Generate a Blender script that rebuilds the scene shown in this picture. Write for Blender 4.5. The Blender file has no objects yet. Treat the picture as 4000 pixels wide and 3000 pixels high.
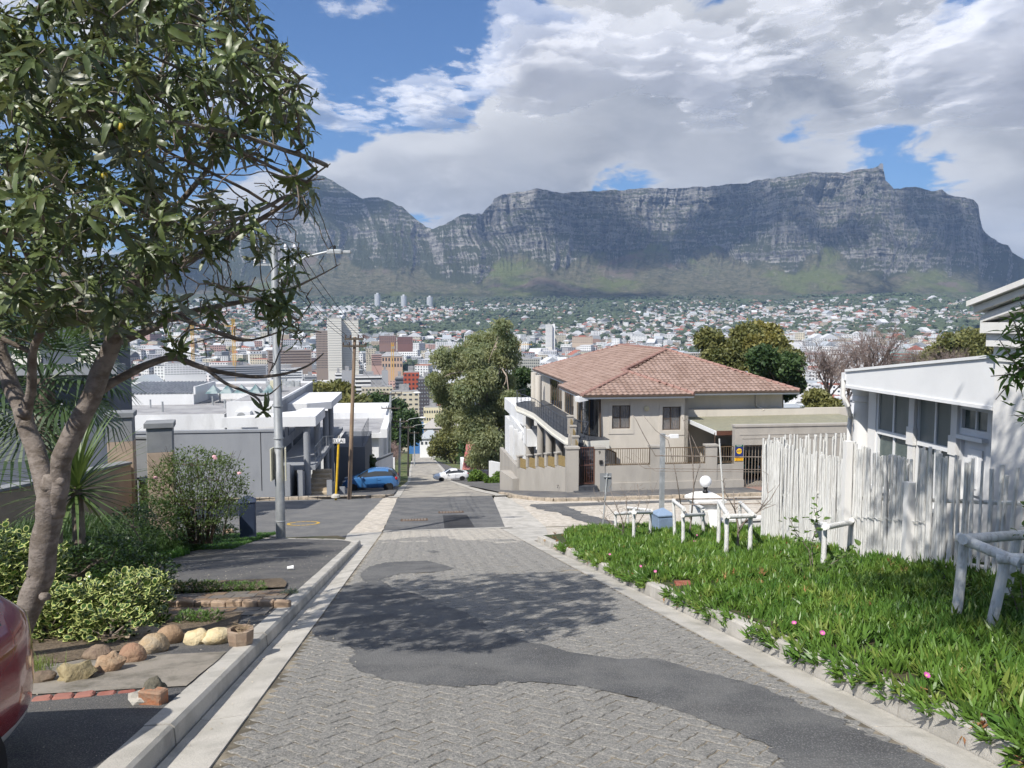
import bpy, bmesh, math, random
import numpy as np
from mathutils import Vector, Matrix, noise as mnoise
R = math.radians
random.seed(7); np.random.seed(7)
SC = bpy.context.scene
COL = SC.collection
# ---------------------------------------------------------------- camera
EYE = Vector((0, 0, 1.65)); PIT = math.atan(234 / 3000.0); CP, SP = math.cos(PIT), math.sin(PIT)
cam_d = bpy.data.cameras.new('camera'); cam = bpy.data.objects.new('camera', cam_d); COL.objects.link(cam)
cam.location = EYE; cam.rotation_euler = (R(90) - PIT, 0, 0)
cam_d.sensor_width = 36; cam_d.lens = 27; cam_d.clip_start = .05; cam_d.clip_end = 60000
SC.camera = cam
# ---------------------------------------------------------------- light
SUN_EL, SUN_AZ = 48.0, 216.0      # where the sun stands, azimuth clockwise from +Y: behind and left of the camera
w = bpy.data.worlds.new('World'); SC.world = w; w.use_nodes = True
sun_d = bpy.data.lights.new('sun', 'SUN'); sun = bpy.data.objects.new('sun', sun_d); COL.objects.link(sun)
sun_d.energy = 5.0; sun_d.angle = R(.5); sun_d.color = (1, .95, .87)
sv = Vector((math.sin(R(SUN_AZ)) * math.cos(R(SUN_EL)), math.cos(R(SUN_AZ)) * math.cos(R(SUN_EL)), math.sin(R(SUN_EL))))
sun.rotation_euler = sv.to_track_quat('Z', 'Y').to_euler(); sun.location = (-30, -40, 60)
SC.view_settings.view_transform = 'Standard'; SC.view_settings.look = 'None'; SC.view_settings.exposure = 0.32
SC.view_settings.gamma = 1; SC.view_settings.use_curve_mapping = False
SC.cycles.max_bounces = 6; SC.cycles.diffuse_bounces = 2; SC.cycles.glossy_bounces = 3; SC.cycles.transmission_bounces = 4
SC.cycles.transparent_max_bounces = 12; SC.cycles.use_denoising = True; SC.cycles.volume_bounces = 0
SC.cycles.caustics_reflective = False; SC.cycles.caustics_refractive = False
SC.cycles.use_adaptive_sampling = True; SC.cycles.adaptive_threshold = .02

class NT:
    """tiny node-tree writer"""
    def __init__(s, nt): s.t = nt
    def n(s, kind, ins=None, **kw):
        nd = s.t.nodes.new(kind)
        for k, v in kw.items(): setattr(nd, k, v)
        for k, v in (ins or {}).items():
            if hasattr(v, 'links') or isinstance(v, bpy.types.NodeSocket): s.t.links.new(v, nd.inputs[k])
            else: nd.inputs[k].default_value = v
        return nd
    def m(s, op, a, b=None, c=None, clamp=False):
        nd = s.t.nodes.new('ShaderNodeMath'); nd.operation = op; nd.use_clamp = clamp
        for i, v in enumerate((a, b, c)):
            if v is None: continue
            if isinstance(v, bpy.types.NodeSocket): s.t.links.new(v, nd.inputs[i])
            else: nd.inputs[i].default_value = v
        return nd.outputs[0]
    def v(s, op, a, b=None, out=0):
        nd = s.t.nodes.new('ShaderNodeVectorMath'); nd.operation = op
        for i, x in enumerate((a, b)):
            if x is None: continue
            if isinstance(x, bpy.types.NodeSocket): s.t.links.new(x, nd.inputs[i])
            else: nd.inputs[i].default_value = x
        return nd.outputs[out]
    def noise(s, vec, scale, detail=5, rough=.55, dist=0.):
        nd = s.n('ShaderNodeTexNoise', {'Scale': scale, 'Detail': detail, 'Roughness': rough, 'Distortion': dist})
        if vec is not None: s.t.links.new(vec, nd.inputs['Vector'])
        return nd.outputs[0]
    def ramp(s, f, stops, interp='LINEAR'):
        nd = s.t.nodes.new('ShaderNodeValToRGB'); nd.color_ramp.interpolation = interp
        e = nd.color_ramp.elements
        while len(e) < len(stops): e.new(.5)
        for el, (p, c) in zip(e, stops):
            el.position = p; el.color = (c, c, c, 1) if isinstance(c, (int, float)) else (*c, 1)
        s.t.links.new(f, nd.inputs[0]); return nd.outputs[0]
    def mr(s, x, a, b, c=0., d=1.):
        nd = s.n('ShaderNodeMapRange', {0: x, 1: a, 2: b, 3: c, 4: d}); nd.interpolation_type = 'SMOOTHSTEP'; return nd.outputs[0]
    def mix(s, f, a, b, mode='MIX'):
        nd = s.t.nodes.new('ShaderNodeMix'); nd.data_type = 'RGBA'; nd.blend_type = mode
        for i, v in ((0, f), (6, a), (7, b)):
            if isinstance(v, bpy.types.NodeSocket): s.t.links.new(v, nd.inputs[i])
            else: nd.inputs[i].default_value = v if i == 0 else (*v, 1) if len(v) == 3 else v
        return nd.outputs[2]
def pdir(px, py):
    x = (px - 2000) / 3000.; v = -(py - 1500) / 3000.
    return Vector((x, CP + v * SP, -SP + v * CP))
CLD = [(3300, 150, .34, .08), (2750, 330, .22, .07), (2450, 60, .20, .05), (3850, 350, .22, .06), (3950, 850, .14, .08), (1500, 560, .19, .22), (1950, 600, .15, .14), (2800, 690, .13, .10), (1250, 520, .13, .10), (350, 120, .12, .08), (1280, 110, .21, -.24), (1680, 160, .15, -.19), (1050, 400, .10, -.12), (1640, 870, .07, -.10), (1850, 300, .09, -.10), (2420, 690, .05, -.10), (3550, 640, .08, -.14), (600, 450, .1, -.06), (2250, 480, .07, -.05), (3050, 600, .07, -.1)]
# ---- sky: Nishita and cumulus in the world shader
T = NT(w.node_tree); w.node_tree.nodes.clear()
D = T.n('ShaderNodeTexCoord').outputs['Generated']
sky = T.n('ShaderNodeTexSky', sky_type='NISHITA', sun_disc=False, sun_elevation=R(SUN_EL), sun_rotation=R(SUN_AZ), altitude=100., air_density=1.15, dust_density=.25, ozone_density=3.).outputs[0]
sep = T.n('ShaderNodeSeparateXYZ', {0: D}); Dz = sep.outputs[2]
den = T.m('ADD', T.m('ABSOLUTE', Dz), .30)
q = T.v('DIVIDE', D, T.n('ShaderNodeCombineXYZ', {0: den, 1: den, 2: den}).outputs[0])
q = T.v('MULTIPLY', q, (1, 1, 1.9))
warp = T.n('ShaderNodeTexNoise', {'Vector': q, 'Scale': 3.0, 'Detail': 4.}).outputs[1]
q2 = T.v('ADD', q, T.v('MULTIPLY', T.v('SUBTRACT', warp, (.5, .5, .5)), (.22, .22, .22)))
n1 = T.noise(q2, 2.5, 12, .57)
bias = None
for px, py, rad, amt in CLD:
    d = pdir(px, py).normalized()
    g = T.mr(T.v('DISTANCE', D, tuple(d), out=1), rad * 1.5, 0., 0., amt)
    bias = g if bias is None else T.m('ADD', bias, g)
dens = T.m('ADD', n1, bias)
cov = T.mr(dens, .49, .555)
# lit tops and grey bases: how much cloud lies further up, towards the sun
n2 = T.m('ADD', T.noise(T.v('ADD', q2, (-.03, -.02, .12)), 2.5, 4, .5), bias)
shade = T.mr(T.m('ADD', T.m('SUBTRACT', n2, T.m('MULTIPLY', n1, .45)), T.m('MULTIPLY', bias, .35)), .26, .50)
det = T.mr(T.noise(q2, 11., 6, .6), .35, .7)
edge_ = T.mr(dens, .52, .66, 1., 0.)
shade = T.m('MULTIPLY', shade, T.m('SUBTRACT', 1., T.m('MULTIPLY', edge_, .55)))
for px, py, rad in ((1450, 480, .2), (2050, 420, .14), (2750, 700, .12), (3900, 800, .14), (2100, 120, .12)):
    shade = T.m('MULTIPLY', shade, T.mr(T.v('DISTANCE', D, tuple(pdir(px, py).normalized()), out=1), rad * 1.4, 0., 1., .45))
ccol = T.mix(shade, (1.05, 1.06, 1.08), (.36, .385, .44))
ccol = T.mix(T.m('MULTIPLY', det, .28), ccol, (.92, .93, .95))
ccol = T.mix(T.mr(Dz, .0, .16, .3, 0.), ccol, (.72, .80, .90))
bg1 = T.n('ShaderNodeBackground', {0: T.mix(1.0, sky, (.66, .90, 1.22), 'MULTIPLY'), 1: .078}).outputs[0]
bg2 = T.n('ShaderNodeBackground', {0: ccol, 1: .64}).outputs[0]
mx = T.n('ShaderNodeMixShader', {0: T.m('MULTIPLY', cov, .97), 1: bg1, 2: bg2}).outputs[0]
T.n('ShaderNodeOutputWorld', {0: mx})
w.cycles.sampling_method = 'MANUAL'; w.cycles.sample_map_resolution = 512
# ---------------------------------------------------------------- frame of the street: s runs down it, t to its right
U = Vector((-.12335, .99236)); TV = Vector((.99236, .12335)); ANG = math.atan2(.12335, .99236)
def interp(x, xs, ys): return np.interp(x, xs, ys)
ZS = [-40, 0, 26.5, 31, 37.5, 97, 203, 300, 420, 600, 900, 1300, 1800, 2300, 2800, 3400, 3800]
ZZ = [8.34, 0, -5.52, -6.05, -6.85, -18.3, -35.0, -49.5, -68, -79.5, -77.5, -69.5, -54, -24, 15, 72, 140]
def zr(s): return np.interp(s, ZS, ZZ)
def ss(a, b, x):
    t = np.clip((x - a) / (b - a), 0, 1); return t * t * (3 - 2 * t)
def G(s, t):
    """bare ground height"""
    s = np.asarray(s, float); t = np.asarray(t, float); r = np.hypot(s, t)
    wgt = ss(80, 220, r); rho = (1 - wgt) * s + wgt * r * np.where(s > 0, 1, -1)
    z = zr(rho)
    near = 1 - ss(90, 130, s)
    z = z + near * (np.where(s < 24.5, .12 * (t < -1.58), 0) + np.where(s < 17.5, .14 * (t > 3.3), 0))
    return z
def XY(s, t): return (s * U[0] + t * TV[0], s * U[1] + t * TV[1])
def W(s, t, h=0.): x, y = XY(s, t); return Vector((x, y, float(G(s, t)) + h))
def W0(s, t, z): x, y = XY(s, t); return Vector((x, y, z))
def at(px, py, Y): return EYE + pdir(px, py) / pdir(px, py)[1] * Y
def st(p): return (p[0] * U[0] + p[1] * U[1], p[0] * TV[0] + p[1] * TV[1])
def on_ground(px, py, h=0.):
    """point of the ground under a pixel"""
    d = pdir(px, py); lo = None
    Y = 2.
    while Y < 3000:
        p = EYE + d / d[1] * Y; a, b = st(p)
        if p.z < float(G(a, b)) + h: break
        lo = Y; Y *= 1.03
    hi = Y; lo = lo or 1.
    for _ in range(20):
        m_ = (lo + hi) / 2; p = EYE + d / d[1] * m_; a, b = st(p)
        if p.z < float(G(a, b)) + h: hi = m_
        else: lo = m_
    p = EYE + d / d[1] * hi; a, b = st(p); return a, b
# ---------------------------------------------------------------- mesh and object helpers
class MB:
    def __init__(s): s.v = []; s.f = []; s.mi = []; s.cur = 0
    def add(s, vs, fs):
        o = len(s.v); s.v.extend([tuple(x) for x in vs]); s.f.extend([tuple(o + i for i in f) for f in fs]); s.mi.extend([s.cur] * len(fs)); return s
    def box(s, x0, x1, y0, y1, z0, z1):
        return s.add([(x0, y0, z0), (x1, y0, z0), (x1, y1, z0), (x0, y1, z0), (x0, y0, z1), (x1, y0, z1), (x1, y1, z1), (x0, y1, z1)],
                     [(3, 2, 1, 0), (4, 5, 6, 7), (0, 1, 5, 4), (1, 2, 6, 5), (2, 3, 7, 6), (3, 0, 4, 7)])
    def bbox(s, x0, x1, y0, y1, z0, z1, b=.01):
        """box with chamfered upright and top edges"""
        o = [(x0 + b, y0), (x1 - b, y0), (x1, y0 + b), (x1, y1 - b), (x1 - b, y1), (x0 + b, y1), (x0, y1 - b), (x0, y0 + b)]
        cx, cy = (x0 + x1) / 2, (y0 + y1) / 2
        ins = [(x + (b if x < cx else -b) * (1 if abs(x - cx) > abs(x1 - cx) - b * 1.5 else 0), y + (b if y < cy else -b) * (1 if abs(y - cy) > abs(y1 - cy) - b * 1.5 else 0)) for x, y in o]
        vs = [(x, y, z0) for x, y in o] + [(x, y, z1 - b) for x, y in o] + [(x, y, z1) for x, y in ins]
        fs = [tuple(range(7, -1, -1)), tuple(range(16, 24))]
        for k in (0, 8):
            for i in range(8): j = (i + 1) % 8; fs.append((k + i, k + j, k + 8 + j, k + 8 + i))
        return s.add(vs, fs)
    def prism(s, pts, z0, z1):
        """upright prism over a counter-clockwise outline; z may be numbers or per-point lists"""
        n = len(pts); a = z0 if hasattr(z0, '__len__') else [z0] * n; b = z1 if hasattr(z1, '__len__') else [z1] * n
        vs = [(p[0], p[1], a[i]) for i, p in enumerate(pts)] + [(p[0], p[1], b[i]) for i, p in enumerate(pts)]
        fs = [tuple(range(n - 1, -1, -1)), tuple(range(n, 2 * n))] + [(i, (i + 1) % n, n + (i + 1) % n, n + i) for i in range(n)]
        return s.add(vs, fs)
    def xprism(s, pts, x0, x1):
        """outline in (y,z) pushed along x"""
        n = len(pts)
        vs = [(x0, p[0], p[1]) for p in pts] + [(x1, p[0], p[1]) for p in pts]
        return s.add(vs, [tuple(range(n - 1, -1, -1)), tuple(range(n, 2 * n))] + [(i, (i + 1) % n, n + (i + 1) % n, n + i) for i in range(n)])
    def yprism(s, pts, y0, y1):
        n = len(pts)
        vs = [(p[0], y0, p[1]) for p in pts] + [(p[0], y1, p[1]) for p in pts]
        return s.add(vs, [tuple(range(n)), tuple(range(2 * n - 1, n - 1, -1))] + [((i + 1) % n, i, n + i, n + (i + 1) % n) for i in range(n)])
    def tube(s, path, rad, n=8, cap=True):
        path = [Vector(p) for p in path]; m_ = len(path)
        rad = rad if hasattr(rad, '__len__') else [rad] * m_
        vs = []; t = (path[1] - path[0]).normalized(); a = t.orthogonal().normalized()
        for i, p in enumerate(path):
            tt = (path[min(i + 1, m_ - 1)] - path[max(i - 1, 0)])
            if tt.length > 1e-9: t = tt.normalized()
            a = (a - t * a.dot(t))
            a = a.normalized() if a.length > 1e-6 else t.orthogonal().normalized()
            b = t.cross(a)
            for k in range(n):
                w_ = 2 * math.pi * k / n; vs.append(p + (a * math.cos(w_) + b * math.sin(w_)) * rad[i])
        fs = [(i * n + k, i * n + (k + 1) % n, (i + 1) * n + (k + 1) % n, (i + 1) * n + k) for i in range(m_ - 1) for k in range(n)]
        if cap: fs += [tuple(range(n - 1, -1, -1)), tuple(range((m_ - 1) * n, m_ * n))]
        return s.add(vs, fs)
    def lathe(s, prof, n=16, c=(0, 0)):
        vs = [(c[0] + r_ * math.cos(2 * math.pi * k / n), c[1] + r_ * math.sin(2 * math.pi * k / n), z) for r_, z in prof for k in range(n)]
        fs = [(i * n + k, i * n + (k + 1) % n, (i + 1) * n + (k + 1) % n, (i + 1) * n + k) for i in range(len(prof) - 1) for k in range(n)]
        fs += [tuple(range(n - 1, -1, -1)), tuple(range((len(prof) - 1) * n, len(prof) * n))]
        return s.add(vs, fs)
    def quad(s, a, b, c, d): return s.add([a, b, c, d], [(0, 1, 2, 3)])
    def blob(s, c, r_, seed=0, sub=2, amp=.18, fr=1.6, flat=-9):
        bm = bmesh.new(); bmesh.ops.create_icosphere(bm, subdivisions=sub, radius=1)
        vs = []
        for v in bm.verts:
            d = v.co.normalized(); k = 1 + amp * mnoise.noise(d * fr + Vector((seed * 7.3, seed, 0)), noise_basis='PERLIN_ORIGINAL') * 2
            vs.append((c[0] + d.x * r_[0] * k, c[1] + d.y * r_[1] * k, max(c[2] + d.z * r_[2] * k, flat)))
        fs = [tuple(v.index for v in f.verts) for f in bm.faces]; bm.free(); return s.add(vs, fs)
def mesh(name, mb, mats, smooth=False):
    me = bpy.data.meshes.new(name); me.from_pydata([tuple(v) for v in mb.v], [], mb.f)
    for m_ in (mats if isinstance(mats, (list, tuple)) else [mats]): me.materials.append(m_)
    if isinstance(mats, (list, tuple)) and len(mats) > 1: me.polygons.foreach_set('material_index', mb.mi)
    if smooth is True: me.polygons.foreach_set('use_smooth', [True] * len(me.polygons))
    elif smooth: me.polygons.foreach_set('use_smooth', [True] * len(me.polygons)); me.set_sharp_from_angle(angle=R(smooth))
    return me
def npmesh(name, V, F, mats, smooth=False, mi=None):
    """V (n,3), F (m,k) arrays"""
    me = bpy.data.meshes.new(name); V = np.asarray(V, 'f'); F = np.asarray(F, 'i'); k = F.shape[1]
    me.vertices.add(len(V)); me.vertices.foreach_set('co', V.ravel())
    me.loops.add(F.size); me.loops.foreach_set('vertex_index', F.ravel())
    me.polygons.add(len(F)); me.polygons.foreach_set('loop_start', np.arange(0, F.size, k, dtype='i')); me.polygons.foreach_set('loop_total', np.full(len(F), k, 'i'))
    for m_ in (mats if isinstance(mats, (list, tuple)) else [mats]): me.materials.append(m_)
    if mi is not None: me.polygons.foreach_set('material_index', np.asarray(mi, 'i'))
    me.polygons.foreach_set('use_smooth', np.full(len(F), bool(smooth)))
    me.update(calc_edges=True); return me
def put(name, me, parent=None, loc=None, rot=None, scale=None, mw=None, **props):
    o = bpy.data.objects.new(name, me); COL.objects.link(o)
    if parent is not None: o.parent = parent
    if mw is not None: o.matrix_basis = mw
    else:
        if loc is not None: o.location = loc
        if rot is not None: o.rotation_euler = rot if hasattr(rot, '__len__') else (0, 0, rot)
        if scale is not None: o.scale = scale if hasattr(scale, '__len__') else (scale,) * 3
    for k, v in props.items(): o[k] = v
    return o
def obj(name, mb, mats, parent=None, smooth=False, **kw): return put(name, mesh(name, mb, mats, smooth), parent, **kw)
def thing(name, label, cat, loc=(0, 0, 0), rot=0., group=None, scale=None):
    o = put(name, None, None, loc, rot, scale, label=label, category=cat)
    o.empty_display_size = .2
    if group: o['group'] = group
    return o
def tag(o, label, cat, group=None):
    o['label'] = label; o['category'] = cat
    if group: o['group'] = group
    return o
def struct(name, me, parent=None, kind='structure'): return put(name, me, parent, kind=kind)
def dup(root, loc=None, rot=None, label=None, scale=None):
    c = root.copy(); COL.objects.link(c)
    if loc is not None: c.location = loc
    if rot is not None: c.rotation_euler = (0, 0, rot)
    if scale is not None: c.scale = scale
    if label: c['label'] = label
    def rec(a, b):
        for ch in list(a.children):
            d_ = ch.copy(); COL.objects.link(d_); d_.parent = b; rec(ch, d_)
    rec(root, c); return c
# ---------------------------------------------------------------- materials
_M = {}
def mat(name, col=(.5, .5, .5), rough=.8, col2=None, sc=3., mixr=(.4, .6), bump=0., bsc=30., det=5, metal=0., spec=.3, speck=None, ssc=200., stain=None, stsc=1.2, coat=0., trans=0., vec='P', alpha=None, emis=None, stretch=None):
    """principled with world-position noise: second colour, speckles, stains, fine bump"""
    if name in _M: return _M[name]
    m_ = bpy.data.materials.new(name); m_.use_nodes = True; nt = m_.node_tree; nt.nodes.clear(); t = NT(nt); _M[name] = m_
    P = t.n('ShaderNodeNewGeometry').outputs['Position'] if vec == 'P' else t.n('ShaderNodeTexCoord').outputs['Object']
    if stretch: P = t.v('MULTIPLY', P, stretch)
    c = t.n('ShaderNodeRGB').outputs[0]; c.default_value = (*col, 1)
    if col2 is not None: c = t.mix(t.mr(t.noise(P, sc, det, .6), *mixr), c, col2)
    if stain is not None: c = t.mix(t.m('MULTIPLY', t.mr(t.noise(P, stsc, 6, .65), .5, .72), stain[3]), c, stain[:3])
    if speck is not None: c = t.mix(t.m('MULTIPLY', t.mr(t.noise(P, ssc, 2, .5), .52, .68), speck[3]), c, speck[:3])
    ins = {'Base Color': c, 'Roughness': rough, 'Metallic': metal, 'Specular IOR Level': spec, 'Coat Weight': coat, 'Transmission Weight': trans}
    if bump: ins['Normal'] = t.n('ShaderNodeBump', {'Height': t.noise(P, bsc, 4, .65), 'Strength': min(bump * 1., 1.), 'Distance': .02 * max(1, 30 / bsc)}).outputs[0]
    if alpha is not None: ins['Alpha'] = alpha
    if emis: ins['Emission Color'] = (*emis[0], 1); ins['Emission Strength'] = emis[1]
    b = t.n('ShaderNodeBsdfPrincipled', ins)
    t.n('ShaderNodeOutputMaterial', {0: b.outputs[0]}); return m_
def leafmat(name, c1, c2, rough=.4, back=None, sc=6., tl=.35, spec=.5):
    m_ = bpy.data.materials.new(name); m_.use_nodes = True; nt = m_.node_tree; nt.nodes.clear(); t = NT(nt)
    g = t.n('ShaderNodeNewGeometry'); P = g.outputs['Position']
    c = t.mix(t.mr(t.noise(P, sc, 3, .6), .35, .65), c1, c2)
    c = t.mix(t.m('MULTIPLY', g.outputs['Random Per Island'], .35), c, tuple(min(1, x * 1.9 + .01) for x in c2))
    if back: c = t.mix(g.outputs['Backfacing'], c, back)
    p = t.n('ShaderNodeBsdfPrincipled', {'Base Color': c, 'Roughness': rough, 'Specular IOR Level': spec}).outputs[0]
    tr = t.n('ShaderNodeBsdfTranslucent', {0: t.mix(.5, c, (c2[0] * 2.2, c2[1] * 2.0, c2[2]))}).outputs[0]
    t.n('ShaderNodeOutputMaterial', {0: t.n('ShaderNodeMixShader', {0: tl, 1: p, 2: tr}).outputs[0]}); _M[name] = m_; return m_
# ---------------------------------------------------------------- numpy noise
_rng = np.random.RandomState(3); _perm = _rng.permutation(512); _perm = np.concatenate([_perm, _perm]); _gr = _rng.rand(512)
def vn(x, y):
    xi = np.floor(x).astype(int); yi = np.floor(y).astype(int); fx = x - xi; fy = y - yi
    fx = fx * fx * (3 - 2 * fx); fy = fy * fy * (3 - 2 * fy)
    h = lambda a, b: _gr[_perm[(_perm[a & 511] + b) & 511]]
    return (h(xi, yi) * (1 - fx) + h(xi + 1, yi) * fx) * (1 - fy) + (h(xi, yi + 1) * (1 - fx) + h(xi + 1, yi + 1) * fx) * fy
def fbm(x, y, o=5, g=.5, ridged=False):
    a = 1.; s_ = 0; t_ = 0
    for i in range(o):
        n_ = vn(x + i * 17.3, y + i * 9.1)
        if ridged: n_ = 1 - abs(2 * n_ - 1)
        s_ = s_ + a * n_; t_ += a; a *= g; x = x * 2.03; y = y * 2.03
    return s_ / t_
def grid_faces(nu, nv):
    i = np.arange(nu - 1)[:, None]; j = np.arange(nv - 1)[None, :]
    a = i * nv + j; return np.stack([a, a + 1, a + nv + 1, a + nv], -1).reshape(-1, 4)
# ---------------------------------------------------------------- ground materials
def terrain_mat():
    m_ = bpy.data.materials.new('terrain'); m_.use_nodes = True; nt = m_.node_tree; nt.nodes.clear(); t = NT(nt)
    P = t.n('ShaderNodeNewGeometry').outputs['Position']
    big = t.noise(P, .004, 6, .6); fine = t.noise(P, .05, 5, .65)
    c = t.mix(t.mr(fine, .35, .6), (.028, .048, .022), (.085, .09, .06))
    c = t.mix(t.mr(big, .55, .62), c, (.05, .09, .03))
    c = t.mix(t.mr(t.noise(P, .09, 2, .5), .6, .66), c, (.25, .235, .21))
    t.n('ShaderNodeOutputMaterial', {0: t.n('ShaderNodeBsdfPrincipled', {'Base Color': c, 'Roughness': 1., 'Specular IOR Level': .1}).outputs[0]}); return m_
# far terrain: polar sheet all round
az = np.concatenate([np.linspace(-180, -45, 28)[:-1], np.linspace(-45, 45, 241), np.linspace(45, 180, 28)[1:]])
rr = np.concatenate([[1.], np.geomspace(8, 3900, 110)])
A_, R_ = np.meshgrid(np.radians(az), rr, indexing='ij'); X_ = np.sin(A_) * R_; Y_ = np.cos(A_) * R_
S_ = X_ * U[0] + Y_ * U[1]; T_ = X_ * TV[0] + Y_ * TV[1]
Z_ = G(S_, T_)
inner = (S_ > -24) & (S_ < 135) & (abs(T_) < 62)
Z_ = np.where(inner, Z_ - 1.2, Z_) + ss(400, 1500, R_) * (fbm(X_ / 300, Y_ / 300, 4) - .5) * 30 * (1 - ss(3300, 3800, R_))
behind = Y_ < 0; Z_ = np.where(behind, np.clip(Z_, -30, 1.5 + np.minimum(R_ * .25, 160)), Z_)
struct('terrain', npmesh('terrain', np.stack([X_, Y_, Z_], -1).reshape(-1, 3), grid_faces(*X_.shape), terrain_mat(), True))
# near ground of earth and scrub under the verges
sg = np.arange(-26, 137, 1.0); tg = np.concatenate([np.arange(-64, -12, 2.), np.arange(-12, 14, .5), np.arange(14, 66, 2.)])
S2, T2 = np.meshgrid(sg, tg, indexing='ij'); X2 = S2 * U[0] + T2 * TV[0]; Y2 = S2 * U[1] + T2 * TV[1]
Z2 = G(S2, T2) - .045 - np.where((T2 > -2.3) & (T2 < 4.2), .16, 0)
edge = (S2 <= -26) | (S2 >= 135.5) | (abs(T2) >= 63.5); Z2 = Z2 - edge * 1.3
mt_soil = mat('soil', (.09, .075, .05), 1., (.055, .065, .03), sc=1.2, bump=.5, bsc=20, speck=(.2, .17, .12, .5), ssc=40)
struct('ground', npmesh('ground', np.stack([X2, Y2, Z2], -1).reshape(-1, 3), grid_faces(*X2.shape), mt_soil, True))
# ---------------------------------------------------------------- the mountain
SIL = [(-2600, 1150), (-1200, 1130), (-500, 1090), (100, 1040), (500, 985), (800, 930), (980, 890), (1080, 850), (1130, 775), (1165, 715), (1190, 688), (1225, 680), (1262, 683), (1300, 703), (1340, 728), (1385, 757), (1415, 776), (1440, 769), (1475, 771), (1520, 785), (1550, 803), (1570, 806), (1620, 852), (1660, 880), (1690, 893),
       (1735, 880), (1775, 856), (1810, 843), (1855, 842), (1882, 838), (1900, 812), (1922, 790), (1930, 770), (1960, 757), (2010, 748), (2060, 741), (2090, 736), (2120, 738), (2160, 751), (2200, 756), (2300, 748), (2345, 747), (2500, 738), (2650, 729), (2780, 724), (2920, 717), (2960, 703), (3060, 697), (3160, 683), (3300, 668), (3400, 657), (3428, 654), (3436, 644), (3444, 645), (3448, 656), (3456, 680), (3458, 705), (3470, 715),
       (3490, 738), (3520, 738), (3570, 727), (3600, 735), (3635, 751), (3680, 746), (3700, 760), (3725, 772), (3770, 772), (3805, 779), (3822, 798), (3828, 850), (3838, 890), (3850, 910), (3880, 930), (3900, 945), (3940, 955), (3955, 985), (4010, 1020), (4150, 1085), (4500, 1130), (5200, 1150), (6600, 1170)]
RDG = [(-2600, 5200), (500, 5000), (1000, 5200), (1250, 5450), (1500, 5150), (1690, 5000), (1900, 5050), (2100, 4900), (2400, 5250), (2900, 5150), (3050, 4950), (3450, 4900), (3700, 5000), (3830, 5050), (4200, 4700), (6600, 4600)]
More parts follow.
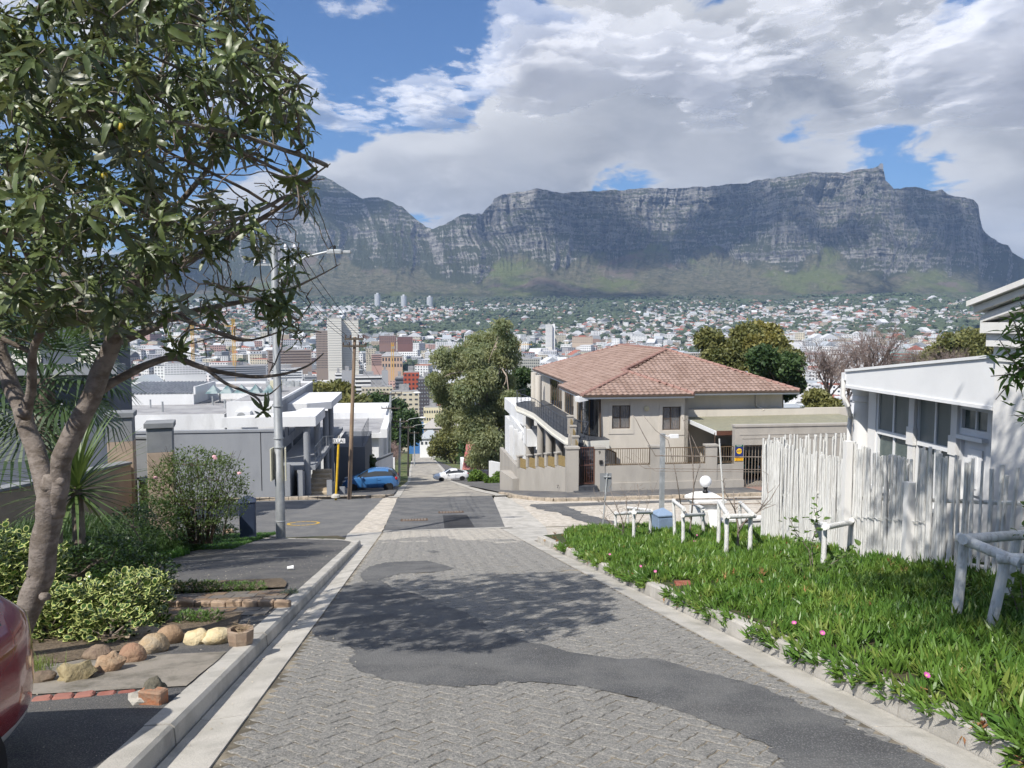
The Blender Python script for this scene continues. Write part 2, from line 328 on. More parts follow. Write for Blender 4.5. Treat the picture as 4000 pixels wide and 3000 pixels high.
def mtn():
    nu, nv = 1500, 330
    px = np.interp(np.linspace(0, 1, nu), [0, .04, .12, .93, .97, 1], [-2600, -600, 600, 4150, 4700, 6600])
    v = np.linspace(0, 1, nv)
    PX, V = np.meshgrid(px, v, indexing='ij')
    rid = np.interp(px, [a for a, b in SIL], [b for a, b in SIL])
    rid = rid + (fbm(px / 22., px * 0 + 3, 4) - .5) * 9 * (rid < 1000)
    RD = np.interp(px, [a for a, b in RDG], [b for a, b in RDG])[:, None]
    foot = 1212 + (fbm(px / 500, px * 0 + 9, 2) - .5) * 20
    PY = foot[:, None] + (rid - foot)[:, None] * V
    hgt = (1212 - rid)[:, None] / 560.                                   # 1 = the full table
    # how far back each height band lies: gentle apron, then steep tiers with ledges
    g = np.interp(V, [0, .12, .27, .36, .45, .50, .60, .66, .78, .83, 1.0], [0, .22, .46, .58, .66, .74, .80, .87, .915, .95, 1.0])
    peak = np.interp(PX, [500, 900, 1600, 1900, 3800, 4000], [0, 0, 0, 1, 1, 0])      # table versus plain slopes
    g2 = np.interp(V, [0, .2, .5, .8, 1], [0, .3, .62, .86, 1])
    g = g * peak + g2 * (1 - peak)
    r = 3650 + (RD - 3650) * g
    tanv = lambda py: -((py - 1500) / 3000. * CP + SP) / (CP - (py - 1500) / 3000. * SP)
    x_over = (PX - 2000) / 3000. / (CP - (PY - 1500) / 3000. * SP)
    z = 1.65 + tanv(PY) * r                                              # r is the forward distance
    zz = z / 1000.
    # buttresses and ravines: the face bulges forward and back along its length
    ax = x_over * 5000
    wv = ax + 260 * (fbm(ax / 700, zz * 2.5, 3) - .5)
    but = fbm(wv / 520, zz * .7 + 4, 4, .55, True) - .62
    gul = fbm(wv / 130, zz * 1.3 + 8, 4, .6, True) - .6
    env = (.16 + .84 * ss(.22, .55, V)) * (1 - .55 * ss(.85, 1, V)) * ss(0, .08, V)
    env2 = (.12 + .88 * ss(.25, .5, V)) * ss(0, .1, V) * (.35 + .65 * peak) * (1 - .75 * ss(.88, 1, V))
    disp = -620 * but * env - 170 * gul * env2 - 60 * (fbm(wv / 48 + 3, zz * 6, 3, .6, True) - .6) * env2
    # rock beds
    lay = zz * 1000 + 50 * (fbm(ax / 900, zz * 0, 3) - .5) + 26 * (fbm(ax / 90, zz * 3, 3) - .5)
    st_ = lambda per: (lay / per - np.floor(lay / per))
    rock = ss(.33, .45, V + .30 * (fbm(ax / 300, zz * 2, 3) - .5) + .45 * but) * (.7 + .3 * peak) * ss(.15, .5, hgt)
    disp = disp - rock * (30 * (ss(.0, .75, st_(88.)) - st_(88.)) + 15 * (ss(0, .7, st_(31.)) - st_(31.)))
    disp = disp + rock * 34 * (fbm(ax / 28, lay / 60., 4, .65) - .5) + 14 * (fbm(ax / 40, r / 40, 4, .6) - .5) * env2
    disp = disp + (1 - rock) * 55 * (fbm(ax / 160 + 7, r / 260, 4, .55, True) - .6) * ss(.03, .2, V)
    rn = r + disp * ss(0, .1, V)
    X = x_over * r * (rn / r) ** .0; X = x_over * rn * 0 + x_over * r
    X = X + (rn - r) * x_over
    zn = z + tanv(PY) * 0
    Vt = np.stack([X, rn, zn], -1)
    # the top runs back as a plateau, then down out of sight
    top = Vt[:, -1:, :]; back1 = top + np.array([0, 260, 4.]); back2 = top + np.array([0, 1500, -60.]); back3 = top + np.array([0, 2600, -900.]); back3[..., 2] = np.minimum(back3[..., 2], 60)
    first = Vt[:, :1, :] + np.array([0, -350, -45.])
    Vt = np.concatenate([first, Vt, back1, back2, back3], 1)
    return Vt, rock
VM, ROCK = mtn()
def mountain_mat():
    m_ = bpy.data.materials.new('mountain'); m_.use_nodes = True; nt = m_.node_tree; nt.nodes.clear(); t = NT(nt)
    g = t.n('ShaderNodeNewGeometry'); P = g.outputs['Position']; N = t.n('ShaderNodeSeparateXYZ', {0: g.outputs['True Normal']}).outputs[2]
    Z = t.n('ShaderNodeSeparateXYZ', {0: P}).outputs[2]
    rk = t.n('ShaderNodeAttribute', attribute_name='rock').outputs['Fac']
    strata = t.noise(t.v('MULTIPLY', P, (.0035, .0035, .05)), 1., 7, .72)
    blot = t.noise(P, .006, 7, .65); fine = t.noise(P, .03, 6, .75); crack = t.noise(t.v('MULTIPLY', P, (.03, .03, .006)), 1., 5, .7)
    rock = t.mix(t.mr(t.m('ADD', t.m('MULTIPLY', strata, .6), t.m('MULTIPLY', crack, .4)), .40, .60), (.12, .12, .125), (.46, .445, .42))
    rock = t.mix(t.m('MULTIPLY', t.mr(blot, .52, .7), .35), rock, (.36, .29, .22))
    rock = t.mix(t.mr(t.m('ADD', N, t.m('MULTIPLY', fine, .45)), .72, .95), rock, (.075, .085, .05))
    low = t.mix(t.mr(fine, .35, .62), (.08, .09, .05), (.20, .185, .12))
    low = t.mix(t.m('MULTIPLY', t.mr(t.noise(P, .0026, 4, .55), .52, .62), .8), low, (.16, .19, .065))
    low = t.mix(t.mr(t.noise(P, .004, 5, .6, .4), .57, .66), low, (.20, .165, .13))
    low = t.mix(t.m('MULTIPLY', t.mr(t.noise(P, .035, 3, .6), .60, .7), .5), low, (.33, .31, .28))
    low = t.mix(t.mr(t.m('ADD', Z, t.m('MULTIPLY', blot, 260)), 330., 210.), low, (.035, .05, .030))
    c = t.mix(t.mr(t.m('ADD', rk, t.m('MULTIPLY', t.m('SUBTRACT', fine, .5), .9)), .3, .6), low, rock)
    sl = t.n('ShaderNodeBump', {'Height': t.m('ADD', strata, fine), 'Strength': 1., 'Distance': 34.}).outputs[0]
    t.n('ShaderNodeOutputMaterial', {0: t.n('ShaderNodeBsdfPrincipled', {'Base Color': c, 'Roughness': 1., 'Specular IOR Level': .05, 'Normal': sl}).outputs[0]}); return m_
me = npmesh('mountain', VM.reshape(-1, 3), grid_faces(*VM.shape[:2])[:, ::-1], mountain_mat(), False)
a_ = me.attributes.new('rock', 'FLOAT', 'POINT'); rk_ = np.concatenate([ROCK[:, :1], ROCK, ROCK[:, -1:], ROCK[:, -1:], ROCK[:, -1:]], 1); a_.data.foreach_set('value', rk_.ravel().astype('f'))
struct('mountain', me)
# the cable station on the table's high corner
cs = at(3441, 652, 4880)
b_ = MB().box(-11, 11, -8, 8, -14, 12).box(-6, 8, -6, 6, 12, 20)
tag(obj('cable_station', b_, mat('station', (.25, .25, .26)), loc=cs), 'small dark cable station on the high right corner of the flat mountain top', 'building')
# ---------------------------------------------------------------- cloud deck over the foot of the mountain (real layers that shade it)
def cloud_layer(k, n_, zc):
    m_ = bpy.data.materials.new('cloud'); m_.use_nodes = True; nt = m_.node_tree; nt.nodes.clear(); t = NT(nt)
    P = t.n('ShaderNodeNewGeometry').outputs['Position']
    P0 = P; P = t.v('MULTIPLY', P, (1, .72, .9))
    a = t.noise(P, .0015, 10, .56)
    bias = None
    for x, y, rad, amt in CLB:
        g = t.mr(t.v('DISTANCE', t.v('MULTIPLY', P0, (1, 1, 0)), (x, y, 0), out=1), rad * 1.5, 0., 0., amt); bias = g if bias is None else t.m('ADD', bias, g)
    d = t.m('ADD', a, bias); yy = t.n('ShaderNodeSeparateXYZ', {0: P0}).outputs[1]; al = t.m('MULTIPLY', t.m('MULTIPLY', t.mr(d, .505 + .012 * k, .56 + .012 * k), n_), t.m('MULTIPLY', t.mr(yy, 5550., 4900.), t.mr(yy, 1700., 2400.)))
    thick = t.mr(d, .55, .85)
    tr = t.n('ShaderNodeBsdfTranslucent', {0: t.mix(thick, (.70, .71, .74), (.40, .415, .46))}).outputs[0]
    df = t.n('ShaderNodeBsdfDiffuse', {0: (.7, .71, .73, 1)}).outputs[0]
    sh = t.n('ShaderNodeMixShader', {0: .18, 1: tr, 2: df}).outputs[0]
    t.n('ShaderNodeOutputMaterial', {0: t.n('ShaderNodeMixShader', {0: al, 1: t.n('ShaderNodeBsdfTransparent').outputs[0], 2: sh}).outputs[0]})
    return m_
CLB = [(1200, 4100, 600, .10), (2800, 4100, 800, .13), (1850, 4850, 380, -.15), (3600, 3500, 1000, .10), (-1650, 4550, 450, .16), (-600, 4150, 350, .0), (150, 4350, 350, .13), (700, 3100, 700, -.10), (-1500, 3300, 1000, -.18), (-500, 1200, 1200, -.3), (1500, 1500, 1200, -.25), (2200, 2700, 500, .05)]
xs = np.linspace(-7500, 8500, 80); ys = np.linspace(1600, 5600, 40); XC, YC = np.meshgrid(xs, ys, indexing='ij')
cd = thing('cloud', 'broken low cloud hanging before the mountain and shading its slopes', 'cloud', (0, 0, 0))
for k in range(4):
    ZC = 1300 + 85 * k + 160 * (fbm(XC / 1500, YC / 1500, 3) - .5)
    put('cloud_layer', npmesh('cloud_layer', np.stack([XC, YC, ZC], -1).reshape(-1, 3), grid_faces(*XC.shape), cloud_layer(k, (.5, .6, .6, .5)[k], 0), True), cd)
# ---- the air
hz_ = bpy.data.materials.new('haze'); hz_.use_nodes = True; hz_.node_tree.nodes.clear(); t_h = NT(hz_.node_tree)
pv = t_h.n('ShaderNodeVolumePrincipled', {'Color': (.40, .60, 1.0, 1), 'Density': 7.0e-5, 'Anisotropy': .0}).outputs[0]; t_h.n('ShaderNodeOutputMaterial', {1: pv})
put('haze', mesh('haze', MB().box(-9500, 9500, -5200, 9000, -140, 1120), hz_), kind='stuff')
# ---------------------------------------------------------------- street materials
M_sand = mat('joint_sand', (.30, .26, .20), 1., (.12, .105, .08), sc=2.5, bump=.4, bsc=60)
M_pav = mat('paver_concrete', (.20, .197, .19), .95, (.30, .288, .265), sc=38, mixr=(.38, .62), bump=1., bsc=45, speck=(.46, .44, .40, .6), ssc=85, stain=(.13, .125, .115, .65), stsc=9)
M_asp = mat('asphalt', (.10, .102, .105), .92, (.15, .15, .148), sc=1.3, bump=.8, bsc=60, speck=(.27, .265, .26, .75), ssc=95, stain=(.07, .07, .073, .6), stsc=1.6)
M_asp2 = mat('old_asphalt', (.13, .132, .135), .95, (.17, .168, .165), sc=1.2, bump=.9, bsc=60, speck=(.34, .33, .31, .6), ssc=120, stain=(.10, .10, .105, .5), stsc=.5)
M_con = mat('kerb_concrete', (.42, .40, .36), .9, (.52, .495, .45), sc=2.2, bump=.35, bsc=70, stain=(.27, .26, .235, .7), stsc=1.7, speck=(.22, .21, .2, .3), ssc=120)
M_cob = mat('pale_cobble', (.46, .41, .34), .95, (.60, .55, .48), sc=5, bump=.9, bsc=14, stain=(.28, .26, .24, .5), stsc=1.3)
M_cone = mat('far_concrete', (.40, .37, .32), .95, (.30, .28, .25), sc=.9, bump=.5, bsc=8, stain=(.20, .19, .18, .4), stsc=.6, stretch=(1, .25, 1))
def strip(name, rows, h, m_, step=.5, parent=None, jag=0., kind='structure', cols=4, th=.0):
    """sheet on the ground: rows of (s, left t, right t)"""
    s0, s1 = rows[0][0], rows[-1][0]; n = max(2, int((s1 - s0) / step) + 1); S = np.linspace(s0, s1, n)
    a = np.interp(S, [r_[0] for r_ in rows], [r_[1] for r_ in rows]); b = np.interp(S, [r_[0] for r_ in rows], [r_[2] for r_ in rows])
    if jag: a = a + (fbm(S * 3.1, S * 0 + 2, 3) - .5) * jag; b = b + (fbm(S * 3.3, S * 0 + 7, 3) - .5) * jag
    k = np.linspace(0, 1, cols)[None, :]; T2_ = a[:, None] * (1 - k) + b[:, None] * k; S2_ = np.repeat(S[:, None], cols, 1)
    near = 1 - ss(90, 130, S2_); z = zr(S2_) * near + G(S2_, T2_) * (1 - near) + h + .5 * ss(92, 130, S2_)
    X = S2_ * U[0] + T2_ * TV[0]; Y = S2_ * U[1] + T2_ * TV[1]
    V = np.stack([X, Y, z], -1).reshape(-1, 3); Fc = grid_faces(n, cols)[:, ::-1]
    return put(name, npmesh(name, V, Fc, m_), parent, kind=kind) if kind else put(name, npmesh(name, V, Fc, m_), parent)
road = strip('road', [(-12, -1.235, 2.87), (26.6, -1.235, 2.87)], -.0062, M_sand, step=.4)
# ---- zig-zag pavers laid as a 45 degree herringbone
PL, PW, GAP = .226, .113, .0075
def paver_outline():
    pts = []
    def edge(p, q_, n_, amp):
        d = (q_ - p); nn = Vector((d.y, -d.x)).normalized(); o = []
        for i in range(n_): o.append(p + d * (i / n_) + nn * (amp * (1 if i % 2 else -1) if i else 0))
        return o
    L, H = PL / 2 - GAP / 2, PW / 2 - GAP / 2
    c = [Vector((-L, -H)), Vector((L, -H)), Vector((L, H)), Vector((-L, H))]
    for i in range(4): pts += edge(c[i], c[(i + 1) % 4], 4 if i % 2 == 0 else 2, .0065 * (1 if i < 2 else -1))
    return pts
PO = paver_outline(); nP = len(PO)
def paver_arr():
    V = [(p.x, p.y, -.04) for p in PO] + [(p.x, p.y, -.004) for p in PO] + [(p.x * .96, p.y * .92, 0) for p in PO] + [(0, 0, .0015)]
    F = []
    for k in (0, 1):
        for i in range(nP):
            j = (i + 1) % nP; a, b, c, d = k * nP + i, k * nP + j, (k + 1) * nP + j, (k + 1) * nP + i; F += [(a, b, c), (a, c, d)]
    for i in range(nP): F.append((2 * nP + i, 2 * nP + (i + 1) % nP, 3 * nP))
    return np.array(V), np.array(F)
PV, PF = paver_arr()
# patches of tar laid over the pavers, outlines in (s,t) found from the picture
def opoly(pts): return [(a, max(b, -1.2)) for a, b in (on_ground(x, y) for x, y in pts)]
PATCH = {}
PATCH['big'] = opoly([(1325, 2290), (1480, 2262), (1540, 2300), (1620, 2318), (1700, 2352), (1820, 2395), (1890, 2430), (1900, 2465), (1970, 2476), (2040, 2500), (2070, 2512), (2130, 2518), (2210, 2545), (2320, 2562), (2420, 2575), (2560, 2572), (2680, 2606), (2810, 2640), (2960, 2680), (3150, 2760), (3300, 2825), (3420, 2880), (3760, 3040), (3500, 3120), (3180, 3090), (3060, 2990), (2990, 2910), (2920, 2880), (2700, 2795), (2500, 2728), (2280, 2682), (2100, 2665), (1980, 2665), (1800, 2683), (1640, 2672), (1500, 2655), (1410, 2625), (1365, 2585), (1390, 2540), (1340, 2510), (1250, 2500), (1190, 2470), (1225, 2400)])
PATCH['mid'] = opoly([(1405, 2243), (1440, 2215), (1500, 2198), (1600, 2192), (1670, 2190), (1720, 2203), (1780, 2221), (1700, 2235), (1560, 2240), (1500, 2262), (1420, 2270)])
PATCH['dot'] = opoly([(1660, 2152), (1700, 2150), (1722, 2157), (1690, 2160)])
def inpoly(s, t, P_):
    c = False; n = len(P_)
    for i in range(n):
        a, b = P_[i], P_[(i + 1) % n]
        if (a[1] > t) != (b[1] > t) and s < (b[0] - a[0]) * (t - a[1]) / (b[1] - a[1]) + a[0]: c = not c
    return c
def patch(name, P_, label=None):
    """tar patch a few mm above the pavers, with a ragged edge and a domed middle"""
    pts = []
    n = len(P_)
    for i in range(n):
        a, b = P_[i], P_[(i + 1) % n]; d = math.hypot(b[0] - a[0], b[1] - a[1]); k = max(1, int(d / .03))
        for j in range(k):
            f = j / k; s_, t_ = a[0] * (1 - f) + b[0] * f, a[1] * (1 - f) + b[1] * f
            q_ = mnoise.noise(Vector((s_ * 6, t_ * 6, 0))) * .05 + mnoise.noise(Vector((s_ * 21, t_ * 21, 5))) * .05 + mnoise.noise(Vector((s_ * 60, t_ * 60, 5))) * .03
            pts.append((s_ + q_, t_ - q_))
    from mathutils.geometry import delaunay_2d_cdt
    inner_ = []
    S_a, S_b = min(p[0] for p in pts), max(p[0] for p in pts); T_a, T_b = min(p[1] for p in pts), max(p[1] for p in pts)
    s_ = S_a
    while s_ < S_b:
        t_ = T_a
        while t_ < T_b:
            if inpoly(s_, t_, pts): inner_.append((s_, t_))
            t_ += .2
        s_ += .2
    allp = [Vector(p) for p in pts + inner_]
    vo, eo, fo, *_ = delaunay_2d_cdt(allp, [], [list(range(len(pts)))], 1, 1e-5)
    V = []
    for i, p in enumerate(vo):
        lip = .0035 if i < len(pts) else .009 + .004 * mnoise.noise(Vector((p.x * 2, p.y * 2, 0)))
        V.append(W0(p.x, p.y, float(zr(p.x)) + lip))
    me = bpy.data.meshes.new(name); me.from_pydata([tuple(v) for v in V], [], fo); me.materials.append(M_asp)
    me.polygons.foreach_set('use_smooth', [True] * len(me.polygons))
    if len(me.polygons) and me.polygons[0].normal.z < 0: me.flip_normals()
    return put(name, me, road)
for k in PATCH: patch('tar_patch', PATCH[k])
cells = []
a45 = math.pi / 4
unit = PW
rngp = random.Random(5)
for i in range(-260, 260):
    for j in range(-260, 260):
        k = (i - j) % 4
        if k == 0: cx_, cy_, ro = (i + 1) * unit, (j + .5) * unit, 0
        elif k == 3: cx_, cy_, ro = (i + .5) * unit, (j + 1) * unit, math.pi / 2      # upright bricks start one cell further on
        else: continue
        t_ = (cx_ - cy_) * math.cos(a45); s_ = (cx_ + cy_) * math.cos(a45) + 13
        if s_ < 1.2 or s_ > 26.35 or t_ < -1.2 or t_ > 2.83: continue
        if any(inpoly(s_, t_, P_) and inpoly(s_ + .15, t_, P_) and inpoly(s_ - .15, t_, P_) and inpoly(s_, t_ + .12, P_) and inpoly(s_, t_ - .12, P_) for P_ in PATCH.values()): continue
        cells.append((s_, t_, ro - a45 + math.pi / 2))
M_red = mat('red_paver', (.36, .20, .15), .95, (.44, .30, .25), sc=10, bump=.8, bsc=55, speck=(.55, .5, .45, .5), ssc=150)
cells.sort(key=lambda c: (c[0] < 4.35, (c[0] - 4.3) + abs(c[1] - .7) * .1))
pm = npmesh('paver', PV, PF, M_pav)
big = []
for n_, (s_, t_, ro) in enumerate(cells):
    dz = rngp.uniform(-.004, .003) - .012 * max(0, fbm(np.array([s_ * 1.1]), np.array([t_ * 1.1]), 2)[0] - .6)
    mw = Matrix.Translation(W0(s_, t_, float(zr(s_)) + dz)) @ Matrix.Rotation(ANG, 4, 'Z') @ Matrix.Rotation(math.atan(-.2085), 4, 'X') @ Matrix.Rotation(rngp.uniform(-.012, .012), 4, 'Y') @ Matrix.Rotation(rngp.uniform(-.012, .012), 4, 'X') @ Matrix.Rotation(math.pi / 2 - ro + rngp.uniform(-.02, .02), 4, 'Z')
    if n_ < 300: put('paver', pm, road, mw=mw)
    else: big.append(mw)
Mx = np.array([[list(r_) for r_ in m_] for m_ in big]); Vh = np.concatenate([PV, np.ones((len(PV), 1))], 1)
Va = np.einsum('nij,kj->nki', Mx, Vh)[:, :, :3].reshape(-1, 3); Fa = (PF[None] + (np.arange(len(big)) * len(PV))[:, None, None]).reshape(-1, 3)
M_pav3 = mat('pale_paver', (.36, .335, .295), .95, (.46, .43, .38), sc=20, mixr=(.35, .65), bump=.9, bsc=45, speck=(.6, .56, .5, .6), ssc=85, stain=(.24, .22, .2, .6), stsc=4)
sc_ = np.array([m_[1][3] for m_ in big]) + .0; tc_2 = np.array([m_[0][3] for m_ in big]); ps2 = tc_2 * U[0] + sc_ * U[1]; pt2 = tc_2 * TV[0] + sc_ * TV[1]
pale = (ps2 + 2.2 * (fbm(ps2 * 1.3, pt2 * 1.6, 3) - .5) * 2 > 22.6 - .9 * np.clip(pt2 - .2, 0, 3)).astype(int)
put('paving', npmesh('paving', Va, Fa, [M_pav, M_pav3], False, np.repeat(pale, len(PF))), road, kind='stuff')
# ---- kerbs and gutters, slab by slab
def slab(name, s0, s1, prof, parent, m_=M_con, z0=None):
    """profile in (t, z) pushed along the street between s0 and s1"""
    mb = MB(); vs = []
    for s_ in (s0, s1):
        for t_, z_ in prof: p = W0(s_, t_, float(zr(s_)) + z_); vs.append(p)
    n = len(prof); mb.add(vs, [tuple(range(n)), tuple(range(2 * n - 1, n - 1, -1))] + [((i + 1) % n, i, n + i, n + (i + 1) % n) for i in range(n)])
    return obj(name, mb, m_, parent)
kl = thing('kerb', 'long straight concrete kerb with gutter slabs along the left side of the paved street', 'kerb', W(10, -1.6)); kl_off = kl.location.copy()
kr = thing('kerb', 'weathered concrete kerb and gutter under the green succulent bed on the right', 'kerb', W(10, 3.2)); kr_off = kr.location.copy()
def under(o, par): o.parent = par; o.matrix_parent_inverse = Matrix.Translation(-par.location); return o
s_ = -2.
rk2 = random.Random(3)
while s_ < 20.2:
    L = 1.0; j = rk2.uniform(-.004, .004)
    under(slab('kerb_stone', s_ + .004, s_ + L - .004, [(-1.76, -.1), (-1.76, .122 + j), (-1.60 + j, .122 + j), (-1.575 + j, .10), (-1.56 + j, -.1)][::-1], None), kl)
    s_ += L
s_ = -2.
while s_ < 20.3:
    L = 1.25; j = rk2.uniform(-.002, .003)
    under(slab('gutter_slab', s_ + .005, s_ + L - .005, [(-1.55, -.1), (-1.55, -.012), (-1.50, -.022), (-1.22, .006 + j), (-1.22, -.1)][::-1], None), kl)
    s_ += L
s_ = -2.
while s_ < 19.3:
    L = 1.1; j = rk2.uniform(-.008, .008)
    w_ = (.010 if s_ > 8 else 0)
    under(slab('kerb_stone', s_ + .008, s_ + L - .008, [(3.17 + j, -.1), (3.185 + j, .125 + j), (3.21 + j, .15 + j), (3.36, .152 + j), (3.36, -.1)][::-1], None), kr)
    s_ += L
s_ = -2.
while s_ < 21.:
    L = 1.6
    under(slab('gutter_slab', s_ + .005, s_ + L - .005, [(2.86, -.1), (2.86, .006), (3.12, -.014), (3.165, -.012), (3.165, -.1)][::-1], None), kr)
    s_ += L
# ---- the crossing and the side street
cross = strip('side_street', [(20.4, -30, -1.62), (24, -42, -1.62), (39.0, -42, -1.1), (39.7, -42, -4), (40.05, -42, -9)], -.030, M_asp2, step=.8, cols=30)
strip('side_street', [(19.6, 3.25, 4.3), (21, 3.2, 8), (24, 3.2, 30), (33.5, 3.4, 44), (36.3, 3.4, 44)], -.030, M_cob, step=.6, cols=30)
strip('crossing', [(26.4, -1.22, 3.05), (39.2, -.98, 3.75)], -.012, M_asp, step=.5, cols=8)
strip('crossing_gutter', [(26.4, -2.35, -1.24), (33, -1.95, -1.08), (39.0, -1.62, -.99)], -.008, M_cob, step=.4, cols=4, jag=.12)
strip('crossing_gutter', [(20.6, 2.80, 3.6), (26.4, 2.80, 4.5), (26.5, 3.05, 4.5), (33, 3.3, 4.5), (37, 3.72, 4.3)], -.018, M_con, step=.4, cols=4, jag=.1)
strip('tar_band', [(26.7, 6.3, 7.4), (29.5, 5.7, 6.6), (32.2, 5.0, 6.4), (32.6, 4.9, 12), (33.4, 4.9, 40)], -.022, M_asp, step=.3, jag=.5, cols=8)
strip('tar_band', [(22.5, 5.2, 6.3), (25.8, 5.6, 6.9), (26.6, 6.1, 6.9)], -.0215, M_asp, step=.3, jag=.4)
strip('corner_gutter', [(20.3, -1.72, -1.2), (21.4, -2.1, -1.2), (26.4, -2.4, -1.2)], -.012, M_con, step=.4, cols=3)
# cut-outs and covers in the crossing
c_ = strip('tar_repair', [(26.9, .92, 2.0), (30.3, .98, 1.95)], -.007, mat('fresh_tar', (.032, .033, .036), .85, (.05, .05, .053), sc=2, bump=.5, bsc=60), step=.5, kind='structure')
for s_, t_ in ((31.3, 1.35), (29.3, -.15)):
    cv = thing('service_cover', 'rusty rectangular cast iron cover beside the dark tar repair in the crossing' if s_ > 31 else 'rusty rectangular cast iron cover nearer the left edge of the crossing', 'cover', W(s_, t_, -.008), ANG, 'covers in the crossing')
    M_rust = mat('rusty_iron', (.085, .055, .04), .9, (.14, .09, .06), sc=8, bump=.4)
    obj('frame', MB().box(-.52, .52, -.3, .3, -.02, .006), M_rust, cv, rot=(math.atan(-.12), 0, 0))
    lid = MB()
    for i in range(8):
        for j in range(3): lid.box(-.44 + i * .115, -.36 + i * .115, -.22 + j * .16, -.12 + j * .16, .006, .016)
    obj('lid', lid, mat('cast_iron', (.16, .13, .11), .7, (.28, .24, .2), sc=20), cv, rot=(math.atan(-.12), 0, 0))
# low join line where the pavers stop
strip('join_strip', [(26.3, -1.2, 3.3), (26.62, -1.2, 3.3)], .006, M_con, step=.1, cols=3)
# ---- street going on down the hill
strip('lower_gutter', [(38.4, -1.5, -.9), (64, -1.6, -1.0), (99, -1.4, -.9), (203, -2.0, -1.3)], .02, M_con, step=1., cols=3, jag=.06)
strip('lower_gutter', [(37.2, 3.8, 4.7), (46, 3.5, 4.1), (99, 3.8, 4.3), (203, 4.3, 4.8)], .02, M_con, step=1., cols=3, jag=.06)
far_rows = [(37.6, -.95, 3.9), (46, -1.1, 3.6), (97, -1.0, 3.9), (203, -1.4, 4.4), (300, -2.0, 4.2), (420, .8, 6.8), (520, 14, 20)]
strip('lower_street', far_rows, -.004, M_cone, step=1.5, cols=5)
M_shoul = mat('shoulder_tar', (.10, .10, .105), .95, (.15, .145, .14), sc=1.5, bump=.4, stain=(.2, .19, .17, .5), stsc=.4)
def kerbline(pts, label, w_=.16, h_=.13, stone=.5, m_=M_con, base=0.):
    """a row of kerb stones along a line of (s,t) points"""
    k = thing('kerb', label, 'kerb', W(*pts[0])); L0 = 0
    seg = [(pts[i], pts[i + 1]) for i in range(len(pts) - 1)]
    pos = 0.; acc = 0.
    for (a, b) in seg:
        d = math.hypot(b[0] - a[0], b[1] - a[1]); n = max(1, round(d / stone))
        for i in range(n):
            f0, f1 = (i + .025) / n, (i + .975) / n
            p0 = (a[0] + (b[0] - a[0]) * f0, a[1] + (b[1] - a[1]) * f0); p1 = (a[0] + (b[0] - a[0]) * f1, a[1] + (b[1] - a[1]) * f1)
            nrm = Vector((b[1] - a[1], -(b[0] - a[0]))).normalized() * w_ / 2
            q_ = []; jz = rk2.uniform(-.010, .010)
            for p_, sg_ in ((p0, -1), (p1, -1), (p1, 1), (p0, 1)): q_.append(W0(p_[0] + nrm[0] * sg_, p_[1] + nrm[1] * sg_, float(zr(p_[0])) + base))
            cc = sum(q_, Vector()) / 4
            vs = [v - Vector((0, 0, .12)) for v in q_] + [v + Vector((0, 0, h_ - .02 + jz)) for v in q_] + [v + (cc - v).normalized() * .02 + Vector((0, 0, h_ + jz)) for v in q_]
            fs = [(0, 1, 5, 4), (1, 2, 6, 5), (2, 3, 7, 6), (3, 0, 4, 7), (4, 5, 9, 8), (5, 6, 10, 9), (6, 7, 11, 10), (7, 4, 8, 11), (8, 9, 10, 11)]
            under(obj('kerb_stone', MB().add(vs, fs), m_), k)
    return k
M_kst = mat('old_kerb_stone', (.45, .38, .30), .95, (.30, .26, .21), sc=4, bump=.7, bsc=25)
kerbline([(40.2, -40), (40.1, -9), (39.7, -4.6), (39.2, -2.4), (39.4, -1.75), (40.4, -1.3)], 'rough stone kerb round the far left corner below the street name sign', m_=M_kst)
kerbline([(38.8, 4.2), (36.6, 4.6), (35.3, 5.2), (34.3, 6.2), (34.2, 8.5), (34.2, 44)], 'low pale stone kerb in front of the beige corner house', m_=M_kst, stone=.55)
kerbline([(19.5, 3.3), (20.3, 3.6), (21.0, 4.5), (21.6, 6.5), (21.9, 10), (22.2, 30)], 'short curved concrete kerb at the far tip of the succulent bed')
kerbline([(20.2, -1.66), (20.9, -1.8), (21.6, -2.25), (22.3, -3.2), (23.4, -4.6), (24, -7), (24.2, -30)], 'thin concrete kerb curving left round the near corner', w_=.10, h_=.12)
# pavements
M_tarpave = mat('pavement_tar', (.085, .085, .09), .95, (.12, .118, .115), sc=1.6, bump=.8, bsc=70, speck=(.4, .38, .34, .5), ssc=110, stain=(.06, .06, .065, .5), stsc=.6)
strip('pavement', [(1, -9, -1.75), (5.6, -7, -1.75), (6.6, -3.2, -1.75), (8.2, -2.95, -1.75), (11.3, -4.2, -1.75), (12.65, -4.95, -1.75), (14.6, -5.6, -1.75), (17.5, -5.6, -1.75), (19.4, -5.5, -1.75), (20.8, -5.0, -1.8), (21.6, -4.9, -2.3), (22.4, -5, -3.4), (23.1, -5, -4.2)], .118, M_tarpave, step=.5, cols=14)
strip('pavement', [(39.1, -3.2, -2.3), (39.7, -4.8, -1.7), (40.1, -9, -1.45), (40.25, -36, -1.4), (43, -36, -1.3), (60, -7.5, -1.5), (64, -7.5, -1.5)], .10, M_shoul, step=.7, cols=12)
strip('pavement', [(34.4, 6.3, 44), (35.4, 5.2, 44), (36.7, 4.75, 44), (38.5, 4.3, 44), (60, 3.9, 8.5)], .10, M_shoul, step=.7, cols=12)
strip('verge_road', [(58, 3.7, 12), (75, 3.9, 14), (92, 3.9, 22), (99, 3.9, 22), (101, 4, 7), (190, 4.6, 7.0)], .01, M_shoul, step=2, cols=6)
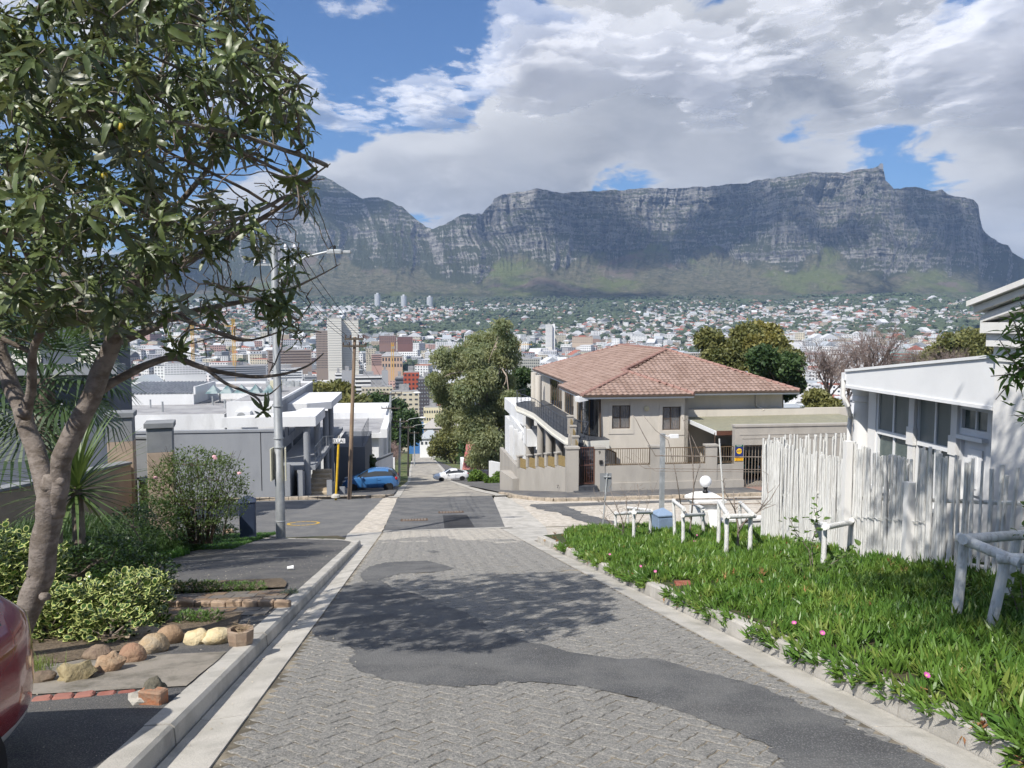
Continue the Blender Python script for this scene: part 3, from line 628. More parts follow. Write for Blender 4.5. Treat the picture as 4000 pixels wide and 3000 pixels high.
strip('verge', [(64, -7, -1.5), (97, -7, -1.3), (203, -8, -1.7), (320, -8, -2.2)], .03, mat('verge_grass', (.07, .12, .03), 1., (.16, .15, .08), sc=.7, bump=.8, bsc=8), step=2.5, cols=6)
strip('verge', [(104, 7, 20), (203, 5, 20), (320, 5, 20), (420, 7.4, 30)], .03, mat('verge_grass'), step=2.5, cols=6)
# ================================================================ right-hand side
def ont(px, py, t):
    """where the ray through a pixel meets the upright plane t = const: (s, z)"""
    d = pdir(px, py); k = t / (d.x * TV[0] + d.y * TV[1]); p = EYE + d * k; return p.x * U[0] + p.y * U[1], p.z
def ons(px, py, s):
    d = pdir(px, py); k = s / (d.x * U[0] + d.y * U[1]); p = EYE + d * k; return p.x * TV[0] + p.y * TV[1], p.z
def smear(name, protos, mats_, items, material, parent=None, smooth=False, **props):
    """protos: list of (V,F) arrays; items: (proto index, 4x4) -> one mesh"""
    Vs, Fs, o = [], [], 0
    by = {}
    for k, m_ in items: by.setdefault(k, []).append(m_)
    for k, ms in by.items():
        V, F = protos[k]; A = np.array(ms); Vh_ = np.concatenate([V, np.ones((len(V), 1))], 1)
        X = np.einsum('nij,kj->nki', A, Vh_)[:, :, :3].reshape(-1, 3); Fx = (F[None] + (np.arange(len(A)) * len(V))[:, None, None]).reshape(-1, F.shape[1]) + o
        Vs.append(X); Fs.append(Fx); o += len(X)
    return put(name, npmesh(name, np.concatenate(Vs), np.concatenate(Fs), material, smooth), parent, **props)
def tm(p, rz=0., rx=0., sc=1., ry=0.):
    cz, sz = math.cos(rz), math.sin(rz); cx, sx = math.cos(rx), math.sin(rx); cy, sy = math.cos(ry), math.sin(ry)
    Rz = np.array([[cz, -sz, 0], [sz, cz, 0], [0, 0, 1]]); Rx = np.array([[1, 0, 0], [0, cx, -sx], [0, sx, cx]]); Ry = np.array([[cy, 0, sy], [0, 1, 0], [-sy, 0, cy]])
    M = np.eye(4); M[:3, :3] = Rz @ Ry @ Rx * sc; M[:3, 3] = p; return M
def blade(L, w_, curve, n=3, dirn=(0, 1), up=.8):
    """fleshy three-sided leaf rising along +y/+z"""
    V = []
    for i in range(n + 1):
        f = i / n; wd = w_ * (1 - f) ** .55 * (1 if i < n else .05); y = L * f * math.cos(up) ; z = L * f * math.sin(up) + curve * f * f * L
        V += [(-wd / 2, y, z + wd * .35), (wd / 2, y, z + wd * .35), (0, y + wd * .2, z - wd * .45)]
    F = []
    for i in range(n):
        for k in range(3):
            j = (k + 1) % 3; F += [(i * 3 + k, i * 3 + j, i * 3 + 3 + j), (i * 3 + k, i * 3 + 3 + j, i * 3 + 3 + k)]
    return np.array(V), np.array(F)
def cluster(parts):
    Vs, Fs, o = [], [], 0
    for V, F, M in parts:
        Vs.append((np.concatenate([V, np.ones((len(V), 1))], 1) @ M.T)[:, :3]); Fs.append(F + o); o += len(V)
    return np.concatenate(Vs), np.concatenate(Fs)
rp = random.Random(11)
ice = []
for k in range(10):
    ps = []
    for i in range(rp.randint(7, 10)):
        L = rp.uniform(.06, .115); V, F = blade(L, rp.uniform(.017, .026), rp.uniform(-.15, .35), 2, up=rp.uniform(.45, 1.4))
        ps.append((V, F, tm((rp.uniform(-.025, .025), rp.uniform(-.025, .025), rp.uniform(-.02, .04)), rp.uniform(0, 6.3))))
    ice.append(cluster(ps))
leafmat('iceplant', (.050, .125, .022), (.125, .215, .035), .38, sc=1.6, tl=.22, spec=.35)
FT = 6.75      # the fence stands on this line
def bed_h(s, t): return .05 + .10 * ss(3.3, 4.6, t) + .07 * mnoise.noise(Vector((s * .9, t * .9, 3))) + .10 * ss(5.6, 6.8, t) * ss(20, 12, s)
items = []
n_ = 0
while n_ < 9800:
    s_ = 3.2 + (20.6 - 3.2) * rp.random() ** 1.25; t_ = rp.uniform(3.24, 7.2 if s_ < 15.5 else 8.2)
    lim = 20.8 - .9 * max(0, 5.0 - t_) ** 1.5 * .5
    if s_ > lim: continue
    if t_ < 3.33 + max(0, s_ - 16.5) * .17 and rp.random() < (.5 if s_ < 16.5 else 1): continue
    if 9.55 < s_ < 10.1 and t_ < 3.75: continue          # bare brick corner
    z = float(zr(s_)) + .14 + bed_h(s_, t_) - .03
    if t_ < 3.4: z -= rp.uniform(.0, .12)
    ts = rp.gauss(0, .25)
    items.append((rp.randrange(10), tm(W0(s_, t_, z), rp.uniform(0, 6.3), ts, rp.uniform(.8, 1.35) * (1.0 if s_ < 12 else 1.15), rp.gauss(0, .25)))); n_ += 1
for _ in range(520):
    s_ = rp.uniform(3.3, 17)
    if fbm(np.array([s_ * 1.1]), np.array([8.]), 2)[0] < .4 or 9.4 < s_ < 10.3: continue
    items.append((rp.randrange(10), tm(W0(s_, rp.uniform(3.14, 3.3), float(zr(s_)) + rp.uniform(.06, .17)), 1.57 + rp.gauss(0, .5), -.9, rp.uniform(.8, 1.2), 0)))
leafmat('iceplant_pale', (.10, .17, .035), (.21, .27, .06), .42, sc=1.6, tl=.25, spec=.3); pal_, gre_ = [], []
for it in items: (pal_ if rp.random() < .06 + .25 * (mnoise.noise(Vector(it[1][:3, 3]) * 1.1) > .25) else gre_).append(it)
iceo = smear('succulent_bed', ice, None, gre_, _M['iceplant'], kind='stuff'); smear('succulent_bed', ice, None, pal_, _M['iceplant_pale'], kind='stuff')
dead = []
for _ in range(420):
    s_ = rp.uniform(3.5, 20); cl_ = fbm(np.array([s_ * 1.7]), np.array([3.]), 2)[0]
    if cl_ < .45 and rp.random() < .8: continue
    t_ = rp.uniform(3.2, 3.5) if rp.random() < .6 else rp.uniform(3.4, 6.8); z = float(zr(s_)) + .14 + (rp.uniform(-.1, .05) if t_ < 3.5 else bed_h(s_, t_)); dead.append((rp.randrange(10), tm(W0(s_, t_ - .02, z), rp.uniform(0, 6.3), 2.2 if t_ < 3.5 else .2, rp.uniform(.5, .9))))
smear('dry_leaves', ice, None, dead, mat('dry_succulent', (.24, .10, .045), .8, (.36, .24, .10), sc=8), kind='stuff')
# mound below them
sg_ = np.linspace(2.5, 20.7, 80); tg_ = np.linspace(3.34, 8.4, 18); SS_, TT_ = np.meshgrid(sg_, tg_, indexing='ij')
ZZ_ = zr(SS_) + .12 + .05 + .08 * ss(3.3, 4.6, TT_) + .04 * (fbm(SS_, TT_, 3) - .5) - .25 * ss(19.9, 20.7, SS_)
struct('bed_soil', npmesh('bed_soil', np.stack([SS_ * U[0] + TT_ * TV[0], SS_ * U[1] + TT_ * TV[1], ZZ_], -1).reshape(-1, 3), grid_faces(*SS_.shape)[:, ::-1], mat('bed_mound', (.035, .07, .015), 1., (.08, .07, .04), sc=5, bump=1., bsc=30), True))
strip('ground', [(-10, 3.34, 12), (2.6, 3.34, 12)], .02, mt_soil)
rb = thing('brick_corner', 'small red brick edging showing between the green succulents at the kerb', 'bricks', W(9.8, 3.55))
for i in range(3): obj('brick', MB().bbox(-.11, .11, -.045, .045, -.03, .03, .004), mat('red_brick', (.24, .075, .05), .9, (.30, .12, .08), sc=9, bump=.4, bsc=60), rb, loc=(.02, -.12 + i * .1, .02), rot=ANG)
# pink flowers
petal = MB()
for k in range(14):
    a = 2 * math.pi * k / 14; c_, s2 = math.cos(a), math.sin(a); n2_ = Vector((-s2, c_, 0)) * .005
    p0 = Vector((c_ * .008, s2 * .008, 0)); p1 = Vector((c_ * .034, s2 * .034, .016)); petal.add([p0 - n2_, p0 + n2_, p1 + n2_ * .8, p1 - n2_ * .8], [(0, 1, 2, 3)])
M_pet = mat('pink_petal', (.62, .12, .42), .6); M_yel = mat('stamen', (.75, .60, .15), .8)
pme = mesh('petals', petal, M_pet)
cme = mesh('centre', MB().lathe([(.010, 0), (.009, .006), (.003, .009)], 8), M_yel)
fl_lab = ['large pink flower in the middle of the green succulent bed', 'pink flower near the kerb end of the succulent bed', 'upper of two pink flowers below the white stake frame', 'lower of two pink flowers below the white stake frame', 'small pink flower low above the kerb, half open', 'pink flower nearest the right edge of the bed', 'pink flower left of the blue grey box', 'tiny pink flower right of the large one']
for (x, y), lb in zip([(3103, 2412), (2502, 2192), (2722, 2096), (2712, 2117), (2560, 2228), (3620, 2610), (2382, 2156), (3213, 2440)], fl_lab):
    s_, t_ = on_ground(x, y, .24); f_ = thing('flower', lb, 'flower', W0(s_, t_, float(zr(s_)) + .14 + bed_h(s_, t_) + .1), 0, 'pink succulent flowers', .65)
    f_.rotation_euler = (rp.uniform(.3, .7), rp.uniform(-.3, .3), 0); put('petals', pme, f_); put('centre', cme, f_)
    obj('stem', MB().tube([(0, 0, -.12), (0, 0, 0)], .003, 5), _M['iceplant'], f_)
# ---- white pole fence
M_wp = mat('white_paint_wood', (.80, .80, .78), .75, (.70, .70, .68), sc=1.2, bump=.5, bsc=9, stretch=(14, 14, 1.2), stain=(.30, .29, .27, .7), stsc=2.8)
def pole_mesh(k, r_):
    rr_ = random.Random(k); path = []; rad = []
    a = rr_.uniform(-.016, .016); b = rr_.uniform(-.012, .012); n = 6
    for i in range(n):
        f = i / (n - 1); path.append((a * math.sin(f * 3.1 + k) + rr_.uniform(-.004, .004), b * math.sin(f * 4 + k * 2), f)); rad.append(r_ * (1.1 - .25 * f) * rr_.uniform(.9, 1.08))
    return mesh('picket', MB().tube(path, rad, 7), M_wp, 60)
pmesh = [pole_mesh(k, .025) for k in range(9)]
FEN = []
def fence(p0, p1, tops, label, gap=.042, seed=1, skip=None):
    """poles on the line p0-p1 in (s,t); tops: list of (f, z)"""
    r_ = random.Random(seed); L = math.hypot(p1[0] - p0[0], p1[1] - p0[1]); n = int(L / gap)
    fe = thing('fence', label, 'fence', W(*p0), 0, 'white pole fence panels'); org = fe.location.copy()
    zt = [float(np.interp(i / n, [a for a, b in tops], [b for a, b in tops])) for i in range(n + 1)]
    for i in range(n + 1):
        f = i / n; s_, t_ = p0[0] + (p1[0] - p0[0]) * f, p0[1] + (p1[1] - p0[1]) * f + r_.uniform(-.012, .012)
        zb = float(zr(s_)) + .05; h = zt[i] + r_.uniform(-.075, .06) - zb
        if skip and skip(f) and r_.random() < .55: continue
        put('picket', pmesh[r_.randrange(9)], fe, mw=Matrix.Translation(W0(s_, t_, zb) - org) @ Matrix.Rotation(r_.gauss(0, .013), 4, 'Y') @ Matrix.Rotation(r_.gauss(0, .008), 4, 'X') @ Matrix.Rotation(r_.uniform(0, 6.28), 4, 'Z') @ Matrix.Diagonal((r_.uniform(.75, 1.15),) * 2 + (h, 1)))
    for k, hh in enumerate((.45, 1.25)):
        a, b = [W0(q_[0], q_[1] + .05, float(zr(q_[0])) + hh) - org for q_ in (p0, p1)]
        obj('rail', MB().tube([a, b], .028, 6), M_wp, fe)
    return fe
def z_on_fence(px, py): return ont(px, py, FT)
f_s0, _ = z_on_fence(2985, 1720); f_s1, _ = z_on_fence(3312, 1800); f_s2, _ = z_on_fence(3572, 1790); zt_ = lambda x, y: ont(x, y, FT)[1]
fence((f_s0, FT), (f_s1, FT), [(0, zt_(2990, 1722)), (1, zt_(3310, 1800))], 'far street panel of the white pole fence, its top sloping down towards the camera', seed=1)
fence((f_s1 - .1, FT), (f_s2, FT), [(0, zt_(3335, 1738)), (1, zt_(3560, 1800))], 'middle street panel of the white pole fence with a wire stitched across it', seed=2)
s4, _ = z_on_fence(4300, 1900)
fence((f_s2 - .1, FT), (s4, FT), [(0, zt_(3600, 1752)), (.45, zt_(3750, 1790)), (1, zt_(4300, 1925))], 'near street panel of the white pole fence, tallest where it stands by the white door', seed=3, skip=lambda f: .2 < f)
fence((f_s0, FT + .05), (f_s0 + .2, FT + 4.6), [(0, zt_(2990, 1712)), (1, zt_(2990, 1712) + .02)], 'rear panel of the white pole fence running away from the street below the beige house', seed=4)
wt = obj('wire', MB().tube([W0(f_s1 - .2 - i * .07, FT - .045, float(zr(f_s1 - .2 - i * .07)) + .95 + .02 * (i % 2)) for i in range(26)], .006, 5), M_wp); tag(wt, 'twisted white wire stitched along the middle fence panel', 'wire')
# leaning loose pole at the corner
lp = obj('pole', MB().tube([W(f_s0 + .9, FT - .35, .1), W0(f_s0 + .9, FT - .55, zt_(2990, 1740))], [.022, .016], 7), M_wp); tag(lp, 'single thin white pole leaning left of the fence corner', 'pole')
for i, (x, y0, y1) in enumerate(((3318, 1720, 2240), (3560, 1880, 2330))):
    s_, z1 = ont(x, y0, FT - .05); b_ = MB().box(-.055, .055, -.05, .05, 0, z1 - float(zr(s_)) - .1)
    tag(obj('fence_post', b_, mat('white_render', (.80, .79, .77), .8, (.74, .73, .71), sc=1.5, bump=.15, bsc=60, stain=(.52, .50, .45, .35), stsc=1.8, stretch=(1, 1, .3)), loc=W(s_, FT - .07, -.05), rot=ANG), ['square white fence post between the far and middle pole panels', 'square white fence post between the middle and near pole panels'][i], 'post', 'square posts of the white fence')
# ---- stake frames round the young trees
M_stk = mat('stake_white', (.82, .82, .80), .7, (.72, .72, .70), sc=2, bump=.5, bsc=12, stretch=(5, 5, 1), stain=(.33, .31, .28, .7), stsc=4.5)
def stake_frame(posts, rails, label, d_=.038):
    """posts: (base px, base py, top px, top py); rails: pairs of post numbers"""
    P_ = []
    for bx, by, tx, ty in posts:
        s_, t_ = on_ground(bx, by, .06); b = W0(s_, t_, float(zr(s_)) + .1); Y = b.y; tp = at(tx, ty, Y - .03); P_.append((b, tp))
    fr = thing('stake_frame', label, 'tree guard', P_[0][0], 0, 'white stake frames round the young trees'); o_ = fr.location.copy()
    for b, tp in P_:
        dd = (tp - b).normalized(); obj('post', MB().tube([b - dd * .12 - o_, b - o_, (b + tp) / 2 - o_ + Vector((.004, 0, 0)), tp - o_ + dd * .03], [d_ * 1.05, d_ * 1.05, d_, d_ * .96], 10), M_stk, fr, smooth=50)
    for i, j, dz in rails:
        a, c_ = P_[i][1] - o_ + Vector((0, -.05, dz)), P_[j][1] - o_ + Vector((0, -.05, dz)); e = (c_ - a).normalized() * .09
        obj('rail', MB().tube([a - e, (a + c_) / 2, c_ + e], d_ * 1.1, 10), M_stk, fr, smooth=50)
    return fr
stake_frame([(3727, 2450, 3767, 2108), (3857, 2478, 3930, 2175), (3905, 2400, 3975, 2092), (4080, 2500, 4130, 2180)], [(0, 1, 0), (1, 3, .0), (0, 2, .02)], 'nearest white stake frame, cut by the right edge of the picture', .043)
stake_frame([(3213, 2238, 3222, 2050), (3320, 2200, 3320, 2032), (3272, 2140, 3272, 1992), (3150, 2120, 3145, 2010)], [(3, 0, -.01), (0, 1, -.02), (2, 1, .02)], 'white stake frame with green leaves climbing its left side')
stake_frame([(2835, 2190, 2840, 2010), (2928, 2180, 2932, 2008), (2806, 2150, 2808, 1960), (2890, 2100, 2890, 1965)], [(2, 0, 0), (0, 1, -.02), (3, 1, .02)], 'white stake frame between the globe lamp pillar and the fence corner')
stake_frame([(2668, 2150, 2668, 1985), (2748, 2110, 2745, 1985), (2637, 2115, 2630, 1955), (2706, 2080, 2704, 1960)], [(2, 0, 0), (0, 1, -.13), (3, 1, .0)], 'white stake frame right of the blue grey box, below the globe lamp', .036)
stake_frame([(2474, 2125, 2476, 1996), (2540, 2105, 2540, 1996), (2404, 2105, 2404, 2003), (2452, 2095, 2452, 1985)], [(2, 0, -.02), (0, 1, -.02), (3, 1, .02)], 'white stake frame left of the blue grey box with a dry shrub in it', .036)
# ---- bare young trees
M_twig = mat('grey_twig', (.20, .16, .13), .9, (.30, .26, .23), sc=10, bump=.5, bsc=40)
def limb_tree(name, label, cat, base, limbs, m_, group=None, sub=0, seed=0, tw=.35, mat2=None):
    """limbs are pixel paths with radii, all near the base's depth; sub adds random side twigs"""
    rr_ = random.Random(seed); o = thing(name, label, cat, base, 0, group); Y = base.y
    for li, (path, r0, r1, dy) in enumerate(limbs):
        pts = [at(x, y, Y + dy * i / max(1, len(path) - 1)) - base for i, (x, y) in enumerate(path)]
        n = len(pts); obj('branch', MB().tube(pts, [r0 + (r1 - r0) * i / (n - 1) for i in range(n)], 6), m_, o, smooth=True)
        if sub:
            mb = MB()
            for k in range(sub):
                f = rr_.uniform(.25, 1) * (n - 1); i = min(int(f), n - 2); p = pts[i].lerp(pts[i + 1], f - i); d = Vector((rr_.gauss(0, .6), rr_.gauss(0, .6), rr_.uniform(.3, 1))).normalized(); L = rr_.uniform(.4, 1) * tw
                q_ = [p]
                for _ in range(4): d = (d + Vector((rr_.gauss(0, .35), rr_.gauss(0, .35), rr_.gauss(.1, .25)))).normalized(); q_.append(q_[-1] + d * L / 4)
                mb.tube(q_, [.006, .005, .004, .0035, .002], 4, cap=False)
            obj('twigs', mb, mat2 or m_, o)
    return o
def gpt(px, py, h=.1):
    s_, t_ = on_ground(px, py, h); return W0(s_, t_, float(zr(s_)) + h)
limb_tree('young_tree', 'leafless young tree with two long bare stems beside the globe lamp', 'tree', gpt(2690, 2110), [([(2690, 2110), (2700, 2030), (2640, 1950), (9500, 1870), (2560, 1780), (2510, 1690), (2485, 1640), (2470, 1620)], .022, .006, .1), ([(2660, 1970), (9500, 1900), (2520, 1830), (2440, 1780)], .014, .004, -.2), ([(2660, 1975), (2640, 1850), (2610, 1720), (2560, 1680), (2510, 1620)], .012, .004, .2),
   ([(2700, 2030), (2710, 1900), (2705, 1780), (2690, 1690), (2665, 1630)], .018, .005, .1), ([(2710, 1900), (2740, 1790), (2700, 1700)], .01, .003, .1), ([(9500, 1900), (2560, 1840), (2470, 1770)], .01, .003, 0)], M_twig, 'bare young trees in the succulent bed', 1, 3, .3)
limb_tree('young_tree', 'leafless young tree in the stake frame by the fence corner', 'tree', gpt(2880, 2170), [([(2880, 2170), (2885, 2060), (2870, 1990), (2865, 1920)], .026, .006, .1), ([(2885, 2060), (2960, 2000), (3010, 1950), (3045, 1890)], .015, .004, .1), ([(2960, 2000), (3000, 1940), (3000, 1850)], .009, .003, .1), ([(2870, 1990), (2830, 1920), (2822, 1860)], .010, .003, .1), ([(2885, 2080), (2920, 2020), (2990, 1985), (3030, 1970)], .012, .004, -.1)], M_twig, 'bare young trees in the succulent bed', 3, 5, .3)
limb_tree('dry_shrub', 'leafless twiggy grey shrub in the stake frame nearest the crossing', 'shrub', gpt(2440, 2110), [([(2440, 2110), (2430, 2030), (2400, 1960), (2380, 1900)], .016, .004, .1), ([(2470, 2120), (2480, 2030), (2500, 1950), (2490, 1890)], .016, .004, .1), ([(2440, 2080), (2380, 2040), (2340, 1990)], .012, .003, .1), ([(2470, 2080), (2520, 2000), (2550, 1920)], .012, .003, .1), ([(2430, 2090), (2450, 2000), (2440, 1930)], .012, .003, .2), ([(2400, 2010), (2360, 1960), (2335, 1960)], .008, .003, 0)], M_twig, None, 9, 8, .42)
# leafy climber in frame D and at the right edge
def leaf_flat(L, w_, bend=.3, n=4):
    V = []
    for i in range(n + 1):
        f = i / n; wd = w_ * math.sin(math.pi * (.06 + .94 * f) ** .8) * .5 if i < n else .001; y = L * f; z = -bend * L * f * f
        V += [(-wd, y, z + wd * .3), (0, y, z), (wd, y, z + wd * .3)]
    F = []
    for i in range(n):
        for k in (0, 1): a = i * 3 + k; F += [(a, a + 1, a + 4), (a, a + 4, a + 3)]
    return np.array(V), np.array(F)
leafmat('vine_leaf', (.05, .11, .02), (.12, .19, .04), .5)
def leafy(name, label, cat, base, paths, lv, m_, n, wood, seed=1, spread=.06, group=None, stem=.008, droop=0., sc=(.7, 1.2), whorl=1, kind=None, along=(.1, 1)):
    """stems with many leaves: stems is one part, foliage another"""
    r_ = random.Random(seed); o = thing(name, label, cat, base, 0, group); mb = MB(); its = []
    for p in paths: mb.tube(p, [stem * (1 - .6 * i / (len(p) - 1)) for i in range(len(p))], 6, cap=False)
    for _ in range(n):
        p = r_.choice(paths); f = r_.uniform(*along) * (len(p) - 1); i = min(int(f), len(p) - 2); c = p[i].lerp(p[i + 1], f - i) + Vector([r_.gauss(0, spread) for _ in range(3)]); th0 = r_.uniform(0, 6.3)
        for q_ in range(whorl): its.append((r_.randrange(len(lv)), tm(c, th0 + q_ * 2.4, r_.gauss(.35 - droop, .45), r_.uniform(*sc), r_.gauss(0, .3))))
    obj('stem', mb, wood, o, smooth=True); sm = smear('foliage', lv, None, its, m_, o); sm['kind'] = 'stuff'; return o
lvv = [leaf_flat(.09, .075, .3), leaf_flat(.075, .06, -.1), leaf_flat(.06, .055, .5)]
b0 = gpt(3180, 2260)
leafy('climbing_plant', 'lobed green climber in the stake frame beside the pole fence', 'plant', b0, [[Vector((0, 0, 0)), at(3160, 2150, b0.y) - b0, at(3110, 2080, b0.y) - b0, at(3080, 2020, b0.y) - b0], [Vector((0, 0, 0)), at(3170, 2120, b0.y + .2) - b0, at(3195, 2050, b0.y) - b0, at(3180, 1990, b0.y) - b0], [Vector((0, 0, 0)), at(3250, 2200, b0.y) - b0, at(3320, 2160, b0.y) - b0], [Vector((0, 0, 0)), at(3120, 2210, b0.y) - b0, at(3080, 2180, b0.y) - b0]], lvv, _M['vine_leaf'], 130, M_twig, 4)
b0 = gpt(4010, 2420)
leafy('climbing_plant', 'lobed green climber in the nearest stake frame at the right edge', 'plant', b0, [[Vector((0, 0, 0)), at(3985, 2250, b0.y) - b0, at(4010, 2080, b0.y) - b0, at(4060, 1960, b0.y) - b0], [Vector((0, 0, 0)), at(3960, 2340, b0.y) - b0, at(3930, 2280, b0.y) - b0], [Vector((0, 0, 0)), at(4100, 2280, b0.y) - b0, at(4180, 2200, b0.y) - b0]], lvv, _M['vine_leaf'], 120, M_twig, 5)
leafmat('oleander', (.045, .10, .02), (.10, .18, .035), .45)
tb = W(5.4, 5.1)
lvo = [leaf_flat(.11, .03, .35), leaf_flat(.09, .026, .1), leaf_flat(.12, .03, .6)]
ends = [(3905, 1330), (3870, 1470), (3890, 1560), (3950, 1230), (3985, 1180), (3930, 1400), (3960, 1620), (3990, 1500), (4060, 1300), (4080, 1500), (4150, 1250), (4150, 1600), (4250, 1400), (3995, 1300), (4020, 1420), (4040, 1180), (3960, 1490), (3935, 1300)]
hub = [at(4150, 1750, 5.5), at(4120, 1500, 5.6), at(4130, 1330, 5.4)]
pt_ = [[tb - tb, hub[0] - tb, hub[1] - tb, hub[2] - tb]] + [[hub[i % 3] - tb, (hub[i % 3] * .5 + at(x, y, 5.5) * .5) - tb + Vector((0, 0, .05)), at(x, y, 5.5 + .15 * (i % 3)) - tb] for i, (x, y) in enumerate(ends)]
lt = leafy('oleander', 'narrow leaved bush reaching in at the right edge before the white gable', 'shrub', tb, pt_[1:], lvo, _M['oleander'], 330, M_twig, 9, .035, stem=.008, whorl=2)
obj('trunk', MB().tube(pt_[0], [.04, .03, .02, .012], 8), M_twig, lt, smooth=True)
# ---- boxes, posts, sign seen from behind
def meter_box(px, py, pyt, w_, col, label, hatch=True, rz=.25):
    s_, t_ = on_ground(px, py, .02); b = W0(s_, t_, float(zr(s_)) + (.0)); tz = at(px, pyt, b.y).z - b.z
    m_ = mat('box_' + label[:6], col, .55, tuple(c * 1.2 for c in col), sc=3, stain=tuple(c * .6 for c in col) + (.4,), stsc=3, bump=.1)
    o = thing('electric_box', label, 'utility box', b, rz)
    obj('body', MB().bbox(-w_ / 2, w_ / 2, -w_ / 2, w_ / 2, -.1, tz - w_ * .42, .01), m_, o)
    e = w_ / 2 + .02; z0 = tz - w_ * .42
    obj('lid', MB().add([(-e, -e, z0), (e, -e, z0), (e, e, z0), (-e, e, z0), (-e, -e, z0 + .03), (e, -e, z0 + .03), (e, e, z0 + .03), (-e, e, z0 + .03), (0, 0, tz)], [(3, 2, 1, 0), (0, 1, 5, 4), (1, 2, 6, 5), (2, 3, 7, 6), (3, 0, 4, 7), (4, 5, 8), (5, 6, 8), (6, 7, 8), (7, 4, 8)]), m_, o)
    obj('door', MB().box(-w_ * .4, w_ * .4, -w_ / 2 - .008, -w_ / 2, .05, tz - w_ * .55), m_, o)
    for k in range(3): obj('vent_slot', MB().box(-w_ * .2, w_ * .2, -w_ / 2 - .016, -w_ / 2 - .008, .12 + k * .03, .13 + k * .03), mat('dark_metal', (.03, .03, .035), .5), o)
    if hatch: obj('label_plate', MB().box(w_ / 2, w_ / 2 + .006, -.07, .05, tz * .5, tz * .68), mat('plate_grey', (.35, .37, .38), .4), o)
    return o
meter_box(2588, 2108, 1982, .44, (.20, .27, .38), 'faded blue grey electricity box with pyramid lid among the white stake frames')
M_galv = mat('galvanised', (.36, .38, .39), .55, (.50, .52, .53), sc=3, metal=.4, stain=(.24, .25, .26, .5), stsc=4)
b = gpt(2583, 2090, .05); tp = at(2578, 1697, b.y)
o = thing('sign_post', 'square galvanised post rising behind the blue grey box', 'post', b)
obj('post', MB().box(-.055, .055, -.055, .055, -.2, tp.z - b.z), M_galv, o, rot=.2); obj('cap', MB().box(-.06, .06, -.06, .06, tp.z - b.z, tp.z - b.z + .02), M_galv, o, rot=.2)
b = gpt(2352, 2085, .03); tp = at(2372, 1848, b.y)
o = thing('road_sign', 'small grey road sign seen from behind on a leaning pole', 'sign', b)
obj('pole', MB().tube([Vector((0, 0, -.2)), Vector((0, 0, 0)), tp - b], .022, 8), M_galv, o, smooth=50)
c_ = at(2360, 1885, b.y) - b
obj('plate', MB().box(-.015, .0, -.17, .17, -.27, .27), mat('sign_back', (.20, .21, .22), .6), o, loc=c_ + Vector((.05, .03, 0)), rot=(0, .05, 1.25 + .3)); obj('bracket', MB().box(-.10, .10, -.03, .03, -.015, .015), M_galv, o, loc=at(2372, 1862, b.y) - b)
# ---- white pillar with the globe lamp, low garden wall
M_wr = _M['white_render']
gp_ = at(2753, 2045, 19.9); pil = thing('pillar', 'short white plastered pillar with a moulded cap at the garden corner', 'pillar', Vector((gp_.x, gp_.y, gp_.z)), ANG + .1)
zc = at(2753, 1925, 19.9).z - gp_.z
obj('shaft', MB().box(-.30, .30, -.30, .30, -.8, zc - .26), M_wr, pil)
obj('panel', MB().box(-.2, .2, -.315, -.30, -.5, zc - .42), M_wr, pil)
obj('cap', MB().box(-.34, .34, -.34, .34, zc - .26, zc - .20).add([(-.40, -.40, zc - .20), (.40, -.40, zc - .20), (.40, .40, zc - .20), (-.40, .40, zc - .20), (-.40, -.40, zc - .13), (.40, -.40, zc - .13), (.40, .40, zc - .13), (-.40, .40, zc - .13), (-.2, -.2, zc), (.2, -.2, zc), (.2, .2, zc), (-.2, .2, zc)], [(3, 2, 1, 0), (0, 1, 5, 4), (1, 2, 6, 5), (2, 3, 7, 6), (3, 0, 4, 7), (4, 5, 9, 8), (5, 6, 10, 9), (6, 7, 11, 10), (7, 4, 8, 11), (8, 9, 10, 11)]), M_wr, pil)
gl = thing('globe_lamp', 'white globe lamp on a black base on top of the white pillar', 'lamp', Vector((gp_.x, gp_.y, gp_.z + zc)))
obj('base', MB().lathe([(.07, 0), (.075, .04), (.05, .06), (.045, .12), (.065, .13), (.065, .16)], 14), mat('black_iron', (.015, .015, .017), .4), gl, smooth=50)
pr = [(.155 * math.sin(math.pi * i / 12) + .0005, .30 - .155 * math.cos(math.pi * i / 12)) for i in range(13)]
obj('globe', MB().lathe(pr, 24), mat('opal_glass', (.85, .85, .87), .25, spec=.5), gl, smooth=True)
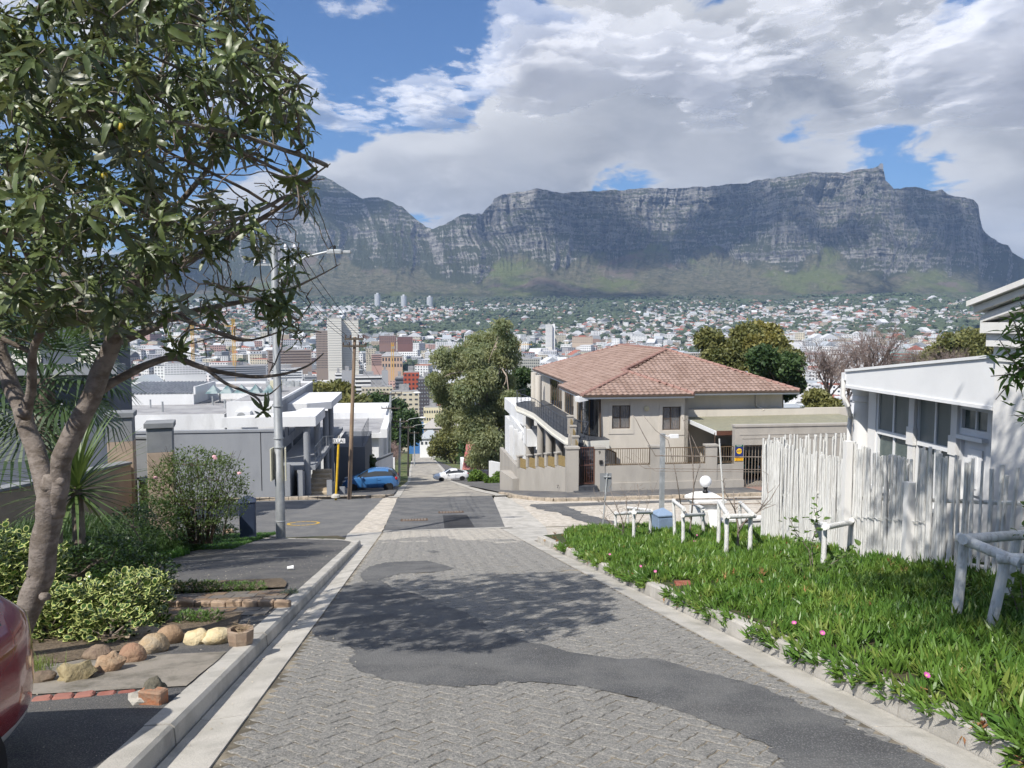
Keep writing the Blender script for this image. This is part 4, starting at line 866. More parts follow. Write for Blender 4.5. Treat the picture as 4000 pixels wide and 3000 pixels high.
def wall_run(name, label, cat, pts, z1, th, m_, cope=None, group=None, z0=-.4, mcope=None):
    """upright wall along (s,t) points; z1 list of top heights"""
    o = thing(name, label, cat, W0(*pts[0], float(zr(pts[0][0]))), 0, group); q_ = o.location.copy()
    for i in range(len(pts) - 1):
        a, b = pts[i], pts[i + 1]; za, zb = z1[i]; nrm = Vector((b[1] - a[1], -(b[0] - a[0]))).normalized() * th / 2
        def pp(p, sg_, z): return W0(p[0] + nrm[0] * sg_, p[1] + nrm[1] * sg_, z) - q_
        ba, bb = float(G(*a)) + z0, float(G(*b)) + z0
        obj('wall', MB().add([pp(a, -1, ba), pp(b, -1, bb), pp(b, 1, bb), pp(a, 1, ba), pp(a, -1, za), pp(b, -1, zb), pp(b, 1, zb), pp(a, 1, za)], [(0, 3, 2, 1), (4, 5, 6, 7), (0, 1, 5, 4), (1, 2, 6, 5), (2, 3, 7, 6), (3, 0, 4, 7)]), m_, o)
        if cope:
            k = 1 + cope[0] * 2 / th
            obj('coping', MB().add([pp(a, -k, za), pp(b, -k, zb), pp(b, k, zb), pp(a, k, za), pp(a, -k, za + cope[1]), pp(b, -k, zb + cope[1]), pp(b, k, zb + cope[1]), pp(a, k, za + cope[1])], [(0, 3, 2, 1), (4, 5, 6, 7), (0, 1, 5, 4), (1, 2, 6, 5), (2, 3, 7, 6), (3, 0, 4, 7)]), mcope or m_, o)
    return o
ps, pt = st(gp_)
zz1 = gp_.z + zc
wall_run('garden_wall', 'low white plastered wall from the globe lamp pillar down the side street', 'wall', [(ps - .1, pt + .3), (ps + .6, pt + 9)], [(zz1 - .75, zz1 - .75)], .2, M_wr, (.04, .06))
wall_run('garden_wall', 'low white wall with sloping top between the globe lamp pillar and the pole fence', 'wall', [(ps - .3, pt + .1), (ps - 2.2, FT + .25), (f_s0 + .1, FT + .15)], [(zz1 - .45, zz1 - .95), (zz1 - .95, zz1 - .9)], .18, M_wr, (.04, .06))

oc = [(1.7, 5.0, 7.4), (2.5, 4.5, 7.0), (3.3, 3.8, 6.7), (3.9, 2.6, 6.5), (.9, 1.5, 6.9), (1.9, 1.8, 6.6), (3.2, 1.0, 6.8), (4.4, .3, 6.4), (.3, 1.0, 6.9), (.9, 2.0, 7.0), (.2, 2.6, 7.2), (1.2, .6, 6.7), (1.4, 3.2, 7.3)]
ov = thing('overhanging_tree', 'tall tree standing behind the viewer on the right, its shade falling on the near fence', 'tree', (5.2, -1.6, .5))
b_ = Vector((5.2, -1.6, .5)); g5 = np.random.RandomState(4); C5 = np.array(oc); k5 = g5.randint(0, len(C5), 9500); d5 = g5.normal(size=(9500, 3)) * .42; its5 = [(g5.randint(3), tm(C5[k] + d - np.array(b_), g5.uniform(0, 6.3), g5.uniform(-.5, .9), 1.5, 0)) for k, d in zip(k5, d5)]
smear('foliage', lvo, None, its5, _M['oleander'], ov, kind='stuff')
obj('trunk', MB().tube([Vector((0, 0, -.6)), Vector((-.3, .6, 2.5)), Vector((-.9, 1.8, 5.4))], [.2, .16, .10], 10), M_twig, ov, smooth=True)
for c in oc: obj('limb', MB().tube([Vector((-.9, 1.8, 5.4)), (Vector((-.9, 1.8, 5.4)) + Vector(c) - b_) / 2 + Vector((0, 0, .3)), Vector(c) - b_], [.07, .04, .015], 6), M_twig, ov)
# ---- white house on the right
HT = 8.35
M_fas = mat('white_fascia', (.78, .79, .80), .6, (.74, .75, .76), sc=1.2)
M_white = _M['white_render']
M_glass = mat('window_glass', (.10, .13, .125), .08, (.17, .20, .19), sc=1.2, spec=.6)
M_frost = mat('frosted_glass', (.16, .18, .17), .35, (.22, .24, .23), sc=1.5, spec=.5, stretch=(1, 1, .3))
wh = thing('white_house', 'white single storey house with sash windows and a moulded gable behind the pole fence', 'house', W0(11.5, HT, float(zr(11.5))), ANG); WO = wh.location.copy(); W_S0 = 11.5
def hl(px, py, t=HT):
    """pixel on the facade plane -> local (y along street, z)"""
    s_, z = ont(px, py, t); return s_ - W_S0, z - WO.z
yF, zFb = hl(3303, 1514, HT - .45); yN, zNb = hl(3880, 1603, HT - .45); _, zFt = hl(3303, 1452, HT - .45); _, zNt = hl(3875, 1396, HT - .45)
zb_ = -3.
# facade wall with real openings: build as piers and bands
x0 = 0.; TH = .22
def fw(ya, yb, za, zc_, name='wall', m_=M_white, xa=0., xb=TH): return obj(name, MB().box(xa, xb, min(ya, yb), max(ya, yb), min(za, zc_), max(za, zc_)), m_, wh)
ops = []
for (xa, xb, yt, yb_) in ((3424, 3556, 1530, 1900), (3580, 3728, 1555, 1950), (3745, 3876, 1590, 2000)):
    ya, _ = hl(xa, yt); yb2, _ = hl(xb, yt); _, zt = hl((xa + xb) / 2, yt); ops.append((ya, yb2, zt))
yL, _ = hl(3392, 1600); yE, _ = hl(3884, 1600)
ztop = zFb + .2
edges = [yL] + [v for o_ in ops for v in (o_[0], o_[1])] + [yE]
for i in range(0, len(edges), 2): fw(edges[i], edges[i + 1], zb_, ztop)
for ya, yb2, zt in ops: fw(ya, yb2, zt, ztop)
zt0 = ops[0][2]
def sash(ya, yb2, zt, zb2, zm, name='window'):
    """two over two sash window, upper leaf proud of the lower"""
    w_ = put(name, None, wh); y1, y0 = max(ya, yb2), min(ya, yb2); f = .05
    obj('frame', MB().box(.02, .12, y0, y0 + f, zb2, zt).box(.02, .12, y1 - f, y1, zb2, zt).box(.02, .12, y0 + f, y1 - f, zt - f, zt).box(-.05, .14, y0 - .04, y1 + .04, zb2 - .07, zb2), M_fas, w_)
    obj('sash', MB().box(.01, .07, y0 + f, y1 - f, zm - .04, zm + .04).box(.03, .07, (y0 + y1) / 2 - .02, (y0 + y1) / 2 + .02, zm + .04, zt - f).box(.05, .09, (y0 + y1) / 2 - .02, (y0 + y1) / 2 + .02, zb2, zm - .04), M_fas, w_)
    for a, b in ((y0 + f, (y0 + y1) / 2 - .02), ((y0 + y1) / 2 + .02, y1 - f)):
        obj('pane', MB().box(.055, .06, a, b, zm + .04, zt - f), M_frost, w_); obj('pane', MB().box(.075, .08, a, b, zb2, zm - .04), M_glass, w_)
_, zm1 = hl(3490, 1700); _, zm2 = hl(3650, 1745)
sash(ops[0][0], ops[0][1], ops[0][2], zm1 - 1.0, zm1); sash(ops[1][0], ops[1][1], ops[1][2], zm2 - 1.0, zm2)
for ya, yb2, zt in ops[:2]: fw(ya, yb2, zb_, zm1 - 1.06)
# door with a fanlight and a little canopy
ya, yb2, zt = ops[2]; y0, y1 = min(ya, yb2), max(ya, yb2); _, zfl = hl(3810, 1680)
dr = put('door', None, wh)
obj('leaf', MB().box(.06, .11, y0 + .08, y1 - .08, zb_ + .9, zfl - .1).box(.03, .06, y0 + .2, y1 - .2, zfl - 1.0, zfl - .3).box(.015, .03, y0 + .28, y1 - .28, zfl - .9, zfl - .4), M_fas, dr)
obj('frame', MB().box(.0, .13, y0, y0 + .08, zb_ + .9, zt).box(.0, .13, y1 - .08, y1, zb_ + .9, zt).box(.0, .13, y0 + .08, y1 - .08, zfl - .1, zfl).box(.0, .13, y0 + .08, y1 - .08, zt - .06, zt).box(-.1, 0, y0 + .05, y1 - .1, zfl - .16, zfl - .1), M_fas, dr)
mid = (y0 + y1) / 2
obj('fanlight', MB().box(.06, .07, y0 + .08, mid - .015, zfl, zt - .06).box(.06, .07, mid + .015, y1 - .08, zfl, zt - .06), M_glass, dr); obj('mullion', MB().box(.03, .08, mid - .015, mid + .015, zfl, zt - .06), M_fas, dr)
# pilaster strips between the windows
for px_ in (3567, 3735):
    yy, _ = hl(px_, 1700); obj('pilaster', MB().box(-.05, 0, yy - .07, yy + .07, zb_, ops[1][2] + .1).box(-.07, 0, yy - .09, yy + .09, zm2 - .05, zm2 + .25), M_white, wh)
# round corner column and the return wall
yc_, _ = hl(3368, 1600); obj('column', MB().lathe([(.21, zb_), (.20, zFb - .55), (.19, zFb - .30), (.23, zFb - .28), (.23, zFb - .2), (.21, zFb - .18), (.26, zFb - .08), (.26, zFb)], 24, (.12, yc_ + .1)), M_white, wh, smooth=50)
obj('return_wall', MB().box(.15, 5, yc_ - .05, yc_ + .15, zb_, zFb), M_white, wh)
# roof slab: sloping, with fascia boards and a gutter
xf = -.45
rf = put('roof', None, wh)
obj('fascia', MB().add([(xf, yF, zFb), (xf, yN, zNb), (xf, yN, zNt), (xf, yF, zFt), (xf + .04, yF, zFb), (xf + .04, yN, zNb), (xf + .04, yN, zNt), (xf + .04, yF, zFt)], [(0, 3, 2, 1), (4, 5, 6, 7), (0, 1, 5, 4), (1, 2, 6, 5), (2, 3, 7, 6), (3, 0, 4, 7)]), M_fas, rf)
obj('soffit', MB().add([(xf + .04, yF, zFb + .02), (5.5, yF, zFb + .02), (5.5, yN, zNb + .02), (xf + .04, yN, zNb + .02)], [(0, 1, 2, 3)]), M_fas, rf)
obj('trim', MB().add([(xf - .03, yF - .0, zFt), (xf - .03, yN, zNt), (xf + .07, yN, zNt), (xf + .07, yF, zFt), (xf - .03, yF, zFt + .045), (xf - .03, yN, zNt + .045), (xf + .07, yN, zNt + .045), (xf + .07, yF, zFt + .045)], [(0, 3, 2, 1), (4, 5, 6, 7), (0, 1, 5, 4), (1, 2, 6, 5), (2, 3, 7, 6), (3, 0, 4, 7)]).add([(xf - .02, yF, zFb), (xf - .02, yN, zNb), (xf - .001, yN, zNb), (xf - .001, yF, zFb), (xf - .02, yF, zFb + .05), (xf - .02, yN, zNb + .05), (xf - .001, yN, zNb + .05), (xf - .001, yF, zFb + .05)], [(0, 3, 2, 1), (4, 5, 6, 7), (0, 1, 5, 4), (1, 2, 6, 5), (2, 3, 7, 6), (3, 0, 4, 7)]), M_fas, rf)
obj('sheet', MB().add([(xf, yF, zFt), (xf, yN, zNt), (6, yN, zNt), (6, yF, zFt)], [(0, 1, 2, 3)]), mat('roof_sheet', (.32, .33, .34), .6), rf)
obj('gutter', MB().box(xf - .02, 5.5, yF + .001, yF + .12, zFt - .16, zFt - .02), M_fas, rf)
dp = [(xf + .0, yF + .08, zFt - .14), (xf + .0, yF + .08, zFt - .45), (xf + .05, yF, zFt - .62), (-.05 + .02, yc_ + .33, zFb - .62), (-.05, yc_ + .33, zFb - .85), (-.05, yc_ + .33, zFb - 2.4)]
obj('downpipe', MB().tube(dp, .045, 8), M_white, wh, smooth=50)
# tall gable wall near the camera with stepped mouldings
tw_ = .35
def gl_(px, py): return hl(px, py, HT - .5)
ye, _ = gl_(3884, 1500); yq = ye - 6.
_, zA = gl_(3887, 1405); zg = zA
obj('gable_wall', MB().box(-.5, 5, yq, ye, zb_, gl_(3884, 1280)[1]), M_white, wh)
_, z1_ = gl_(3873, 1352); _, z2_ = gl_(3863, 1259); _, z3_ = gl_(3873, 1176)
sl = (gl_(4000, 1128)[1] - z3_) / (gl_(3873, 1176)[0] - gl_(4000, 1128)[0])
gab = MB()
def raked(x_out, y_out, za, zb2, slope):
    """band from the corner rising towards the camera"""
    y1 = ye + y_out; y0 = yq; r1 = za; d_ = (y1 - y0) * slope
    gab.add([(x_out, y1, za), (5, y1, za), (5, y0, za + d_), (x_out, y0, za + d_), (x_out, y1, zb2), (5, y1, zb2), (5, y0, zb2 + d_), (x_out, y0, zb2 + d_)], [(0, 3, 2, 1)[::-1], (4, 5, 6, 7)[::-1], (0, 1, 5, 4), (1, 2, 6, 5), (2, 3, 7, 6), (3, 0, 4, 7)])
h_ = z3_ - z2_
raked(-.52, .02, z1_ - .2, z1_, 0)
gab.box(-.60, 5, ye - .55, ye + .07, z1_, z1_ + (z2_ - z1_) * .55)
gab.box(-.66, 5, ye - .7, ye + .12, z1_ + (z2_ - z1_) * .55, z2_)
raked(-.66, .12, z2_, z2_ + h_ * .3, sl); raked(-.62, .08, z2_ + h_ * .3, z2_ + h_ * .45, sl); raked(-.74, .16, z2_ + h_ * .45, z2_ + h_ * .75, sl); raked(-.82, .20, z2_ + h_ * .75, z2_ + h_, sl)
raked(-.5, -.002, z1_, z2_ + .01, sl * 1.0)
obj('cornice', gab, M_white, wh)
# a shady tree stands behind the camera on the right (its shade falls on the near fence and bed)
# ================================================================ beige corner house
class Local:
    def __init__(s, name, label, cat, s0, t0, z0, group=None): s.s0, s.t0, s.z0 = s0, t0, z0; s.o = thing(name, label, cat, W0(s0, t0, z0), ANG, group)
    def p(s, a, b, z): return Vector((b - s.t0, a - s.s0, z - s.z0))      # (street s, lateral t, world z)
    def box(s, name, s0, s1, t0, t1, z0, z1, m_, par=None, b=0):
        mb = MB(); args = (t0 - s.t0, t1 - s.t0, s0 - s.s0, s1 - s.s0, z0 - s.z0, z1 - s.z0); (mb.bbox(*args, b) if b else mb.box(*args))
        return obj(name, mb, m_, par or s.o)
    def mk(s, name, mb, m_, par=None, smooth=False): return obj(name, mb, m_, par or s.o, smooth)
    def quad(s, name, pts, m_, par=None): return obj(name, MB().add([s.p(*p) for p in pts], [tuple(range(len(pts)))]), m_, par or s.o)
    def tube(s, name, pts, r_, m_, n=6, par=None): return obj(name, MB().tube([s.p(*p) for p in pts], r_, n), m_, par or s.o, smooth=50)
M_bei = mat('beige_render', (.60, .555, .49), .9, (.56, .52, .46), sc=1.1, bump=.15, bsc=40, stain=(.42, .39, .33, .4), stsc=1.3, stretch=(1, 1, .35))
M_tau = mat('taupe_render', (.39, .365, .33), .92, (.35, .33, .30), sc=1.2, bump=.2, bsc=35, stain=(.25, .235, .21, .45), stsc=1.3, stretch=(1, 1, .35))
M_brz = mat('bronze_metal', (.13, .09, .055), .5, (.18, .13, .08), sc=6, metal=.3)
M_wfr = mat('brown_frame', (.085, .06, .045), .5); M_drk = mat('dark_glass', (.02, .022, .026), .06, spec=.7)
M_cur = mat('curtain', (.16, .115, .10), .9, (.05, .04, .035), sc=1, stretch=(14, 14, .2))
M_crm = mat('cream_paint', (.70, .68, .62), .8, (.66, .64, .58), sc=1.4, bump=.1)
M_slate = mat('slate_floor', (.045, .05, .06), .5, (.07, .075, .085), sc=3)
M_tile = mat('roof_tile', (.25, .175, .145), .85, (.33, .24, .205), sc=1.6, bump=.4, bsc=30, stain=(.21, .13, .105, .5), stsc=.9, speck=(.40, .28, .22, .4), ssc=30)
H1 = Local('beige_house', 'beige corner house with a brown tiled hip roof and raised side terrace', 'house', 42.2, 12, -7.0)
ZE, ZRG, ZF = -2.30, -.05, -4.7
# walls: front wing, main block
def wall_holes(L, name, s0, s1, t0, t1, z0, z1, holes, m_, axis='t'):
    """wall slab with rectangular openings; holes (a0,a1,z0,z1) along axis t (front walls) or s (side walls)"""
    a0, a1 = (t0, t1) if axis == 't' else (s0, s1); mb = MB()
    cut = sorted(holes); xs_ = [a0] + [v for h in cut for v in h[:2]] + [a1]
    def bx(p, q_, za, zb):
        if q_ - p < 1e-3 or zb - za < 1e-3: return
        if axis == 't': mb.box(p - L.t0, q_ - L.t0, s0 - L.s0, s1 - L.s0, za - L.z0, zb - L.z0)
        else: mb.box(t0 - L.t0, t1 - L.t0, p - L.s0, q_ - L.s0, za - L.z0, zb - L.z0)
    for i in range(0, len(xs_), 2): bx(xs_[i], xs_[i + 1], z0, z1)
    for h in cut: bx(h[0], h[1], z0, h[2]); bx(h[0], h[1], h[3], z1)
    return L.mk(name, mb, m_)
sw = 42.2
wins = []
for x0_, x1_, y0_, y1_ in ((2392, 2461, 1584, 1674), (2589, 2658, 1589, 1679)):
    ta, za = ons(x0_, y0_, sw); tb_, zb2 = ons(x1_, y1_, sw); wins.append((ta, tb_, zb2, za))
tL, _ = ons(2341, 1600, sw); tR, _ = ons(2689, 1600, sw)
wall_holes(H1, 'wall', sw, sw + .22, tL, tR, -7.2, ZE, wins, M_bei)
for a, b, z0, z1 in wins:
    H1.box('window_surround', sw - .03, sw - .002, a - .22, b + .22, z0 - .3, z0 - .02, M_bei); H1.box('window_surround', sw - .03, sw - .002, a - .2, a - .02, z0 - .02, z1 + .1, M_bei); H1.box('window_surround', sw - .03, sw - .002, b + .02, b + .2, z0 - .02, z1 + .1, M_bei); H1.box('window_surround', sw - .03, sw - .002, a - .2, b + .2, z1 + .1, z1 + .18, M_bei)
    wd = H1.box('window', sw + .06, sw + .11, a, a + .05, z0, z1, M_wfr); m_ = a + (b - a) * .46
    H1.box('frame', sw + .06, sw + .11, b - .05, b, z0, z1, M_wfr, wd); H1.box('frame', sw + .06, sw + .11, m_ - .03, m_ + .03, z0 + .05, z1 - .05, M_wfr, wd); H1.box('frame', sw + .06, sw + .11, a + .05, b - .05, z1 - .05, z1, M_wfr, wd); H1.box('frame', sw + .06, sw + .11, a + .05, b - .05, z0, z0 + .05, M_wfr, wd); H1.box('frame', sw + .06, sw + .11, a + .05, m_ - .03, (z0 + z1) / 2 - .04, (z0 + z1) / 2, M_wfr, wd)
    cu = MB(); n = 22
    for i in range(n): xx = a + .04 + (b - a - .08) * i / n; ww = (b - a - .08) / n; cu.add([H1.p(sw + .2 + .04 * (i % 2), xx, z0), H1.p(sw + .2 + .04 * ((i + 1) % 2), xx + ww, z0), H1.p(sw + .2 + .04 * ((i + 1) % 2), xx + ww, z1), H1.p(sw + .2 + .04 * (i % 2), xx, z1)], [(0, 1, 2, 3)])
    H1.mk('curtain', cu, M_cur, wd); H1.box('pane', sw + .082, sw + .088, a + .05, b - .05, z0 + .05, z1 - .05, mat('thin_glass', (.5, .5, .5), .02, alpha=.16, spec=.8), wd)
H1.box('wall', sw, 44.0, tR - .22, tR, -7.2, ZE, M_bei)                       # return to the main block
H1.box('wall', 44.0, 44.2, tR, 22.0, -7.2, ZE, M_bei); H1.box('wall', 44.2, 65.9, 21.8, 22.0, -7.2, ZE, M_bei); H1.box('wall', 65.7, 65.9, 10.8, 21.8, -9, ZE, M_bei)
# street side: windows and doors along the terrace
side = [(45.6, 47.0, -4.0, -2.9), (48.8, 50.2, ZF, -2.6), (51.2, 54.6, ZF, -2.55), (55.4, 60.6, ZF, -2.5)]
wall_holes(H1, 'wall', sw + 1.9, 65.7, 10.6, 10.8, -9, ZE, side, M_bei, 's')
for a, b, z0, z1 in side:
    wd = H1.box('window' if z0 > ZF else 'glazed_door', a, a + .07, 10.64, 10.70, z0, z1, M_brz); k = max(1, round((b - a) / .9))
    for i in range(1, k + 1): H1.box('frame', a + (b - a) * i / k - .05, a + (b - a) * i / k, 10.64, 10.70, z0, z1, M_brz, wd)
    H1.box('frame', a + .07, b - .05, 10.64, 10.70, z1 - .07, z1, M_brz, wd); H1.box('pane', a + .07, b, 10.665, 10.675, z0, z1 - .07, M_drk, wd)
# glazed round bay at the corner
bay = MB(); n = 10
pb = [(sw + 1.9 - 1.75 * math.cos(math.pi / 2 * i / n) - .05, tL + .05 - (tL - 9.55) * 1.0 * math.sin(math.pi / 2 * i / n)) for i in range(n + 1)]
for i in range(n): a, b = pb[i], pb[i + 1]; bay.add([H1.p(a[0], a[1], ZF), H1.p(b[0], b[1], ZF), H1.p(b[0], b[1], -2.5), H1.p(a[0], a[1], -2.5)], [(0, 1, 2, 3)])
bo = H1.mk('bay_window', bay, M_drk)
for i in range(0, n + 1, 5): H1.tube('mullion', [(pb[i][0] - .01, pb[i][1] - .01, ZF), (pb[i][0] - .01, pb[i][1] - .01, -2.5)], .035, M_brz, 6, bo)
bs = MB()
for zz0, zz1_, oo in ((ZF - .35, ZF, .12), (-2.55, ZE, .05)):
    for i in range(n): a, b = pb[i], pb[i + 1]; bs.add([H1.p(a[0] - oo, a[1] - oo, zz0), H1.p(b[0] - oo, b[1] - oo, zz0), H1.p(b[0] - oo, b[1] - oo, zz1_), H1.p(a[0] - oo, a[1] - oo, zz1_)], [(0, 1, 2, 3)])
    bs.add([H1.p(q_[0] - oo, q_[1] - oo, zz1_) for q_ in pb] + [H1.p(pb[-1][0], tL, zz1_)], [tuple(range(n + 2))])
H1.mk('bay_band', bs, M_crm)
H1.box('wall', sw + .22, sw + 1.9, tL, tL + .2, -7.2, ZE, M_bei); H1.box('wall', sw + 1.8, sw + 2.0, 9.6, 10.7, -7.2, ZE, M_bei)
# lamp on the front wall
ta, za = ons(2525, 1595, sw); H1.mk('wall_lamp', MB().lathe([(.02, -.02), (.13, .0), (.16, .05), (.12, .10), (.02, .12)], 16), mat('lamp_cream', (.62, .56, .38), .4)).matrix_basis = Matrix.Translation(H1.p(sw - .01, ta, za)) @ Matrix.Rotation(math.pi / 2, 4, 'X')
# ---- roof of single tiles
tV = []; nw = 6; TWd, TLn = .305, .345
for r_, (y, z) in enumerate([(-.03, .012), (-.03, .052), (TLn + .02, .012)]):
    for i in range(nw + 1):
        f = i / nw; xx = (f - .5) * (TWd + .01); wv = .022 * math.cos(2 * math.pi * f) if r_ else .0; tV.append((xx, y, z + wv))
tF = [(r_ * (nw + 1) + i, r_ * (nw + 1) + i + 1, (r_ + 1) * (nw + 1) + i + 1, (r_ + 1) * (nw + 1) + i) for r_ in range(2) for i in range(nw)]
tV, tF = np.array(tV), np.array(tF); tile_me = npmesh('roof_tile', tV, tF, M_tile, False)
roof = put('roof', None, H1.o)
tiles = []
def roof_plane(poly, eave_a, eave_b, base=True):
    """poly: 3-D points (local) of one slope; tiles run from the eave line upwards"""
    a, b = Vector(eave_a), Vector(eave_b); ex = (b - a).normalized(); nrm = Vector((0, 0, 0))
    P_ = [Vector(p) for p in poly]
    for i in range(1, len(P_) - 1): nrm += (P_[i] - P_[0]).cross(P_[i + 1] - P_[0])
    nrm.normalize(); nrm = nrm if nrm.z > 0 else -nrm; ey = nrm.cross(ex); ey = ey if ey.z > 0 else -ey
    if ex.cross(ey).dot(nrm) < 0: ex = -ex
    q2_ = [((p - a).dot(ex), (p - a).dot(ey)) for p in P_]; xs_ = [q_[0] for q_ in q2_]; ys_ = [q_[1] for q_ in q2_]
    y = 0.; row = 0
    while y < max(ys_):
        x = min(xs_) - TWd
        while x < max(xs_) + TWd:
            if inpoly(x, y + .14, q2_):
                o_ = a + ex * x + ey * y + nrm * .02
                M_ = Matrix((ex.to_4d(), ey.to_4d(), nrm.to_4d(), (0, 0, 0, 1))).transposed(); M_[3] = (0, 0, 0, 1)
                for k in range(3): M_[k][3] = o_[k]
                tiles.append(M_)
            x += TWd
        y += TLn; row += 1
    obj('deck', MB().add([p for p in P_], [tuple(range(len(P_)))]), M_tile, roof)
E_ = lambda s_, t_: H1.p(s_, t_, ZE)
apx, apb = H1.p(49.18, 16.38, ZRG), H1.p(60.5, 16.38, ZRG)
wA = H1.p(44.6, 12.55, -1.22)
roof_plane([E_(43, 10.2), E_(43, 22.56), apx], E_(43, 10.2), E_(43, 22.56))
roof_plane([E_(43, 10.2), apx, apb, E_(66.7, 10.2)], E_(43, 10.2), E_(66.7, 10.2))
roof_plane([E_(43, 22.56), apx, apb, E_(66.7, 22.56)], E_(43, 22.56), E_(66.7, 22.56)); roof_plane([E_(66.7, 10.2), E_(66.7, 22.56), apb], E_(66.7, 10.2), E_(66.7, 22.56))
k_ = (ZRG - ZE) / 6.18
wB = H1.p(43 + (1.08) / k_, 12.55, -1.22)
roof_plane([E_(41.5, 9.05), E_(41.5, 15.5), wA], E_(41.5, 9.05), E_(41.5, 15.5))
wC = H1.p(48.6, 12.6, -1.3)
roof_plane([E_(41.5, 9.05), wA, wC, E_(48.3, 9.05)], E_(41.5, 9.05), E_(48.3, 9.05)); roof_plane([E_(41.5, 15.5), wA, wB, E_(43.0, 15.5)], E_(41.5, 15.5), E_(43.0, 15.5))
tiles.sort(key=lambda M_: M_[1][3])
for M_ in tiles[:300]: put('tile', tile_me, roof, mw=M_)
A = np.array([[list(r_) for r_ in M_] for M_ in tiles[300:]]); Vh_ = np.concatenate([tV, np.ones((len(tV), 1))], 1)
put('tile_courses', npmesh('tile_courses', np.einsum('nij,kj->nki', A, Vh_)[:, :, :3].reshape(-1, 3), (tF[None] + (np.arange(len(A)) * len(tV))[:, None, None]).reshape(-1, 4), M_tile), roof, kind='stuff')
M_ridge = mat('ridge_tile', (.28, .165, .14), .85, (.33, .20, .17), sc=3, bump=.3)
for a, b in ((E_(43, 22.56), apx), (apx, apb), (apb, E_(66.7, 10.2)), (E_(41.5, 9.05), wA), (E_(41.5, 15.5), wA), (wA, wB), (E_(44.6, 11.8), apx), (wB, apx)):
    if (a - E_(44.6, 11.8)).length < .01: continue
    n = max(1, int((b - a).length / .42))
    for i in range(n): p, q_ = a.lerp(b, i / n), a.lerp(b, (i + .98) / n); obj('ridge_tile', MB().tube([p + Vector((0, 0, .03)), q_ + Vector((0, 0, .015))], [.13, .115], 8), M_ridge, roof, smooth=50)
# eaves: fascia and gutter
def eave(a, b):
    a, b = E_(*a), E_(*b); d_ = (b - a).normalized(); nn = Vector((d_.y, -d_.x, 0))
    vs = [a, b, b - nn * .03, a - nn * .03]; obj('fascia', MB().add([v + Vector((0, 0, -.2)) for v in vs] + [v + Vector((0, 0, -.01)) for v in vs], [(0, 3, 2, 1), (4, 5, 6, 7), (0, 1, 5, 4), (1, 2, 6, 5), (2, 3, 7, 6), (3, 0, 4, 7)]), M_fas, roof)
    obj('gutter', MB().tube([a + nn * .05 + Vector((0, 0, -.05)), b + nn * .05 + Vector((0, 0, -.05))], .05, 6), M_wfr, roof)
    obj('soffit', MB().add([a + Vector((0, 0, -.19)), b + Vector((0, 0, -.19)), b - nn * 1.2 + Vector((0, 0, -.19)), a - nn * 1.2 + Vector((0, 0, -.19))], [(0, 1, 2, 3)]), M_crm, roof)
eave((41.5, 9.05), (41.5, 15.5)); eave((43, 15.5), (43, 22.56)); eave((48.3, 9.05), (41.5, 9.05)); eave((66.7, 10.2), (48.3, 10.2))
obj('eave_box', MB().box(-.35, .2, -.15, .35, -.28, 0.0), M_fas, roof, loc=H1.p(41.6, 9.15, ZE - .02), rot=(0, -.15, .3))
H1.tube('downpipe', [(42.1, 9.6, ZE - .1), (42.1, tL + .0, ZE - .3), (42.05, tL + .05, -5.2), (41.9, tL + .9, -5.6), (41.9, tL + .9, -7)], .06, M_wfr, 8)
ta, za = ons(2955, 1560, 43.9); H1.tube('downpipe', [(43.9, ta, ZE - .2), (43.9, ta, -3.25), (43.6, ta + .35, -3.5)], .055, M_bei, 8)
# ---- terrace with columns, round end and railings
ter = [(42.0, tL + .3), (41.0, tL + .3), (40.8, 9.2), (42.3, 8.3), (46, 8.2), (54, 8.3), (57, 8.0), (59, 7.7), (61.2, 7.9), (62.7, 8.8), (63.2, 10.2), (63.2, 10.6)]
pts = [H1.p(a, b, 0) for a, b in ter] + [H1.p(44, 10.6, 0)]
H1.mk('terrace', MB().prism([(p.x, p.y) for p in pts], ZF - .5 - H1.z0, ZF - .02 - H1.z0), M_crm)
H1.mk('terrace_floor', MB().prism([(p.x * .995, p.y) for p in pts], ZF - .021 - H1.z0, ZF - H1.z0), M_slate)
H1.mk('terrace_band', MB().prism([(p.x - .06 if p.x < -2.5 else p.x, p.y) for p in pts], ZF - .42 - H1.z0, ZF - .3 - H1.z0), M_crm)
for a, b in ((46.5, 8.75), (50.0, 8.7), (53.6, 8.7), (58.6, 8.6), (61.4, 9.2)):
    H1.mk('column', MB().lathe([(.24, -3.8), (.24, ZF - .5 - H1.z0)], 18, (b - H1.t0, a - H1.s0)), M_tau, smooth=50)
for a, b in ((58.4, 9.3), (62.4, 9.6)): H1.mk('column', MB().lathe([(.27, ZF - H1.z0), (.27, ZE - H1.z0)], 18, (b - H1.t0, a - H1.s0)), M_bei, smooth=50)
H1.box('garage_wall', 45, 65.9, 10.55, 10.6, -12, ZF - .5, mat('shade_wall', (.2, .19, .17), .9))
M_rail = mat('grey_rail', (.07, .08, .10), .45, metal=.3)
